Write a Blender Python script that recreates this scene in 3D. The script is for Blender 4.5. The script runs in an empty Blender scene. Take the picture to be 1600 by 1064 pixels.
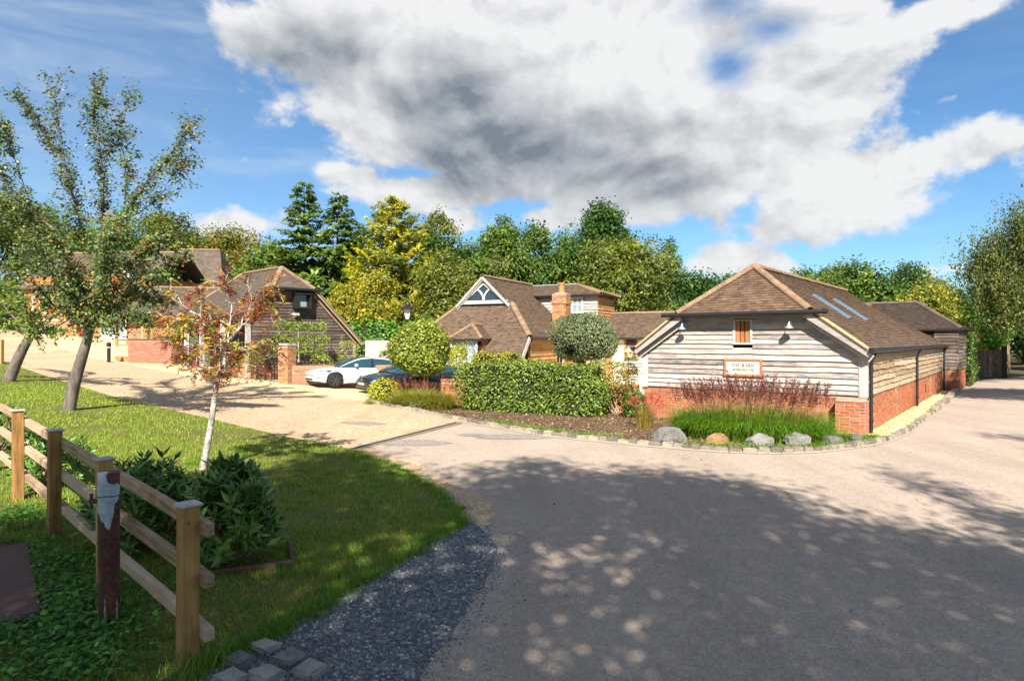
import bpy, bmesh, math, random
import numpy as np
from mathutils import Vector, Matrix, Euler
from mathutils.geometry import delaunay_2d_cdt

R = math.radians
scene = bpy.context.scene
COL = scene.collection

# ------------------------------------------------------------------ camera
CAMZ = 2.35
cam_data = bpy.data.cameras.new('camera')
cam = bpy.data.objects.new('camera', cam_data)
COL.objects.link(cam)
cam.location = (0, 0, CAMZ)
cam.rotation_euler = (R(90), 0, 0)
cam_data.sensor_width = 36.0
cam_data.lens = 22.5
cam_data.clip_start = 0.05
cam_data.clip_end = 3000
scene.camera = cam

# ------------------------------------------------------------------ light
SUN_EL = R(40)
SUN_D = Vector((0.06, 1.0, 0)).normalized()
sun_data = bpy.data.lights.new('sun', 'SUN')
sun_data.energy = 5.0
sun_data.angle = R(0.53)
sun_data.color = (1.0, 0.945, 0.86)
sun = bpy.data.objects.new('sun', sun_data)
COL.objects.link(sun)
travel = Vector((SUN_D.x * math.cos(SUN_EL), SUN_D.y * math.cos(SUN_EL), -math.sin(SUN_EL)))
sun.rotation_euler = travel.to_track_quat('-Z', 'Y').to_euler()
sun.location = (0, -30, 40)

scene.view_settings.view_transform = 'Standard'
scene.view_settings.look = 'None'
scene.view_settings.gamma = 1.0
scene.view_settings.use_curve_mapping = False
scene.view_settings.exposure = 1.15


class NT:
    """small helper for writing node trees as expressions"""
    def __init__(self, tree):
        self.t = tree; self.n = tree.nodes; self.l = tree.links

    def new(self, typ, **kw):
        nd = self.n.new(typ)
        for k, v in kw.items():
            setattr(nd, k, v)
        return nd

    def put(self, sock, v):
        if v is None:
            return
        if isinstance(v, bpy.types.NodeSocket):
            self.l.new(v, sock)
        else:
            if sock.type == 'RGBA' and not hasattr(v, '__len__'):
                v = (v, v, v, 1)
            if sock.type == 'RGBA' and len(v) == 3:
                v = (*v, 1)
            sock.default_value = v

    def m(self, op, a, b=None, c=None, clamp=False):
        nd = self.new('ShaderNodeMath', operation=op, use_clamp=clamp)
        for i, v in enumerate((a, b, c)):
            self.put(nd.inputs[i], v)
        return nd.outputs[0]

    def vm(self, op, a, b=None, scale=None):
        nd = self.new('ShaderNodeVectorMath', operation=op)
        self.put(nd.inputs[0], a)
        if b is not None: self.put(nd.inputs[1], b)
        if scale is not None: self.put(nd.inputs['Scale'], scale)
        return nd.outputs['Value'] if op in ('LENGTH', 'DOT_PRODUCT', 'DISTANCE') else nd.outputs[0]

    def mix(self, f, a, b, blend='MIX'):
        nd = self.new('ShaderNodeMix', data_type='RGBA', blend_type=blend)
        self.put(nd.inputs['Factor'], f)
        self.put(nd.inputs[6], a); self.put(nd.inputs[7], b)
        return nd.outputs[2]

    def noise(self, vec, scale, detail=4, rough=0.55, dist=0.0, out=0):
        nd = self.new('ShaderNodeTexNoise')
        if vec is not None: self.put(nd.inputs['Vector'], vec)
        nd.inputs['Scale'].default_value = scale
        nd.inputs['Detail'].default_value = detail
        nd.inputs['Roughness'].default_value = rough
        nd.inputs['Distortion'].default_value = dist
        return nd.outputs[out]

    def vor(self, vec, scale, feature='F1', out='Distance'):
        nd = self.new('ShaderNodeTexVoronoi', feature=feature)
        if vec is not None: self.put(nd.inputs['Vector'], vec)
        nd.inputs['Scale'].default_value = scale
        return nd.outputs[out]

    def ramp(self, f, lo, hi, a=0.0, b=1.0):
        nd = self.new('ShaderNodeMapRange', interpolation_type='SMOOTHSTEP')
        self.put(nd.inputs[0], f)
        nd.inputs[1].default_value = lo; nd.inputs[2].default_value = hi
        nd.inputs[3].default_value = a; nd.inputs[4].default_value = b
        return nd.outputs[0]

    def comb(self, x, y, z):
        nd = self.new('ShaderNodeCombineXYZ')
        self.put(nd.inputs[0], x); self.put(nd.inputs[1], y); self.put(nd.inputs[2], z)
        return nd.outputs[0]

    def sep(self, v):
        nd = self.new('ShaderNodeSeparateXYZ')
        self.put(nd.inputs[0], v)
        return nd.outputs

    def mapping(self, v, scale=(1, 1, 1), rot=(0, 0, 0), loc=(0, 0, 0)):
        nd = self.new('ShaderNodeMapping')
        self.put(nd.inputs[0], v)
        nd.inputs['Location'].default_value = loc
        nd.inputs['Rotation'].default_value = rot
        nd.inputs['Scale'].default_value = scale
        return nd.outputs[0]


# ------------------------------------------------------------------ sky with clouds
world = bpy.data.worlds.new('World')
scene.world = world
world.use_nodes = True
wt = world.node_tree
wt.nodes.clear()
W = NT(wt)
sky = W.new('ShaderNodeTexSky', sky_type='NISHITA')
sky.sun_disc = False
sky.sun_elevation = SUN_EL
sky.sun_rotation = math.atan2(-SUN_D.x, -SUN_D.y)
sky.altitude = 60
sky.air_density = 1.0
sky.dust_density = 0.35
sky.ozone_density = 2.2
tc = W.new('ShaderNodeTexCoord')
dirv = tc.outputs['Generated']
dx, dy, dz = W.sep(dirv)
az = W.m('ARCTAN2', dx, dy)
el = W.m('ARCSINE', dz)


def px_ang(x, y):
    a = math.atan((x - 800) / 1000.0)
    return a, math.atan((532 - y) / 1000.0 * math.cos(a))


pv = W.comb(W.m('MULTIPLY', az, 1.0), W.m('MULTIPLY', el, 1.35), 0.37)
n_big = W.noise(pv, 4.2, 7, 0.56, 0.35)
n_mid = W.noise(pv, 10.5, 5, 0.6, 0.2)
pv_up = W.vm('ADD', pv, (0.012, 0.03, 0.0))
n_up = W.noise(pv_up, 4.2, 7, 0.56, 0.35)
n_upm = W.noise(pv_up, 10.5, 5, 0.6, 0.2)


def blob(x, y, rx, ry, k=1.0):
    a, e = px_ang(x, y)
    ca = math.cos(a)
    wx = rx / 1000.0 * ca * ca
    wy = ry / 1000.0 * ca
    u = W.m('DIVIDE', W.m('SUBTRACT', az, a), wx)
    v = W.m('DIVIDE', W.m('SUBTRACT', el, e), wy)
    r = W.m('SQRT', W.m('ADD', W.m('MULTIPLY', u, u), W.m('MULTIPLY', v, v)))
    return W.m('MULTIPLY', W.m('SUBTRACT', 1.0, r), min(rx, ry) / 100.0 * k)


def smax(a, b, s=0.25):
    return W.m('SMOOTH_MAX', a, b, s)


dens = None
for b in [(880, 90, 470, 190), (610, 60, 270, 120), (650, 170, 230, 100), (960, 255, 330, 72),
          (1220, 150, 200, 170), (1330, 275, 190, 100), (1500, 235, 150, 60), (1290, 345, 190, 58), (1120, 290, 180, 60)]:
    v = blob(*b)
    dens = v if dens is None else smax(dens, v)
for b in [(1140, 405, 100, 34), (1210, 412, 60, 26), (380, 348, 110, 30), (660, 300, 150, 36), (560, 275, 80, 24), (850, 340, 70, 22),
          (383, 248, 20, 15), (1405, 68, 50, 36), (1470, 18, 130, 24), (1340, 50, 60, 20), (1580, 110, 40, 14),
          (1480, 156, 60, 12), (1480, 420, 90, 20), (720, 345, 70, 26)]:
    dens = smax(dens, blob(*b, k=1.7), 0.08)
holes = []
hole_n = W.m('MULTIPLY', W.m('SUBTRACT', n_mid, 0.5), 2.6)
for b in [(1141, 100, 40, 26), (1214, 46, 34, 20), (1122, 4, 34, 14)]:
    hb_ = W.m('ADD', W.m('MULTIPLY', blob(*b), 4.0), hole_n)
    holes.append(W.ramp(hb_, -0.9, 1.1, 1.0, 0.0))
# beyond the frame: broken cumulus of the same kind all round
absaz = W.m('ABSOLUTE', az)
side = W.ramp(absaz, 0.72, 1.0)
zen = W.ramp(el, 0.55, 0.8)
outw = W.m('MAXIMUM', side, zen)
n_out = W.noise(dirv, 2.1, 6, 0.55, 0.2)
dens_out = W.m('MULTIPLY', W.m('SUBTRACT', n_out, 0.54), 6.0)
dens = W.m('ADD', W.m('MULTIPLY', dens, W.m('SUBTRACT', 1.0, outw)), W.m('MULTIPLY', dens_out, outw))
dn = W.m('ADD', dens, W.m('ADD', W.m('MULTIPLY', W.m('SUBTRACT', n_big, 0.5), 1.5), W.m('MULTIPLY', W.m('SUBTRACT', n_mid, 0.5), 1.0)))
alpha = W.ramp(dn, 0.0, 0.24)
for h_ in holes:
    alpha = W.m('MULTIPLY', alpha, h_)
# thin veil of high cloud
veil_v = W.mapping(pv, scale=(1.6, 5.0, 1), rot=(0, 0, 0.25))
veil = W.ramp(W.noise(veil_v, 3.0, 7, 0.6, 0.5), 0.42, 0.85, 0.0, 0.55)
veil = W.m('MULTIPLY', veil, W.ramp(az, -0.15, 0.35, 1.0, 0.25))
# relief inside the cloud, lit from above
relief = W.m('ADD', W.m('MULTIPLY', W.m('SUBTRACT', n_big, n_up), 2.4), W.m('MULTIPLY', W.m('SUBTRACT', n_mid, n_upm), 0.9))
grey = None
for b in [(800, 240, 300, 90), (980, 250, 360, 85), (480, 90, 150, 85), (690, 150, 200, 70), (900, 290, 140, 34), (1250, 385, 130, 26), (1130, 345, 110, 40), (1180, 260, 190, 46), (60, 15, 160, 40)]:
    v = blob(*b)
    grey = v if grey is None else smax(grey, v, 0.3)
grey = W.m('ADD', grey, W.m('ADD', W.m('MULTIPLY', W.m('SUBTRACT', n_big, 0.5), 1.4), W.m('MULTIPLY', W.m('SUBTRACT', n_mid, 0.5), 0.6)))
gshade = W.m('SUBTRACT', W.ramp(grey, -0.25, 0.95, 0.0, 0.95), W.m('MULTIPLY', relief, 1.15), clamp=True)
cloud_c = W.mix(gshade, (0.475, 0.48, 0.485), (0.112, 0.136, 0.168))
skyc = W.mix(1.0, sky.outputs[0], (0.047, 0.067, 0.080), 'MULTIPLY')
low = W.ramp(el, 0.0, 0.42, 1.0, 0.0)
c1 = W.mix(W.m('MULTIPLY', W.m('ADD', veil, W.ramp(az, -0.75, -0.1, 0.22, 0.0)), 0.85), skyc, (0.36, 0.42, 0.48))
c2 = W.mix(alpha, c1, cloud_c)
bg = W.new('ShaderNodeBackground')
W.put(bg.inputs[0], c2)
bg.inputs[1].default_value = 0.84
wo = W.new('ShaderNodeOutputWorld')
wt.links.new(bg.outputs[0], wo.inputs[0])
world.cycles.sampling_method = 'MANUAL'
world.cycles.sample_map_resolution = 256
scene.cycles.max_bounces = 7
scene.cycles.transparent_max_bounces = 4

# ------------------------------------------------------------------ helpers: objects
def link(o, parent=None):
    COL.objects.link(o)
    if parent is not None:
        o.parent = parent
    return o


def tag(o, label=None, cat=None, group=None, kind=None):
    if label: o['label'] = label
    if cat: o['category'] = cat
    if group: o['group'] = group
    if kind: o['kind'] = kind
    return o


def thing(name, label, cat, loc=(0, 0, 0), rz=0.0, group=None):
    o = bpy.data.objects.new(name, None)
    o.empty_display_size = 0.2
    o.location = loc
    o.rotation_euler = (0, 0, rz)
    link(o)
    return tag(o, label, cat, group)


def mesh_np(name, V, F, mats=None, smooth=False, col=None, tint=None, midx=None):
    """V (n,3); F (m,k) array of equal faces, or a list of such arrays / tuples"""
    me = bpy.data.meshes.new(name)
    V = np.asarray(V, dtype=np.float32).reshape(-1, 3)
    if isinstance(F, np.ndarray):
        blocks = [F]
    elif len(F) and isinstance(F[0], np.ndarray) and F[0].ndim == 2:
        blocks = F
    else:
        blocks = None
    if blocks is not None:
        tot = np.concatenate([np.full(len(b), b.shape[1], dtype=np.int32) for b in blocks])
        idx = np.concatenate([b.reshape(-1) for b in blocks]).astype(np.int32)
    else:
        tot = np.array([len(f) for f in F], dtype=np.int32)
        idx = np.array([i for f in F for i in f], dtype=np.int32)
    starts = np.concatenate([[0], np.cumsum(tot)[:-1]]).astype(np.int32)
    me.vertices.add(len(V)); me.vertices.foreach_set('co', V.ravel())
    me.loops.add(len(idx)); me.loops.foreach_set('vertex_index', idx)
    me.polygons.add(len(tot))
    me.polygons.foreach_set('loop_start', starts)
    me.polygons.foreach_set('loop_total', tot)
    me.polygons.foreach_set('use_smooth', np.full(len(tot), bool(smooth)))
    if midx is not None:
        me.polygons.foreach_set('material_index', np.asarray(midx, dtype=np.int32))
    if mats is not None:
        for m in (mats if isinstance(mats, (list, tuple)) else [mats]):
            me.materials.append(m)
    if col is not None:
        a = me.attributes.new('col', 'FLOAT_COLOR', 'FACE')
        c = np.ones((len(tot), 4), dtype=np.float32); c[:, :3] = col
        a.data.foreach_set('color', c.ravel())
    if tint is not None:
        a = me.attributes.new('tint', 'FLOAT', 'FACE')
        a.data.foreach_set('value', np.asarray(tint, dtype=np.float32))
    me.update(calc_edges=True)
    return me


def mobj(name, me, parent=None):
    return link(bpy.data.objects.new(name, me), parent)


class MB:
    """collects shapes that form ONE part"""
    def __init__(self):
        self.V = []; self.F = []; self.M = []; self.T = []; self.n = 0

    def add(self, V, F, mi=0, t=0.0):
        V = np.asarray(V, dtype=float).reshape(-1, 3)
        self.V.append(V)
        for f in F:
            self.F.append(tuple(int(i) + self.n for i in f)); self.M.append(mi); self.T.append(t)
        self.n += len(V)
        return self

    def box(self, a, b, mi=0, t=0.0):
        x0, y0, z0 = a; x1, y1, z1 = b
        V = [(x0, y0, z0), (x1, y0, z0), (x1, y1, z0), (x0, y1, z0), (x0, y0, z1), (x1, y0, z1), (x1, y1, z1), (x0, y1, z1)]
        return self.add(V, [(0, 3, 2, 1), (4, 5, 6, 7), (0, 1, 5, 4), (1, 2, 6, 5), (2, 3, 7, 6), (3, 0, 4, 7)], mi, t)

    def hexa(self, P, mi=0, t=0.0):
        return self.add(P, [(0, 3, 2, 1), (4, 5, 6, 7), (0, 1, 5, 4), (1, 2, 6, 5), (2, 3, 7, 6), (3, 0, 4, 7)], mi, t)

    def beam(self, p, q, w, h, up=(0, 0, 1), mi=0, t=0.0):
        p = Vector(p); q = Vector(q); d = (q - p).normalized(); up = Vector(up)
        s = d.cross(up)
        if s.length < 1e-4:
            s = d.cross(Vector((1, 0, 0)))
        s.normalize(); u = s.cross(d).normalized()
        P = []
        for zz in (-h / 2, h / 2):
            for e, ss in ((p, -1), (p, 1), (q, 1), (q, -1)):
                P.append(e + s * (ss * w / 2) + u * zz)
        return self.hexa(P, mi, t)

    def tube(self, pts, rad, sides=8, mi=0, cap=True):
        V, F = tube_np(pts, rad, sides, cap)
        return self.add(V, F, mi)

    def prism(self, poly, axis_vec, mi=0):
        n = len(poly); a = np.asarray(poly, dtype=float); b = a + np.asarray(axis_vec, dtype=float)
        F = [tuple(range(n))[::-1], tuple(range(n, 2 * n))]
        for i in range(n):
            j = (i + 1) % n
            F.append((i, j, j + n, i + n))
        return self.add(np.vstack([a, b]), F, mi)

    def build(self, name, mats, parent=None, smooth=False, bevel=0.0, seg=1):
        me = mesh_np(name, np.vstack(self.V), self.F, mats, smooth, tint=self.T, midx=self.M)
        bm = bmesh.new(); bm.from_mesh(me)
        bmesh.ops.recalc_face_normals(bm, faces=bm.faces)
        if bevel > 0:
            bmesh.ops.bevel(bm, geom=list(bm.edges), offset=bevel, segments=seg, affect='EDGES', profile=0.5)
        bm.to_mesh(me); bm.free()
        return mobj(name, me, parent)


def tube_np(pts, rad, sides=6, cap=True):
    pts = np.asarray([tuple(p) for p in pts], dtype=float)
    n = len(pts)
    rad = np.full(n, rad, dtype=float) if np.isscalar(rad) else np.asarray(rad, dtype=float)
    tan = np.gradient(pts, axis=0)
    tan /= np.maximum(np.linalg.norm(tan, axis=1, keepdims=True), 1e-9)
    ref = np.array([0.0, 0.0, 1.0]) if abs(tan[0][2]) < 0.9 else np.array([1.0, 0.0, 0.0])
    V = []
    ang = np.linspace(0, 2 * np.pi, sides, endpoint=False)
    u = np.cross(tan[0], ref); u /= np.linalg.norm(u)
    for i in range(n):
        u = u - tan[i] * np.dot(u, tan[i]); u /= max(np.linalg.norm(u), 1e-9)
        w = np.cross(tan[i], u)
        V.append(pts[i] + rad[i] * (np.cos(ang)[:, None] * u + np.sin(ang)[:, None] * w))
    V = np.vstack(V)
    F = []
    for i in range(n - 1):
        for k in range(sides):
            k2 = (k + 1) % sides
            F.append((i * sides + k, i * sides + k2, (i + 1) * sides + k2, (i + 1) * sides + k))
    if cap:
        F.append(tuple(range(sides))[::-1]); F.append(tuple((n - 1) * sides + k for k in range(sides)))
    return V, F


# ------------------------------------------------------------------ ground height
def sp(x, k=1.2):
    return np.log1p(np.exp(np.clip(x / k, -30, 30))) * k


def sstep(x):
    x = np.clip(x, 0, 1); return x * x * (3 - 2 * x)


def gz(x, y):
    x = np.asarray(x, dtype=float); y = np.asarray(y, dtype=float)
    xl = np.minimum(-x - 4.0, 46.0)
    z = 0.075 * sp(xl)
    z = z + 0.6 * sstep((y - 34) / 8) * sstep((-x - 16) / 6)
    z = z + 5.0 * sstep((y - 62) / 60) * sstep((60 - x) / 60)
    return z


def g(x, y):
    return float(gz(x, y))


def gpx(x, y, dz=0.0, it=30):
    """world point of the ground seen at photograph pixel x, y"""
    Y = 15.0
    for _ in range(it):
        X = (x - 800) / 1000.0 * Y
        z = g(X, Y) + dz
        Yn = (CAMZ - z) * 1000.0 / max(y - 532.0, 0.5)
        Y = 0.5 * Y + 0.5 * min(Yn, 120)
    return (x - 800) / 1000.0 * Y, Y, g((x - 800) / 1000.0 * Y, Y)
# ------------------------------------------------------------------ materials
MATS = {}


def newmat(name):
    m = bpy.data.materials.new(name)
    m.use_nodes = True
    m.node_tree.nodes.clear()
    T = NT(m.node_tree)
    out = T.new('ShaderNodeOutputMaterial')
    bs = T.new('ShaderNodeBsdfPrincipled')
    T.l.new(bs.outputs[0], out.inputs[0])
    MATS[name] = m
    return m, T, bs, out


def rnd01(T):
    """0..1 value that differs for each object and for each piece of a joined mesh"""
    oi = T.new('ShaderNodeObjectInfo')
    at = T.new('ShaderNodeAttribute', attribute_name='tint')
    return T.m('FRACT', T.m('ADD', oi.outputs['Random'], at.outputs['Fac']))


def objc(T):
    return T.new('ShaderNodeTexCoord').outputs['Object']


def bump(T, bs, h, strength=0.3, dist=0.02):
    b = T.new('ShaderNodeBump')
    b.inputs['Strength'].default_value = strength
    b.inputs['Distance'].default_value = dist
    T.put(b.inputs['Height'], h)
    T.l.new(b.outputs[0], bs.inputs['Normal'])


def ramp_cols(T, f, stops):
    nd = T.new('ShaderNodeValToRGB')
    cr = nd.color_ramp
    while len(cr.elements) < len(stops):
        cr.elements.new(0.5)
    for e, (p, c) in zip(cr.elements, stops):
        e.position = p; e.color = (*c, 1)
    T.put(nd.inputs[0], f)
    return nd.outputs[0]


def simple(name, c, rough=0.7, metal=0.0, spec=0.4, var=0.12, scale=6.0, bs_str=0.15, bscale=40.0, stretch=(1, 1, 1)):
    m, T, bs, _ = newmat(name)
    p = T.mapping(objc(T), scale=stretch)
    n = T.noise(p, scale, 5, 0.6)
    k = T.m('ADD', 1.0 - var, T.m('MULTIPLY', n, 2 * var))
    T.put(bs.inputs['Base Color'], T.mix(1.0, c, T.comb(k, k, k), 'MULTIPLY'))
    bs.inputs['Roughness'].default_value = rough
    bs.inputs['Metallic'].default_value = metal
    bs.inputs['Specular IOR Level'].default_value = spec
    if bs_str > 0:
        bump(T, bs, T.noise(p, bscale, 4, 0.6), bs_str, 0.01)
    return m


def wood(name, cols, grain=(2.0, 30.0, 30.0), rough=0.85, streak=None, bstr=0.35, var=0.5, knots=True, gscale=1.0):
    """weathered timber; the grain runs along local X"""
    m, T, bs, _ = newmat(name)
    r = rnd01(T)
    off = T.comb(T.m('MULTIPLY', r, 37.0), T.m('MULTIPLY', r, 11.0), T.m('MULTIPLY', r, 23.0))
    p = T.vm('ADD', objc(T), off)
    pg = T.mapping(p, scale=grain)
    n1 = T.noise(pg, gscale, 6, 0.65, 0.3)
    n2 = T.noise(p, 2.2, 4, 0.6)
    f = T.m('ADD', T.m('MULTIPLY', n1, 0.75), T.m('MULTIPLY', n2, 0.35))
    f = T.m('ADD', f, T.m('MULTIPLY', T.m('SUBTRACT', r, 0.5), var * 0.5))
    n = len(cols)
    c = ramp_cols(T, f, [(0.30 + 0.45 * i / max(n - 1, 1), cc) for i, cc in enumerate(cols)])
    if streak is not None:
        sn = T.ramp(T.noise(T.mapping(p, scale=(0.8, 6, 6)), 1.6, 4, 0.6), 0.56, 0.74)
        c = T.mix(T.m('MULTIPLY', sn, 0.6), c, streak)
    if knots:
        kv = T.vor(T.mapping(p, scale=(1.3, 5.5, 5.5)), 1.0)
        kn = T.ramp(kv, 0.03, 0.10, 0.65, 0.0)
        c = T.mix(kn, c, (0.07, 0.045, 0.03))
    T.put(bs.inputs['Base Color'], c)
    bs.inputs['Roughness'].default_value = rough
    bs.inputs['Specular IOR Level'].default_value = 0.25
    bump(T, bs, n1, bstr, 0.006)
    return m


def leafmat(name, trans=0.35, rough=0.5, spec=0.35, sat=1.0):
    m, T, bs, out = newmat(name)
    at = T.new('ShaderNodeAttribute', attribute_name='col')
    c = at.outputs['Color']
    T.put(bs.inputs['Base Color'], c)
    bs.inputs['Roughness'].default_value = rough
    bs.inputs['Specular IOR Level'].default_value = spec
    tr = T.new('ShaderNodeBsdfTranslucent')
    hs = T.mix(1.0, c, (1.25, 1.3, 0.55), 'MULTIPLY')
    T.put(tr.inputs[0], hs)
    mx = T.new('ShaderNodeMixShader')
    mx.inputs[0].default_value = trans
    T.l.new(bs.outputs[0], mx.inputs[1]); T.l.new(tr.outputs[0], mx.inputs[2])
    T.l.new(mx.outputs[0], out.inputs[0])
    return m


LEAF = leafmat('leaf', 0.34)
LEAFG = leafmat('glossy_leaf', 0.24, 0.42, 0.38)
BLADE = leafmat('grass_blade', 0.30, 0.6, 0.25)


def speckled(name, base, dark, light, size=90.0, patch=None, rough=0.92, amount=0.5, bstr=0.5, bdist=0.006, big=0.25, tracks=None, cracks=False):
    m, T, bs, _ = newmat(name)
    p = objc(T)
    v = T.new('ShaderNodeTexVoronoi'); T.put(v.inputs['Vector'], p); v.inputs['Scale'].default_value = size
    cell = T.sep(v.outputs['Color'])[0]
    v2 = T.new('ShaderNodeTexVoronoi'); T.put(v2.inputs['Vector'], p); v2.inputs['Scale'].default_value = size * 0.37
    cell2 = T.sep(v2.outputs['Color'])[1]
    sp_ = T.m('ADD', T.m('MULTIPLY', cell, 0.65), T.m('MULTIPLY', cell2, 0.35))
    spc = ramp_cols(T, sp_, [(0.12, dark), (0.5, base), (0.9, light)])
    c = T.mix(amount, base, spc)
    nb = T.noise(p, 0.55, 6, 0.62, 0.4)
    k = T.m('ADD', 1.0 - big, T.m('MULTIPLY', nb, 2 * big))
    c = T.mix(1.0, c, T.comb(k, k, k), 'MULTIPLY')
    nm = T.noise(p, 5.0, 6, 0.7)
    k2 = T.m('ADD', 0.8, T.m('MULTIPLY', nm, 0.4))
    c = T.mix(1.0, c, T.comb(k2, k2, k2), 'MULTIPLY')
    if patch is not None:
        pc, lo, hi, sc = patch
        pn = T.ramp(T.noise(p, sc, 6, 0.65, 0.6), lo, hi)
        c = T.mix(T.m('MULTIPLY', pn, 0.8), c, pc)
    if cracks:
        q = T.vm('ADD', p, T.vm('SCALE', T.noise(p, 1.3, 4, 0.6, 0.0, 1), scale=0.9))
        e = T.vor(q, 0.33, 'DISTANCE_TO_EDGE')
        ln = T.m('MULTIPLY', T.ramp(e, 0.001, 0.005, 0.40, 0.0), T.ramp(T.noise(T.vm('ADD', p, (3, 8, 1)), 0.22, 3, 0.5), 0.56, 0.66))
        c = T.mix(ln, c, (0.07, 0.06, 0.05))
        w1 = T.noise(T.mapping(p, scale=(1.1, 0.10, 1), rot=(0, 0, 0.55)), 1.0, 4, 0.55)
        w2 = T.noise(T.mapping(p, scale=(0.9, 0.08, 1), rot=(0, 0, -0.62)), 1.0, 4, 0.55)
        kk = T.m('ADD', 0.60, T.m('MULTIPLY', T.m('ADD', w1, w2), 0.40))
        c = T.mix(1.0, c, T.comb(kk, kk, kk), 'MULTIPLY')
    if tracks is not None:
        for (tc_, lo, hi, sc, amt) in tracks:
            tn = T.ramp(T.noise(T.vm('ADD', p, (17.3, 4.1, 2.0)), sc, 3, 0.6, 0.2), lo, hi)
            c = T.mix(T.m('MULTIPLY', tn, amt), c, tc_)
    T.put(bs.inputs['Base Color'], c)
    bs.inputs['Roughness'].default_value = rough
    bs.inputs['Specular IOR Level'].default_value = 0.25
    bump(T, bs, T.m('ADD', v.outputs['Distance'], T.m('MULTIPLY', nm, 0.7)), bstr, bdist)
    return m


ASPHALT = speckled('asphalt', (0.37, 0.288, 0.225), (0.19, 0.15, 0.118), (0.60, 0.49, 0.40), 105.0, rough=0.92, amount=0.5, bstr=0.45, bdist=0.005, big=0.16,
                   tracks=[((0.40, 0.33, 0.26), 0.55, 0.75, 0.35, 0.35), ((0.09, 0.08, 0.075), 0.70, 0.80, 1.3, 0.5)], cracks=True)
PATCH = speckled('asphalt_patch_mat', (0.27, 0.225, 0.195), (0.13, 0.115, 0.10), (0.46, 0.40, 0.35), 75.0, amount=0.75, bstr=0.8)
DRIVE = speckled('buff_drive', (0.49, 0.335, 0.20), (0.27, 0.165, 0.09), (0.70, 0.54, 0.37), 55.0, rough=0.95, amount=0.8, bstr=0.8, bdist=0.01, big=0.16,
                 patch=((0.36, 0.225, 0.125), 0.56, 0.72, 0.6), cracks=True)
YGRAVEL = speckled('yellow_gravel', (0.60, 0.455, 0.255), (0.34, 0.235, 0.11), (0.80, 0.68, 0.46), 50.0, rough=0.95, amount=0.75, bstr=0.7, bdist=0.012, big=0.12)
SHINGLE = speckled('golden_shingle', (0.58, 0.43, 0.17), (0.30, 0.19, 0.06), (0.78, 0.66, 0.36), 30.0, amount=0.9, bstr=1.0, bdist=0.02, big=0.12)
DGRAVEL = speckled('dark_gravel_base', (0.15, 0.15, 0.152), (0.06, 0.06, 0.062), (0.3, 0.3, 0.3), 45.0, amount=0.9, bstr=1.0, bdist=0.02)
LAWN = speckled('lawn_soil', (0.17, 0.185, 0.03), (0.09, 0.10, 0.018), (0.26, 0.27, 0.06), 60.0, amount=0.8, bstr=1.0, bdist=0.03, big=0.25,
                patch=((0.17, 0.115, 0.06), 0.55, 0.70, 0.9))
EARTH = speckled('woodland_earth', (0.085, 0.08, 0.035), (0.04, 0.035, 0.018), (0.14, 0.12, 0.06), 12.0, amount=0.8, bstr=0.8, bdist=0.05)
MULCH = speckled('bark_mulch', (0.15, 0.085, 0.05), (0.05, 0.03, 0.02), (0.34, 0.22, 0.13), 38.0, amount=0.95, bstr=1.0, bdist=0.03,
                 patch=((0.36, 0.26, 0.13), 0.56, 0.70, 0.9))


def brickmat(name, cols, soot=0.25):
    m, T, bs, _ = newmat(name)
    r = rnd01(T)
    c = ramp_cols(T, r, [(i / (len(cols) - 1), cc) for i, cc in enumerate(cols)])
    p = objc(T)
    off = T.comb(T.m('MULTIPLY', r, 51.0), T.m('MULTIPLY', r, 17.0), 0.0)
    p2 = T.vm('ADD', p, off)
    n = T.noise(p2, 14.0, 5, 0.7)
    k = T.m('ADD', 0.7, T.m('MULTIPLY', n, 0.6))
    c = T.mix(1.0, c, T.comb(k, k, k), 'MULTIPLY')
    bl = T.ramp(T.noise(p2, 6.0, 5, 0.7), 0.60, 0.72)
    c = T.mix(T.m('MULTIPLY', bl, soot), c, (0.62, 0.52, 0.42))
    T.put(bs.inputs['Base Color'], c)
    bs.inputs['Roughness'].default_value = 0.9
    bs.inputs['Specular IOR Level'].default_value = 0.2
    bump(T, bs, T.noise(p2, 60.0, 4, 0.7), 0.4, 0.006)
    return m


BRICK = brickmat('red_brick', [(0.352, 0.101, 0.044), (0.440, 0.150, 0.062), (0.290, 0.088, 0.048), (0.484, 0.194, 0.088), (0.387, 0.114, 0.048), (0.317, 0.123, 0.079), (0.458, 0.158, 0.066)], 0.4)
BRICKO = brickmat('orange_brick', [(0.40, 0.165, 0.065), (0.45, 0.215, 0.09), (0.34, 0.135, 0.06), (0.47, 0.245, 0.115), (0.18, 0.095, 0.06), (0.41, 0.17, 0.07)], 0.2)
BRICKP = brickmat('pink_brick', [(0.405, 0.167, 0.110), (0.458, 0.211, 0.141), (0.370, 0.150, 0.097), (0.484, 0.246, 0.167)], 0.3)
BRICKB = brickmat('brown_brick', [(0.255, 0.132, 0.076), (0.315, 0.170, 0.102), (0.196, 0.111, 0.072), (0.357, 0.212, 0.128)], 0.35)
MORTAR = simple('lime_mortar', (0.50, 0.40, 0.29), 0.95, var=0.25, scale=9, bs_str=0.4, bscale=80)
MORTARD = simple('worn_mortar', (0.36, 0.28, 0.20), 0.95, var=0.3, scale=9, bs_str=0.4, bscale=80)
CONCRETE = simple('kerb_mortar', (0.29, 0.24, 0.18), 0.95, var=0.3, scale=5, bs_str=0.6, bscale=40)


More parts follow.
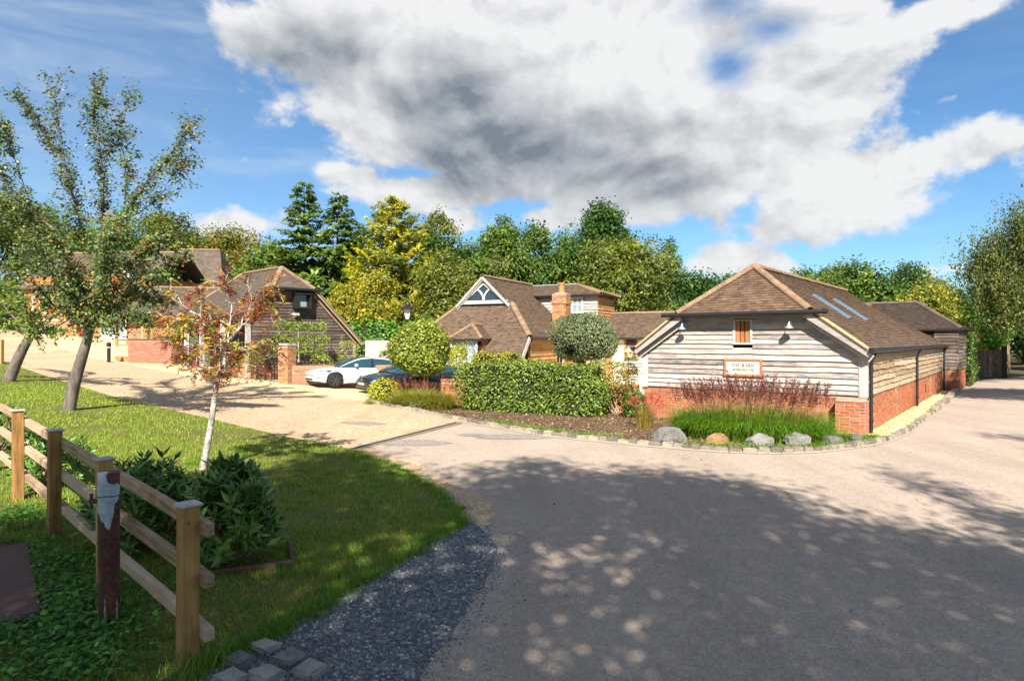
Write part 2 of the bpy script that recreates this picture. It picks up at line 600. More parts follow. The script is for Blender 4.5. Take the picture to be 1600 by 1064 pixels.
def tilemat(name, cols, lichen=(0.42, 0.38, 0.30), lic=0.5, moss=None):
    m, T, bs, _ = newmat(name)
    r = rnd01(T)
    c = ramp_cols(T, r, [(i / (len(cols) - 1), cc) for i, cc in enumerate(cols)])
    p = objc(T)
    nb = T.noise(p, 0.8, 5, 0.65, 0.3)
    k = T.m('ADD', 0.72, T.m('MULTIPLY', nb, 0.56))
    c = T.mix(1.0, c, T.comb(k, k, k), 'MULTIPLY')
    ln = T.ramp(T.noise(p, 3.4, 8, 0.75), 0.56, 0.74)
    c = T.mix(T.m('MULTIPLY', ln, lic), c, lichen)
    if moss is not None:
        mn = T.ramp(T.noise(T.vm('ADD', p, (9, 3, 5)), 1.4, 6, 0.7), 0.56, 0.7)
        c = T.mix(T.m('MULTIPLY', mn, 0.6), c, moss)
    T.put(bs.inputs['Base Color'], c)
    bs.inputs['Roughness'].default_value = 0.9
    bs.inputs['Specular IOR Level'].default_value = 0.2
    bump(T, bs, T.noise(p, 45.0, 4, 0.7), 0.3, 0.006)
    return m


TILE = tilemat('clay_tile', [(0.112, 0.068, 0.043), (0.147, 0.091, 0.058), (0.093, 0.059, 0.038), (0.169, 0.104, 0.063), (0.122, 0.077, 0.052), (0.079, 0.054, 0.038)], lic=0.35)
TILEH = tilemat('clay_tile_house', [(0.118, 0.079, 0.050), (0.150, 0.097, 0.061), (0.087, 0.059, 0.041), (0.171, 0.108, 0.065), (0.129, 0.090, 0.063), (0.070, 0.050, 0.038)], lic=0.4)
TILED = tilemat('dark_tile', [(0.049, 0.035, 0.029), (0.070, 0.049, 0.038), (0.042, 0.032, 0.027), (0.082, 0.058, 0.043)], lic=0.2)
TILEG = tilemat('grey_brown_tile', [(0.113, 0.085, 0.066), (0.144, 0.105, 0.078), (0.091, 0.069, 0.056), (0.159, 0.117, 0.086)], lic=0.3)
TILEO = tilemat('orange_tile', [(0.42, 0.145, 0.05), (0.48, 0.18, 0.065), (0.37, 0.125, 0.045), (0.52, 0.21, 0.08)], lic=0.1)
RIDGE = tilemat('ridge_clay', [(0.238, 0.144, 0.083), (0.274, 0.173, 0.104), (0.209, 0.122, 0.072), (0.259, 0.180, 0.115)], lichen=(0.50, 0.44, 0.32), lic=0.55)
VERGE = simple('verge_mortar', (0.52, 0.38, 0.20), 0.95, var=0.3, scale=7, bs_str=0.5)

OAK = wood('silver_oak', [(0.10, 0.082, 0.07), (0.28, 0.24, 0.21), (0.42, 0.372, 0.335), (0.55, 0.50, 0.455)], grain=(3.0, 42, 42), var=0.45, streak=(0.50, 0.27, 0.12))
OAKP = wood('silver_oak_post', [(0.26, 0.23, 0.21), (0.42, 0.385, 0.355), (0.54, 0.50, 0.46)], grain=(30, 30, 2.0))
OAKB = wood('silver_oak_barge', [(0.22, 0.19, 0.17), (0.38, 0.345, 0.315), (0.50, 0.46, 0.42)], knots=False)
OAKW = wood('brown_oak', [(0.13, 0.085, 0.05), (0.29, 0.20, 0.12), (0.40, 0.295, 0.185), (0.48, 0.39, 0.28)], grain=(3.5, 50, 50), var=0.45, streak=(0.36, 0.20, 0.08))
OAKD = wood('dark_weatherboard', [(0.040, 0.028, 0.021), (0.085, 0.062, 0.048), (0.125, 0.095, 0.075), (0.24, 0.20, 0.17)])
OAKO = wood('orange_oak', [(0.20, 0.10, 0.04), (0.42, 0.22, 0.08), (0.54, 0.32, 0.14)])
OAKV = wood('red_oak_upright', [(0.22, 0.08, 0.03), (0.40, 0.15, 0.055), (0.50, 0.22, 0.09)], grain=(30, 30, 2.0), knots=False)
OAKF = wood('sign_oak', [(0.26, 0.09, 0.035), (0.36, 0.13, 0.05), (0.44, 0.19, 0.08)], knots=False)
FENCE = wood('fence_timber_rail', [(0.15, 0.095, 0.055), (0.34, 0.225, 0.135), (0.46, 0.32, 0.205), (0.54, 0.40, 0.27)], bstr=0.5)
FENCEP = wood('fence_timber_post', [(0.13, 0.065, 0.022), (0.30, 0.155, 0.05), (0.42, 0.23, 0.08), (0.48, 0.29, 0.12)], grain=(26, 26, 1.6), bstr=0.5)
FCAP = wood('fence_cap_timber', [(0.22, 0.20, 0.19), (0.36, 0.34, 0.32), (0.48, 0.46, 0.44)], bstr=0.6)
PALE = wood('pale_boards', [(0.36, 0.30, 0.24), (0.50, 0.43, 0.35), (0.60, 0.53, 0.44)], grain=(30, 30, 2.0))
EDGEB = wood('edging_timber', [(0.05, 0.03, 0.02), (0.13, 0.075, 0.05), (0.20, 0.12, 0.08)])

BLACK = simple('black_metal', (0.014, 0.014, 0.015), 0.45, 0.0, 0.5, 0.2, 8, 0.05)
BLACKT = simple('black_timber', (0.018, 0.016, 0.015), 0.7, 0.0, 0.3, 0.3, 8, 0.1)
DARK = simple('dark_interior', (0.02, 0.018, 0.016), 0.95, 0, 0.1, 0.2, 3, 0)
WHITE = simple('white_paint', (0.66, 0.64, 0.60), 0.55, 0, 0.4, 0.06, 6, 0.03)
CREAM = simple('cream_render', (0.72, 0.62, 0.47), 0.9, 0, 0.2, 0.08, 4, 0.2)
SIGNW = simple('sign_board', (0.60, 0.57, 0.48), 0.6, 0, 0.3, 0.04, 6, 0)
INK = simple('sign_lettering', (0.05, 0.045, 0.04), 0.7, 0, 0.2, 0.1, 6, 0)
GALV = simple('galvanised_steel', (0.42, 0.50, 0.53), 0.45, 0.6, 0.5, 0.15, 9, 0.05)
LEAD = simple('lead_flashing', (0.36, 0.39, 0.42), 0.55, 0.3, 0.5, 0.15, 8, 0.1)
FRAMEB = simple('rooflight_frame', (0.14, 0.22, 0.30), 0.45, 0.2, 0.5, 0.05, 8, 0)
RUBBER = simple('tyre_rubber', (0.018, 0.018, 0.019), 0.8, 0, 0.3, 0.1, 12, 0.1)
RIM = simple('wheel_rim', (0.16, 0.16, 0.165), 0.35, 0.8, 0.5, 0.05, 8, 0)
PLASTIC = simple('dark_green_plastic', (0.022, 0.035, 0.028), 0.5, 0, 0.4, 0.1, 6, 0)
CLAYPOT = simple('chimney_pot_clay', (0.46, 0.21, 0.08), 0.85, 0, 0.2, 0.2, 6, 0.2)
REDP = simple('red_paint', (0.35, 0.02, 0.025), 0.5, 0, 0.4, 0.1, 6, 0)


def glassmat(name, c=(0.02, 0.03, 0.035), rough=0.06):
    m, T, bs, _ = newmat(name)
    bs.inputs['Base Color'].default_value = (*c, 1)
    bs.inputs['Roughness'].default_value = rough
    bs.inputs['Specular IOR Level'].default_value = 0.9
    bs.inputs['IOR'].default_value = 1.55
    bump(T, bs, T.noise(objc(T), 2.0, 2, 0.5), 0.03, 0.02)
    return m


GLASS = glassmat('window_glass')
SKYGLASS = glassmat('rooflight_glass', (0.02, 0.045, 0.07), 0.6)
GLASSP = glassmat('pale_window_glass', (0.25, 0.30, 0.30), 0.15)
CARGLASS = glassmat('car_glass', (0.02, 0.06, 0.075), 0.03)
LAMPGLASS = glassmat('lantern_glass', (0.55, 0.58, 0.58), 0.2)


def paintmat(name, c, flake=0.0):
    m, T, bs, _ = newmat(name)
    bs.inputs['Base Color'].default_value = (*c, 1)
    bs.inputs['Roughness'].default_value = 0.32
    bs.inputs['Metallic'].default_value = flake
    bs.inputs['Coat Weight'].default_value = 1.0
    bs.inputs['Coat Roughness'].default_value = 0.04
    return m


CARW = paintmat('white_car_paint', (0.74, 0.75, 0.77))
CARB = paintmat('dark_car_paint', (0.012, 0.016, 0.028), 0.3)


def stonemat(name, cols, lich=(0.5, 0.5, 0.46), scale=3.0):
    m, T, bs, _ = newmat(name)
    r = rnd01(T)
    p = T.vm('ADD', objc(T), T.comb(T.m('MULTIPLY', r, 31.0), T.m('MULTIPLY', r, 7.0), 0.0))
    n = T.noise(p, scale, 8, 0.7, 0.3)
    f = T.m('ADD', T.m('MULTIPLY', n, 0.7), T.m('MULTIPLY', r, 0.4))
    c = ramp_cols(T, f, [(0.25 + 0.5 * i / (len(cols) - 1), cc) for i, cc in enumerate(cols)])
    ln = T.ramp(T.noise(p, scale * 4, 6, 0.75), 0.58, 0.68)
    c = T.mix(T.m('MULTIPLY', ln, 0.6), c, lich)
    T.put(bs.inputs['Base Color'], c)
    bs.inputs['Roughness'].default_value = 0.92
    bs.inputs['Specular IOR Level'].default_value = 0.2
    bump(T, bs, T.m('ADD', n, T.m('MULTIPLY', T.noise(p, scale * 10, 5, 0.7), 0.35)), 0.7, 0.05)
    return m


SETT = stonemat('kerb_sett', [(0.09, 0.08, 0.07), (0.22, 0.185, 0.15), (0.36, 0.30, 0.23), (0.46, 0.38, 0.28)], (0.50, 0.47, 0.38), 9.0)
GRANITE = stonemat('granite_sett', [(0.12, 0.115, 0.11), (0.30, 0.285, 0.255), (0.44, 0.42, 0.37)], (0.52, 0.50, 0.44), 14.0)
BOULDER = stonemat('grey_boulder_stone', [(0.05, 0.047, 0.043), (0.14, 0.13, 0.12), (0.24, 0.225, 0.205)], (0.40, 0.39, 0.36), 5.0)
BOULDERT = stonemat('tan_boulder_stone', [(0.16, 0.09, 0.04), (0.33, 0.20, 0.085), (0.44, 0.29, 0.13)], (0.55, 0.45, 0.30), 3.5)


def stones_mat():
    m, T, bs, _ = newmat('gravel_stone')
    at = T.new('ShaderNodeAttribute', attribute_name='tint').outputs['Fac']
    c = ramp_cols(T, at, [(0.0, (0.075, 0.077, 0.082)), (0.5, (0.155, 0.16, 0.168)), (0.85, (0.26, 0.262, 0.265)), (0.93, (0.42, 0.41, 0.39)), (1.0, (0.52, 0.49, 0.45))])
    T.put(bs.inputs['Base Color'], c)
    bs.inputs['Roughness'].default_value = 0.8
    return m


STONES = stones_mat()


def bark(name, cols, scale=1.0, sx=9.0, sz=2.0, bstr=0.8):
    m, T, bs, _ = newmat(name)
    p = T.mapping(objc(T), scale=(sx, sx, sz))
    n = T.noise(p, scale, 7, 0.7, 0.6)
    c = ramp_cols(T, n, [(0.32 + 0.36 * i / (len(cols) - 1), cc) for i, cc in enumerate(cols)])
    T.put(bs.inputs['Base Color'], c)
    bs.inputs['Roughness'].default_value = 0.95
    bs.inputs['Specular IOR Level'].default_value = 0.15
    bump(T, bs, n, bstr, 0.03)
    return m


BARK = bark('grey_bark', [(0.062, 0.053, 0.043), (0.149, 0.124, 0.102), (0.223, 0.192, 0.161)])
BARKW = bark('pale_spotted_bark', [(0.07, 0.06, 0.045), (0.30, 0.27, 0.22), (0.52, 0.49, 0.43), (0.60, 0.57, 0.51)], 1.0, 12, 9)
BARKD = bark('dark_bark', [(0.03, 0.024, 0.018), (0.075, 0.06, 0.045), (0.12, 0.10, 0.08)])
BARKR = bark('red_pine_bark', [(0.10, 0.055, 0.035), (0.24, 0.14, 0.09), (0.34, 0.22, 0.15)])
BARKB = bark('birch_bark', [(0.06, 0.055, 0.05), (0.36, 0.34, 0.31), (0.56, 0.54, 0.50)], 1.0, 3, 6)
STEM = bark('shrub_stem', [(0.16, 0.115, 0.07), (0.32, 0.24, 0.15), (0.42, 0.33, 0.22)])


def rustpost():
    m, T, bs, _ = newmat('rusted_blue_paint')
    p = objc(T)
    x, y, z = T.sep(p)
    n = T.noise(T.mapping(p, scale=(1, 1, 0.35)), 7.0, 5, 0.6, 0.5)
    fine = T.noise(p, 45.0, 5, 0.7)
    rust = ramp_cols(T, fine, [(0.3, (0.045, 0.018, 0.012)), (0.55, (0.11, 0.04, 0.025)), (0.75, (0.20, 0.085, 0.045))])
    paint = ramp_cols(T, T.noise(p, 22.0, 5, 0.7), [(0.3, (0.26, 0.32, 0.38)), (0.6, (0.44, 0.50, 0.56)), (0.8, (0.54, 0.58, 0.62))])
    # paint survives in a long drip on the upper face and two streaks near the foot
    ang = T.m('ARCTAN2', x, T.m('MULTIPLY', y, -1.0))
    up = T.m('SUBTRACT', T.ramp(z, 0.66, 1.12, -0.25, 0.85), T.m('ABSOLUTE', T.m('MULTIPLY', T.m('ADD', ang, T.m('MULTIPLY', T.m('SINE', T.m('MULTIPLY', z, 13.0)), 0.35)), T.ramp(z, 0.7, 1.15, 1.3, 0.45))))
    up = T.m('SUBTRACT', up, T.m('MULTIPLY', T.ramp(z, 1.16, 1.26), T.ramp(ang, -0.2, 0.5, 0.0, 1.2)))
    dn = T.m('SUBTRACT', T.ramp(z, 0.05, 0.55, 0.5, -0.5), T.m('MULTIPLY', T.m('ABSOLUTE', T.m('SINE', T.m('MULTIPLY', ang, 2.6))), 0.9))
    f = T.m('ADD', T.m('MAXIMUM', up, dn), T.m('ADD', T.m('MULTIPLY', T.m('SUBTRACT', n, 0.5), 1.6), T.m('MULTIPLY', T.m('SUBTRACT', fine, 0.5), 0.5)))
    T.put(bs.inputs['Base Color'], T.mix(T.ramp(f, 0.02, 0.07), rust, paint))
    bs.inputs['Roughness'].default_value = 0.85
    bump(T, bs, T.m('ADD', T.ramp(f, 0.02, 0.07), T.m('MULTIPLY', fine, 0.5)), 0.5, 0.004)
    return m


RUST = rustpost()
RUSTP = simple('brown_sheet', (0.115, 0.058, 0.046), 0.7, 0, 0.3, 0.3, 3, 0.5, 50)

# ------------------------------------------------------------------ ground sheets
def sheet(name, poly, mat, dz, step=1.0, kind='structure', holes=()):
    """flat outline -> triangulated sheet that follows the ground"""
    poly = [Vector((p[0], p[1])) for p in poly]
    pts = []; edges = []
    def ring(pl):
        s = len(pts)
        loop = []
        n = len(pl)
        for i in range(n):
            a, b = pl[i], pl[(i + 1) % n]
            k = max(1, int((b - a).length / step))
            for j in range(k):
                loop.append(a.lerp(b, j / k))
        for i in range(len(loop)):
            edges.append((s + i, s + (i + 1) % len(loop)))
        pts.extend(loop)
        return loop
    ring(poly)
    xs = [p.x for p in poly]; ys = [p.y for p in poly]
    P = np.array([(p.x, p.y) for p in poly])
    def inside(x, y):
        c = False; j = len(P) - 1
        for i in range(len(P)):
            if (P[i, 1] > y) != (P[j, 1] > y) and x < (P[j, 0] - P[i, 0]) * (y - P[i, 1]) / (P[j, 1] - P[i, 1]) + P[i, 0]:
                c = not c
            j = i
        return c
    x = min(xs) + step * 0.5
    while x < max(xs):
        y = min(ys) + step * 0.5
        while y < max(ys):
            if inside(x, y):
                pts.append(Vector((x, y)))
            y += step
        x += step
    v, e, f, *_ = delaunay_2d_cdt(pts, edges, [], 1, 1e-4)
    V = np.array([(p.x, p.y) for p in v])
    z = gz(V[:, 0], V[:, 1]) + dz
    keep = []
    for t in f:
        cx = sum(v[i].x for i in t) / len(t); cy = sum(v[i].y for i in t) / len(t)
        if inside(cx, cy):
            keep.append(tuple(t))
    F = []
    for t in keep:
        a, b, c = (V[i] for i in t[:3])
        if (b[0] - a[0]) * (c[1] - a[1]) - (b[1] - a[1]) * (c[0] - a[0]) < 0:
            t = t[::-1]
        F.append(t)
    me = mesh_np(name, np.column_stack([V, z]), F, mat, True)
    o = mobj(name, me)
    tag(o, kind=kind)
    return o


def smooth_line(pts, n=4, jit=0.0, seed=0):
    """Catmull-Rom through 2-D points"""
    rng = np.random.default_rng(seed)
    P = np.array(pts, dtype=float)
    out = []
    for i in range(len(P) - 1):
        p0 = P[max(i - 1, 0)]; p1 = P[i]; p2 = P[i + 1]; p3 = P[min(i + 2, len(P) - 1)]
        for k in range(n):
            t = k / n
            q = 0.5 * ((2 * p1) + (-p0 + p2) * t + (2 * p0 - 5 * p1 + 4 * p2 - p3) * t * t + (-p0 + 3 * p1 - 3 * p2 + p3) * t ** 3)
            if jit:
                q = q + rng.normal(0, jit, 2)
            out.append(tuple(q))
    out.append(tuple(P[-1]))
    return out


KERB = smooth_line([(-5.3, 23.3), (-4.9, 22.6), (-3.4, 21.0), (-1.47, 18.45), (0.78, 15.8), (2.34, 14.65), (3.45, 13.95), (4.65, 13.4),
                    (6.0, 13.35), (7.4, 13.95), (9.2, 15.3), (12.3, 19.0), (15.9, 23.5), (20.6, 29.6), (21.9, 31.5)], 6)
LAWN_E = smooth_line([(-21.9, 27.9), (-13.4, 20.6), (-7.87, 16.7), (-5.2, 14.8), (-3.4, 13.55), (-1.85, 11.35), (-1.0, 9.7), (-0.63, 8.4),
                      (-0.85, 7.7), (-1.1, 6.95), (-1.45, 6.06), (-1.72, 5.37), (-1.92, 5.0), (-2.2, 4.45), (-2.5, 3.0), (-2.6, -3.0)], 5, 0.025, 3)
GRAV_E = smooth_line([(-0.75, 8.55), (-0.42, 8.05), (-0.2, 7.4), (-0.17, 6.75), (-0.3, 6.06), (-0.43, 5.5), (-0.55, 4.9), (-0.66, 4.4), (-0.8, 3.0), (-1.0, -3.0)], 5, 0.02, 5)
YELL_E = smooth_line([(-5.3, 23.3), (-8.5, 24.4), (-12.2, 26.6), (-19.2, 31.9), (-27, 38), (-34, 46)], 4)

# base terrain: one sheet to the horizon
def terrain():
    xs = np.unique(np.concatenate([np.linspace(-60, 60, 121), np.sign(np.linspace(-1, 1, 41)) * (60 + 840 * np.abs(np.linspace(-1, 1, 41)) ** 2)]))
    ys = np.unique(np.concatenate([np.linspace(-30, 90, 121), -30 - 570 * np.linspace(0, 1, 14) ** 2, 90 + 1000 * np.linspace(0, 1, 26) ** 2]))
    X, Y = np.meshgrid(xs, ys)
    Z = gz(X, Y) - 0.03
    V = np.column_stack([X.ravel(), Y.ravel(), Z.ravel()])
    nx, ny = len(xs), len(ys)
    i = np.arange(nx * ny).reshape(ny, nx)
    F = np.column_stack([i[:-1, :-1].ravel(), i[:-1, 1:].ravel(), i[1:, 1:].ravel(), i[1:, :-1].ravel()])
    o = mobj('ground', mesh_np('ground', V, F, EARTH, True))
    tag(o, kind='structure')


terrain()
i_d = min(range(len(LAWN_E)), key=lambda i: math.hypot(LAWN_E[i][0] + 3.4, LAWN_E[i][1] - 13.55))
i_k = min(range(len(KERB)), key=lambda i: math.hypot(KERB[i][0] + 1.47, KERB[i][1] - 18.45))
i_c = min(range(len(KERB)), key=lambda i: math.hypot(KERB[i][0] - 9.2, KERB[i][1] - 15.3))
road_left_far = [(24.4, 34.5), (28.5, 38.5), (35, 43)]
road_right = [(36, 38), (31, 35.5), (27, 32.5), (24.6, 29.0), (22.4, 24.0), (18.5, 14), (15, 4), (14, -12)]
i_g = min(range(len(LAWN_E)), key=lambda i: math.hypot(LAWN_E[i][0] + 0.63, LAWN_E[i][1] - 8.4))
asph = [*KERB[i_k:], *road_left_far, *road_right, (-3.0, -12), (-2.4, -3.0), *LAWN_E[i_d:][::-1]]
sheet('asphalt_road', asph, ASPHALT, 0.0, 0.9)
sheet('gravel_drive', [*LAWN_E[:i_d + 1], KERB[i_k], *KERB[:i_k][::-1], *YELL_E[1:], (-48, 52), (-48, 42), (-32, 35.5)], DRIVE, 0.004, 1.0)
sheet('parking_court', [*YELL_E, (-30, 48), (-14, 46), (-6, 41), (-1.6, 37), (-2.6, 30), (-4.3, 25.2)], YGRAVEL, 0.008, 1.0)
sheet('lawn', [*LAWN_E, (-30, -3), (-40, 12), (-36, 34), (-31.5, 35.2)], LAWN, 0.010, 0.8)
sheet('gravel_strip', [*LAWN_E[i_g:][::-1], *GRAV_E], DGRAVEL, 0.006, 0.4)
bed_back = [(8.75, 15.85), (4.06, 19.65), (3.6, 21.0), (-2.5, 24.6), (-4.4, 25.4)]
sheet('planting_bed', [*[(x, y + 0.0) for x, y in KERB[:i_c + 1]], *bed_back], MULCH, 0.035, 0.6)
sheet('shingle_margin', [*KERB[i_c:], (20.1, 29.95), (8.75, 15.85)], SHINGLE, 0.03, 0.6)
sheet('courtyard', [(8, 17), (4.06, 19.8), (3.6, 21.1), (-2.5, 24.7), (-4.2, 25.6), (-2.4, 30), (-1.5, 37), (12, 42), (22, 36)], YGRAVEL, -0.004, 1.5)
sheet('verge', [(24.9, 29.3), (27.2, 32.3), (31, 35.2), (36, 37.6), (60, 36), (60, 0), (14.4, -12), (15.4, 4), (18.9, 14), (22.8, 24.0)], LAWN, 0.004, 1.2)
grit = [(x, y) for x, y in LAWN_E[i_d - 1:i_g + 3]]
rr = np.random.default_rng(9)
sheet('verge_grit', [*grit, *[(x + 0.35 + rr.uniform(-0.22, 0.28) * (1 if k_ % 2 else 0.4), y + 0.1) for k_, (x, y) in enumerate(grit[::-1])]], DRIVE, 0.0045, 0.5)
for k, (cx, cy, rx, ry, sd) in enumerate([(0.05, 15.6, 1.0, 0.42, 1), (-1.0, 15.9, 0.32, 0.25, 2), (-2.3, 14.6, 0.85, 0.45, 3), (-4.1, 17.6, 0.6, 0.35, 4)]):
    rr = np.random.default_rng(sd)
    pl = [(cx + rx * (1 + rr.normal(0, 0.07)) * math.cos(t), cy + ry * (1 + rr.normal(0, 0.07)) * math.sin(t)) for t in np.linspace(0, 2 * math.pi, 26)[:-1]]
    sheet('asphalt_patch', pl, PATCH, 0.008 if k < 3 else 0.009, 0.4)
# ------------------------------------------------------------------ building helpers
Z3 = Vector((0, 0, 1))
UNIT_BRICK = {}


def frame_matrix(O, U, N):
    U = Vector(U).normalized(); N = Vector(N).normalized()
    M = Matrix.Identity(4)
    for i, a in enumerate((U, -N, U.cross(-N))):
        M[0][i], M[1][i], M[2][i] = a.x, a.y, a.z
    M.translation = Vector(O)
    return M


def unit_box_mesh(name, mat, w, d, h, bev=0.0):
    key = (name, mat.name, w, d, h, bev)
    if key not in UNIT_BRICK:
        b = MB().box((0, 0, 0), (w, d, h))
        me = mesh_np(name, np.vstack(b.V), b.F, mat)
        bm = bmesh.new(); bm.from_mesh(me)
        bmesh.ops.recalc_face_normals(bm, faces=bm.faces)
        if bev:
            bmesh.ops.bevel(bm, geom=list(bm.edges), offset=bev, segments=1, affect='EDGES')
        bm.to_mesh(me); bm.free()
        UNIT_BRICK[key] = me
    return UNIT_BRICK[key]


def brick_wall(name, parent, O, U, N, L, H, thick, bmat=None, mmat=None, singles=0, skip=None, seed=0, bw=0.215, bh=0.065, j=0.011, ends=True):
    """mortar core (part) whose bricks are pieces of their own: the largest in view singly, the others joined"""
    bmat = bmat or BRICK; mmat = mmat or MORTAR
    rng = np.random.default_rng(seed)
    M = frame_matrix(O, U, N)
    core = MB().box((0, 0.007, 0), (L, thick, H)).build(name, mmat, parent)
    core.matrix_local = M
    parent_w = Matrix.Translation(parent.location) @ parent.rotation_euler.to_matrix().to_4x4()
    Mw = parent_w @ M
    items = []
    rows = int(H / (bh + j))
    for r in range(rows):
        z = r * (bh + j) + j
        x = -((r % 2) * (bw + j) * 0.5) - rng.uniform(0, 0.01)
        while x < L:
            hd = 0.5 if rng.random() < 0.12 else 1.0
            w = bw if hd == 1.0 else (bw - j) / 2
            a, b = max(x, 0.0), min(x + w, L)
            if b - a > 0.03 and not (skip and skip((a + b) / 2, z + bh / 2)):
                items.append((a, z, b - a))
            x += w + j
    if singles:
        items.sort(key=lambda t: (Mw @ Vector((t[0], 0, t[1])) - cam.location).length)
    one = unit_box_mesh('brick', bmat, bw, thick * 0.5 if thick < 0.06 else 0.05, bh, 0.004)
    for (a, z, w) in items[:singles]:
        o = mobj('brick', one, core)
        o.location = (a, -rng.uniform(0.0, 0.004), z + rng.normal(0, 0.001))
        o.scale = (w / bw, 1, 1)
        o.rotation_euler = (rng.normal(0, 0.01), rng.normal(0, 0.006), rng.normal(0, 0.01))
    rest = items[singles:]
    if rest:
        A = np.array(rest)
        x0 = A[:, 0]; x1 = A[:, 0] + A[:, 2]; z0 = A[:, 1]; z1 = z0 + bh
        y0 = -rng.uniform(0, 0.004, len(A)); y1 = np.full(len(A), 0.02)
        V = np.stack([np.column_stack(c) for c in [(x0, y0, z0), (x1, y0, z0), (x1, y0, z1), (x0, y0, z1), (x0, y1, z0), (x1, y1, z0), (x1, y1, z1), (x0, y1, z1)]], 1).reshape(-1, 3)
        base = (np.arange(len(A)) * 8)[:, None, None]
        F = (np.array([[0, 1, 2, 3], [1, 5, 6, 2], [4, 0, 3, 7], [3, 2, 6, 7], [0, 4, 5, 1]])[None] + base).reshape(-1, 4)
        t = np.repeat(rng.random(len(A)), 5)
        o = mobj('brickwork', mesh_np('brickwork', V, F, bmat, tint=t), core)
        tag(o, kind='stuff')
    return core


def boards(parent, O, U, N, z0, z1, limits, mat, pitch=0.15, seed=0, name='weatherboard', wav=0.004, joints=0.5, proud=0.046, skip=None, minlen=0.12):
    """overlapping waney boards, each an object; limits(z) -> (u0, u1)"""
    rng = np.random.default_rng(seed)
    M = frame_matrix(O, U, N)
    z = z0
    while z < z1 - 0.03:
        p = pitch * rng.uniform(0.88, 1.12)
        zt = min(z + p + 0.02, z1)
        ua, ub = limits(z); uc, ud = limits(zt)
        cuts = [0.0, 1.0]
        if rng.random() < joints and ub - ua > 2.0:
            cuts = [0.0, rng.uniform(0.25, 0.8), 1.0]
        segs = []
        for k in range(len(cuts) - 1):
            segs.append((cuts[k], cuts[k + 1]))
        if skip:
            out = []
            s0, s1, sz0, sz1 = skip
            for (c0, c1) in segs:
                lo = ua + (ub - ua) * c0; hi = ua + (ub - ua) * c1
                if zt - 0.02 > sz0 and z < sz1 and hi > s0 and lo < s1:
                    if s0 - lo > 0.1: out.append((c0, (s0 - ua) / (ub - ua)))
                    if hi - s1 > 0.1: out.append(((s1 - ua) / (ub - ua), c1))
                else:
                    out.append((c0, c1))
            segs = out
        ph = rng.uniform(0, 50); amp = wav * rng.uniform(0.4, 1.7)
        for (c0, c1) in segs:
            lob = ua + (ub - ua) * c0; hib = ua + (ub - ua) * c1
            lot = uc + (ud - uc) * c0 if c0 == 0 else max(lob, uc)
            hit = uc + (ud - uc) * c1 if c1 == 1 else min(hib, ud)
            if hib - lob < minlen:
                continue
            if c1 < 1: hib -= 0.004; hit -= 0.004
            n = max(2, int((hib - lob) / 0.22))
            t = np.linspace(0, 1, n + 1)
            ubt = lob + (hib - lob) * t; utp = lot + (hit - lot) * t
            w = amp * (np.sin(ubt * 2.1 + ph) + 0.6 * np.sin(ubt * 5.3 + ph * 2) + 0.4 * np.sin(ubt * 11.0 + ph * 3))
            pr = proud * rng.uniform(0.8, 1.25) + 0.002 * np.sin(ubt * 3 + ph)
            bot = np.column_stack([ubt, -pr, np.full(n + 1, z) + w])
            und = np.column_stack([ubt, np.zeros(n + 1) + 0.0, np.full(n + 1, z) + w + 0.003])
            top = np.column_stack([utp, np.full(n + 1, -0.004), np.full(n + 1, zt)])
            back = np.column_stack([utp, np.full(n + 1, 0.004), np.full(n + 1, zt)])
            V = np.vstack([und, bot, top, back])
            k = n + 1
            i = np.arange(n)
            F = []
            for a in range(3):
                F.append(np.column_stack([a * k + i, a * k + i + 1, (a + 1) * k + i + 1, (a + 1) * k + i]))
            F = np.vstack(F)
            caps = np.array([[0, k, 2 * k, 3 * k], [n, n + 3 * k, n + 2 * k, n + k]])
            o = mobj(name, mesh_np(name, V, np.vstack([F, caps]), mat), parent)
            o.matrix_local = M
        z += p


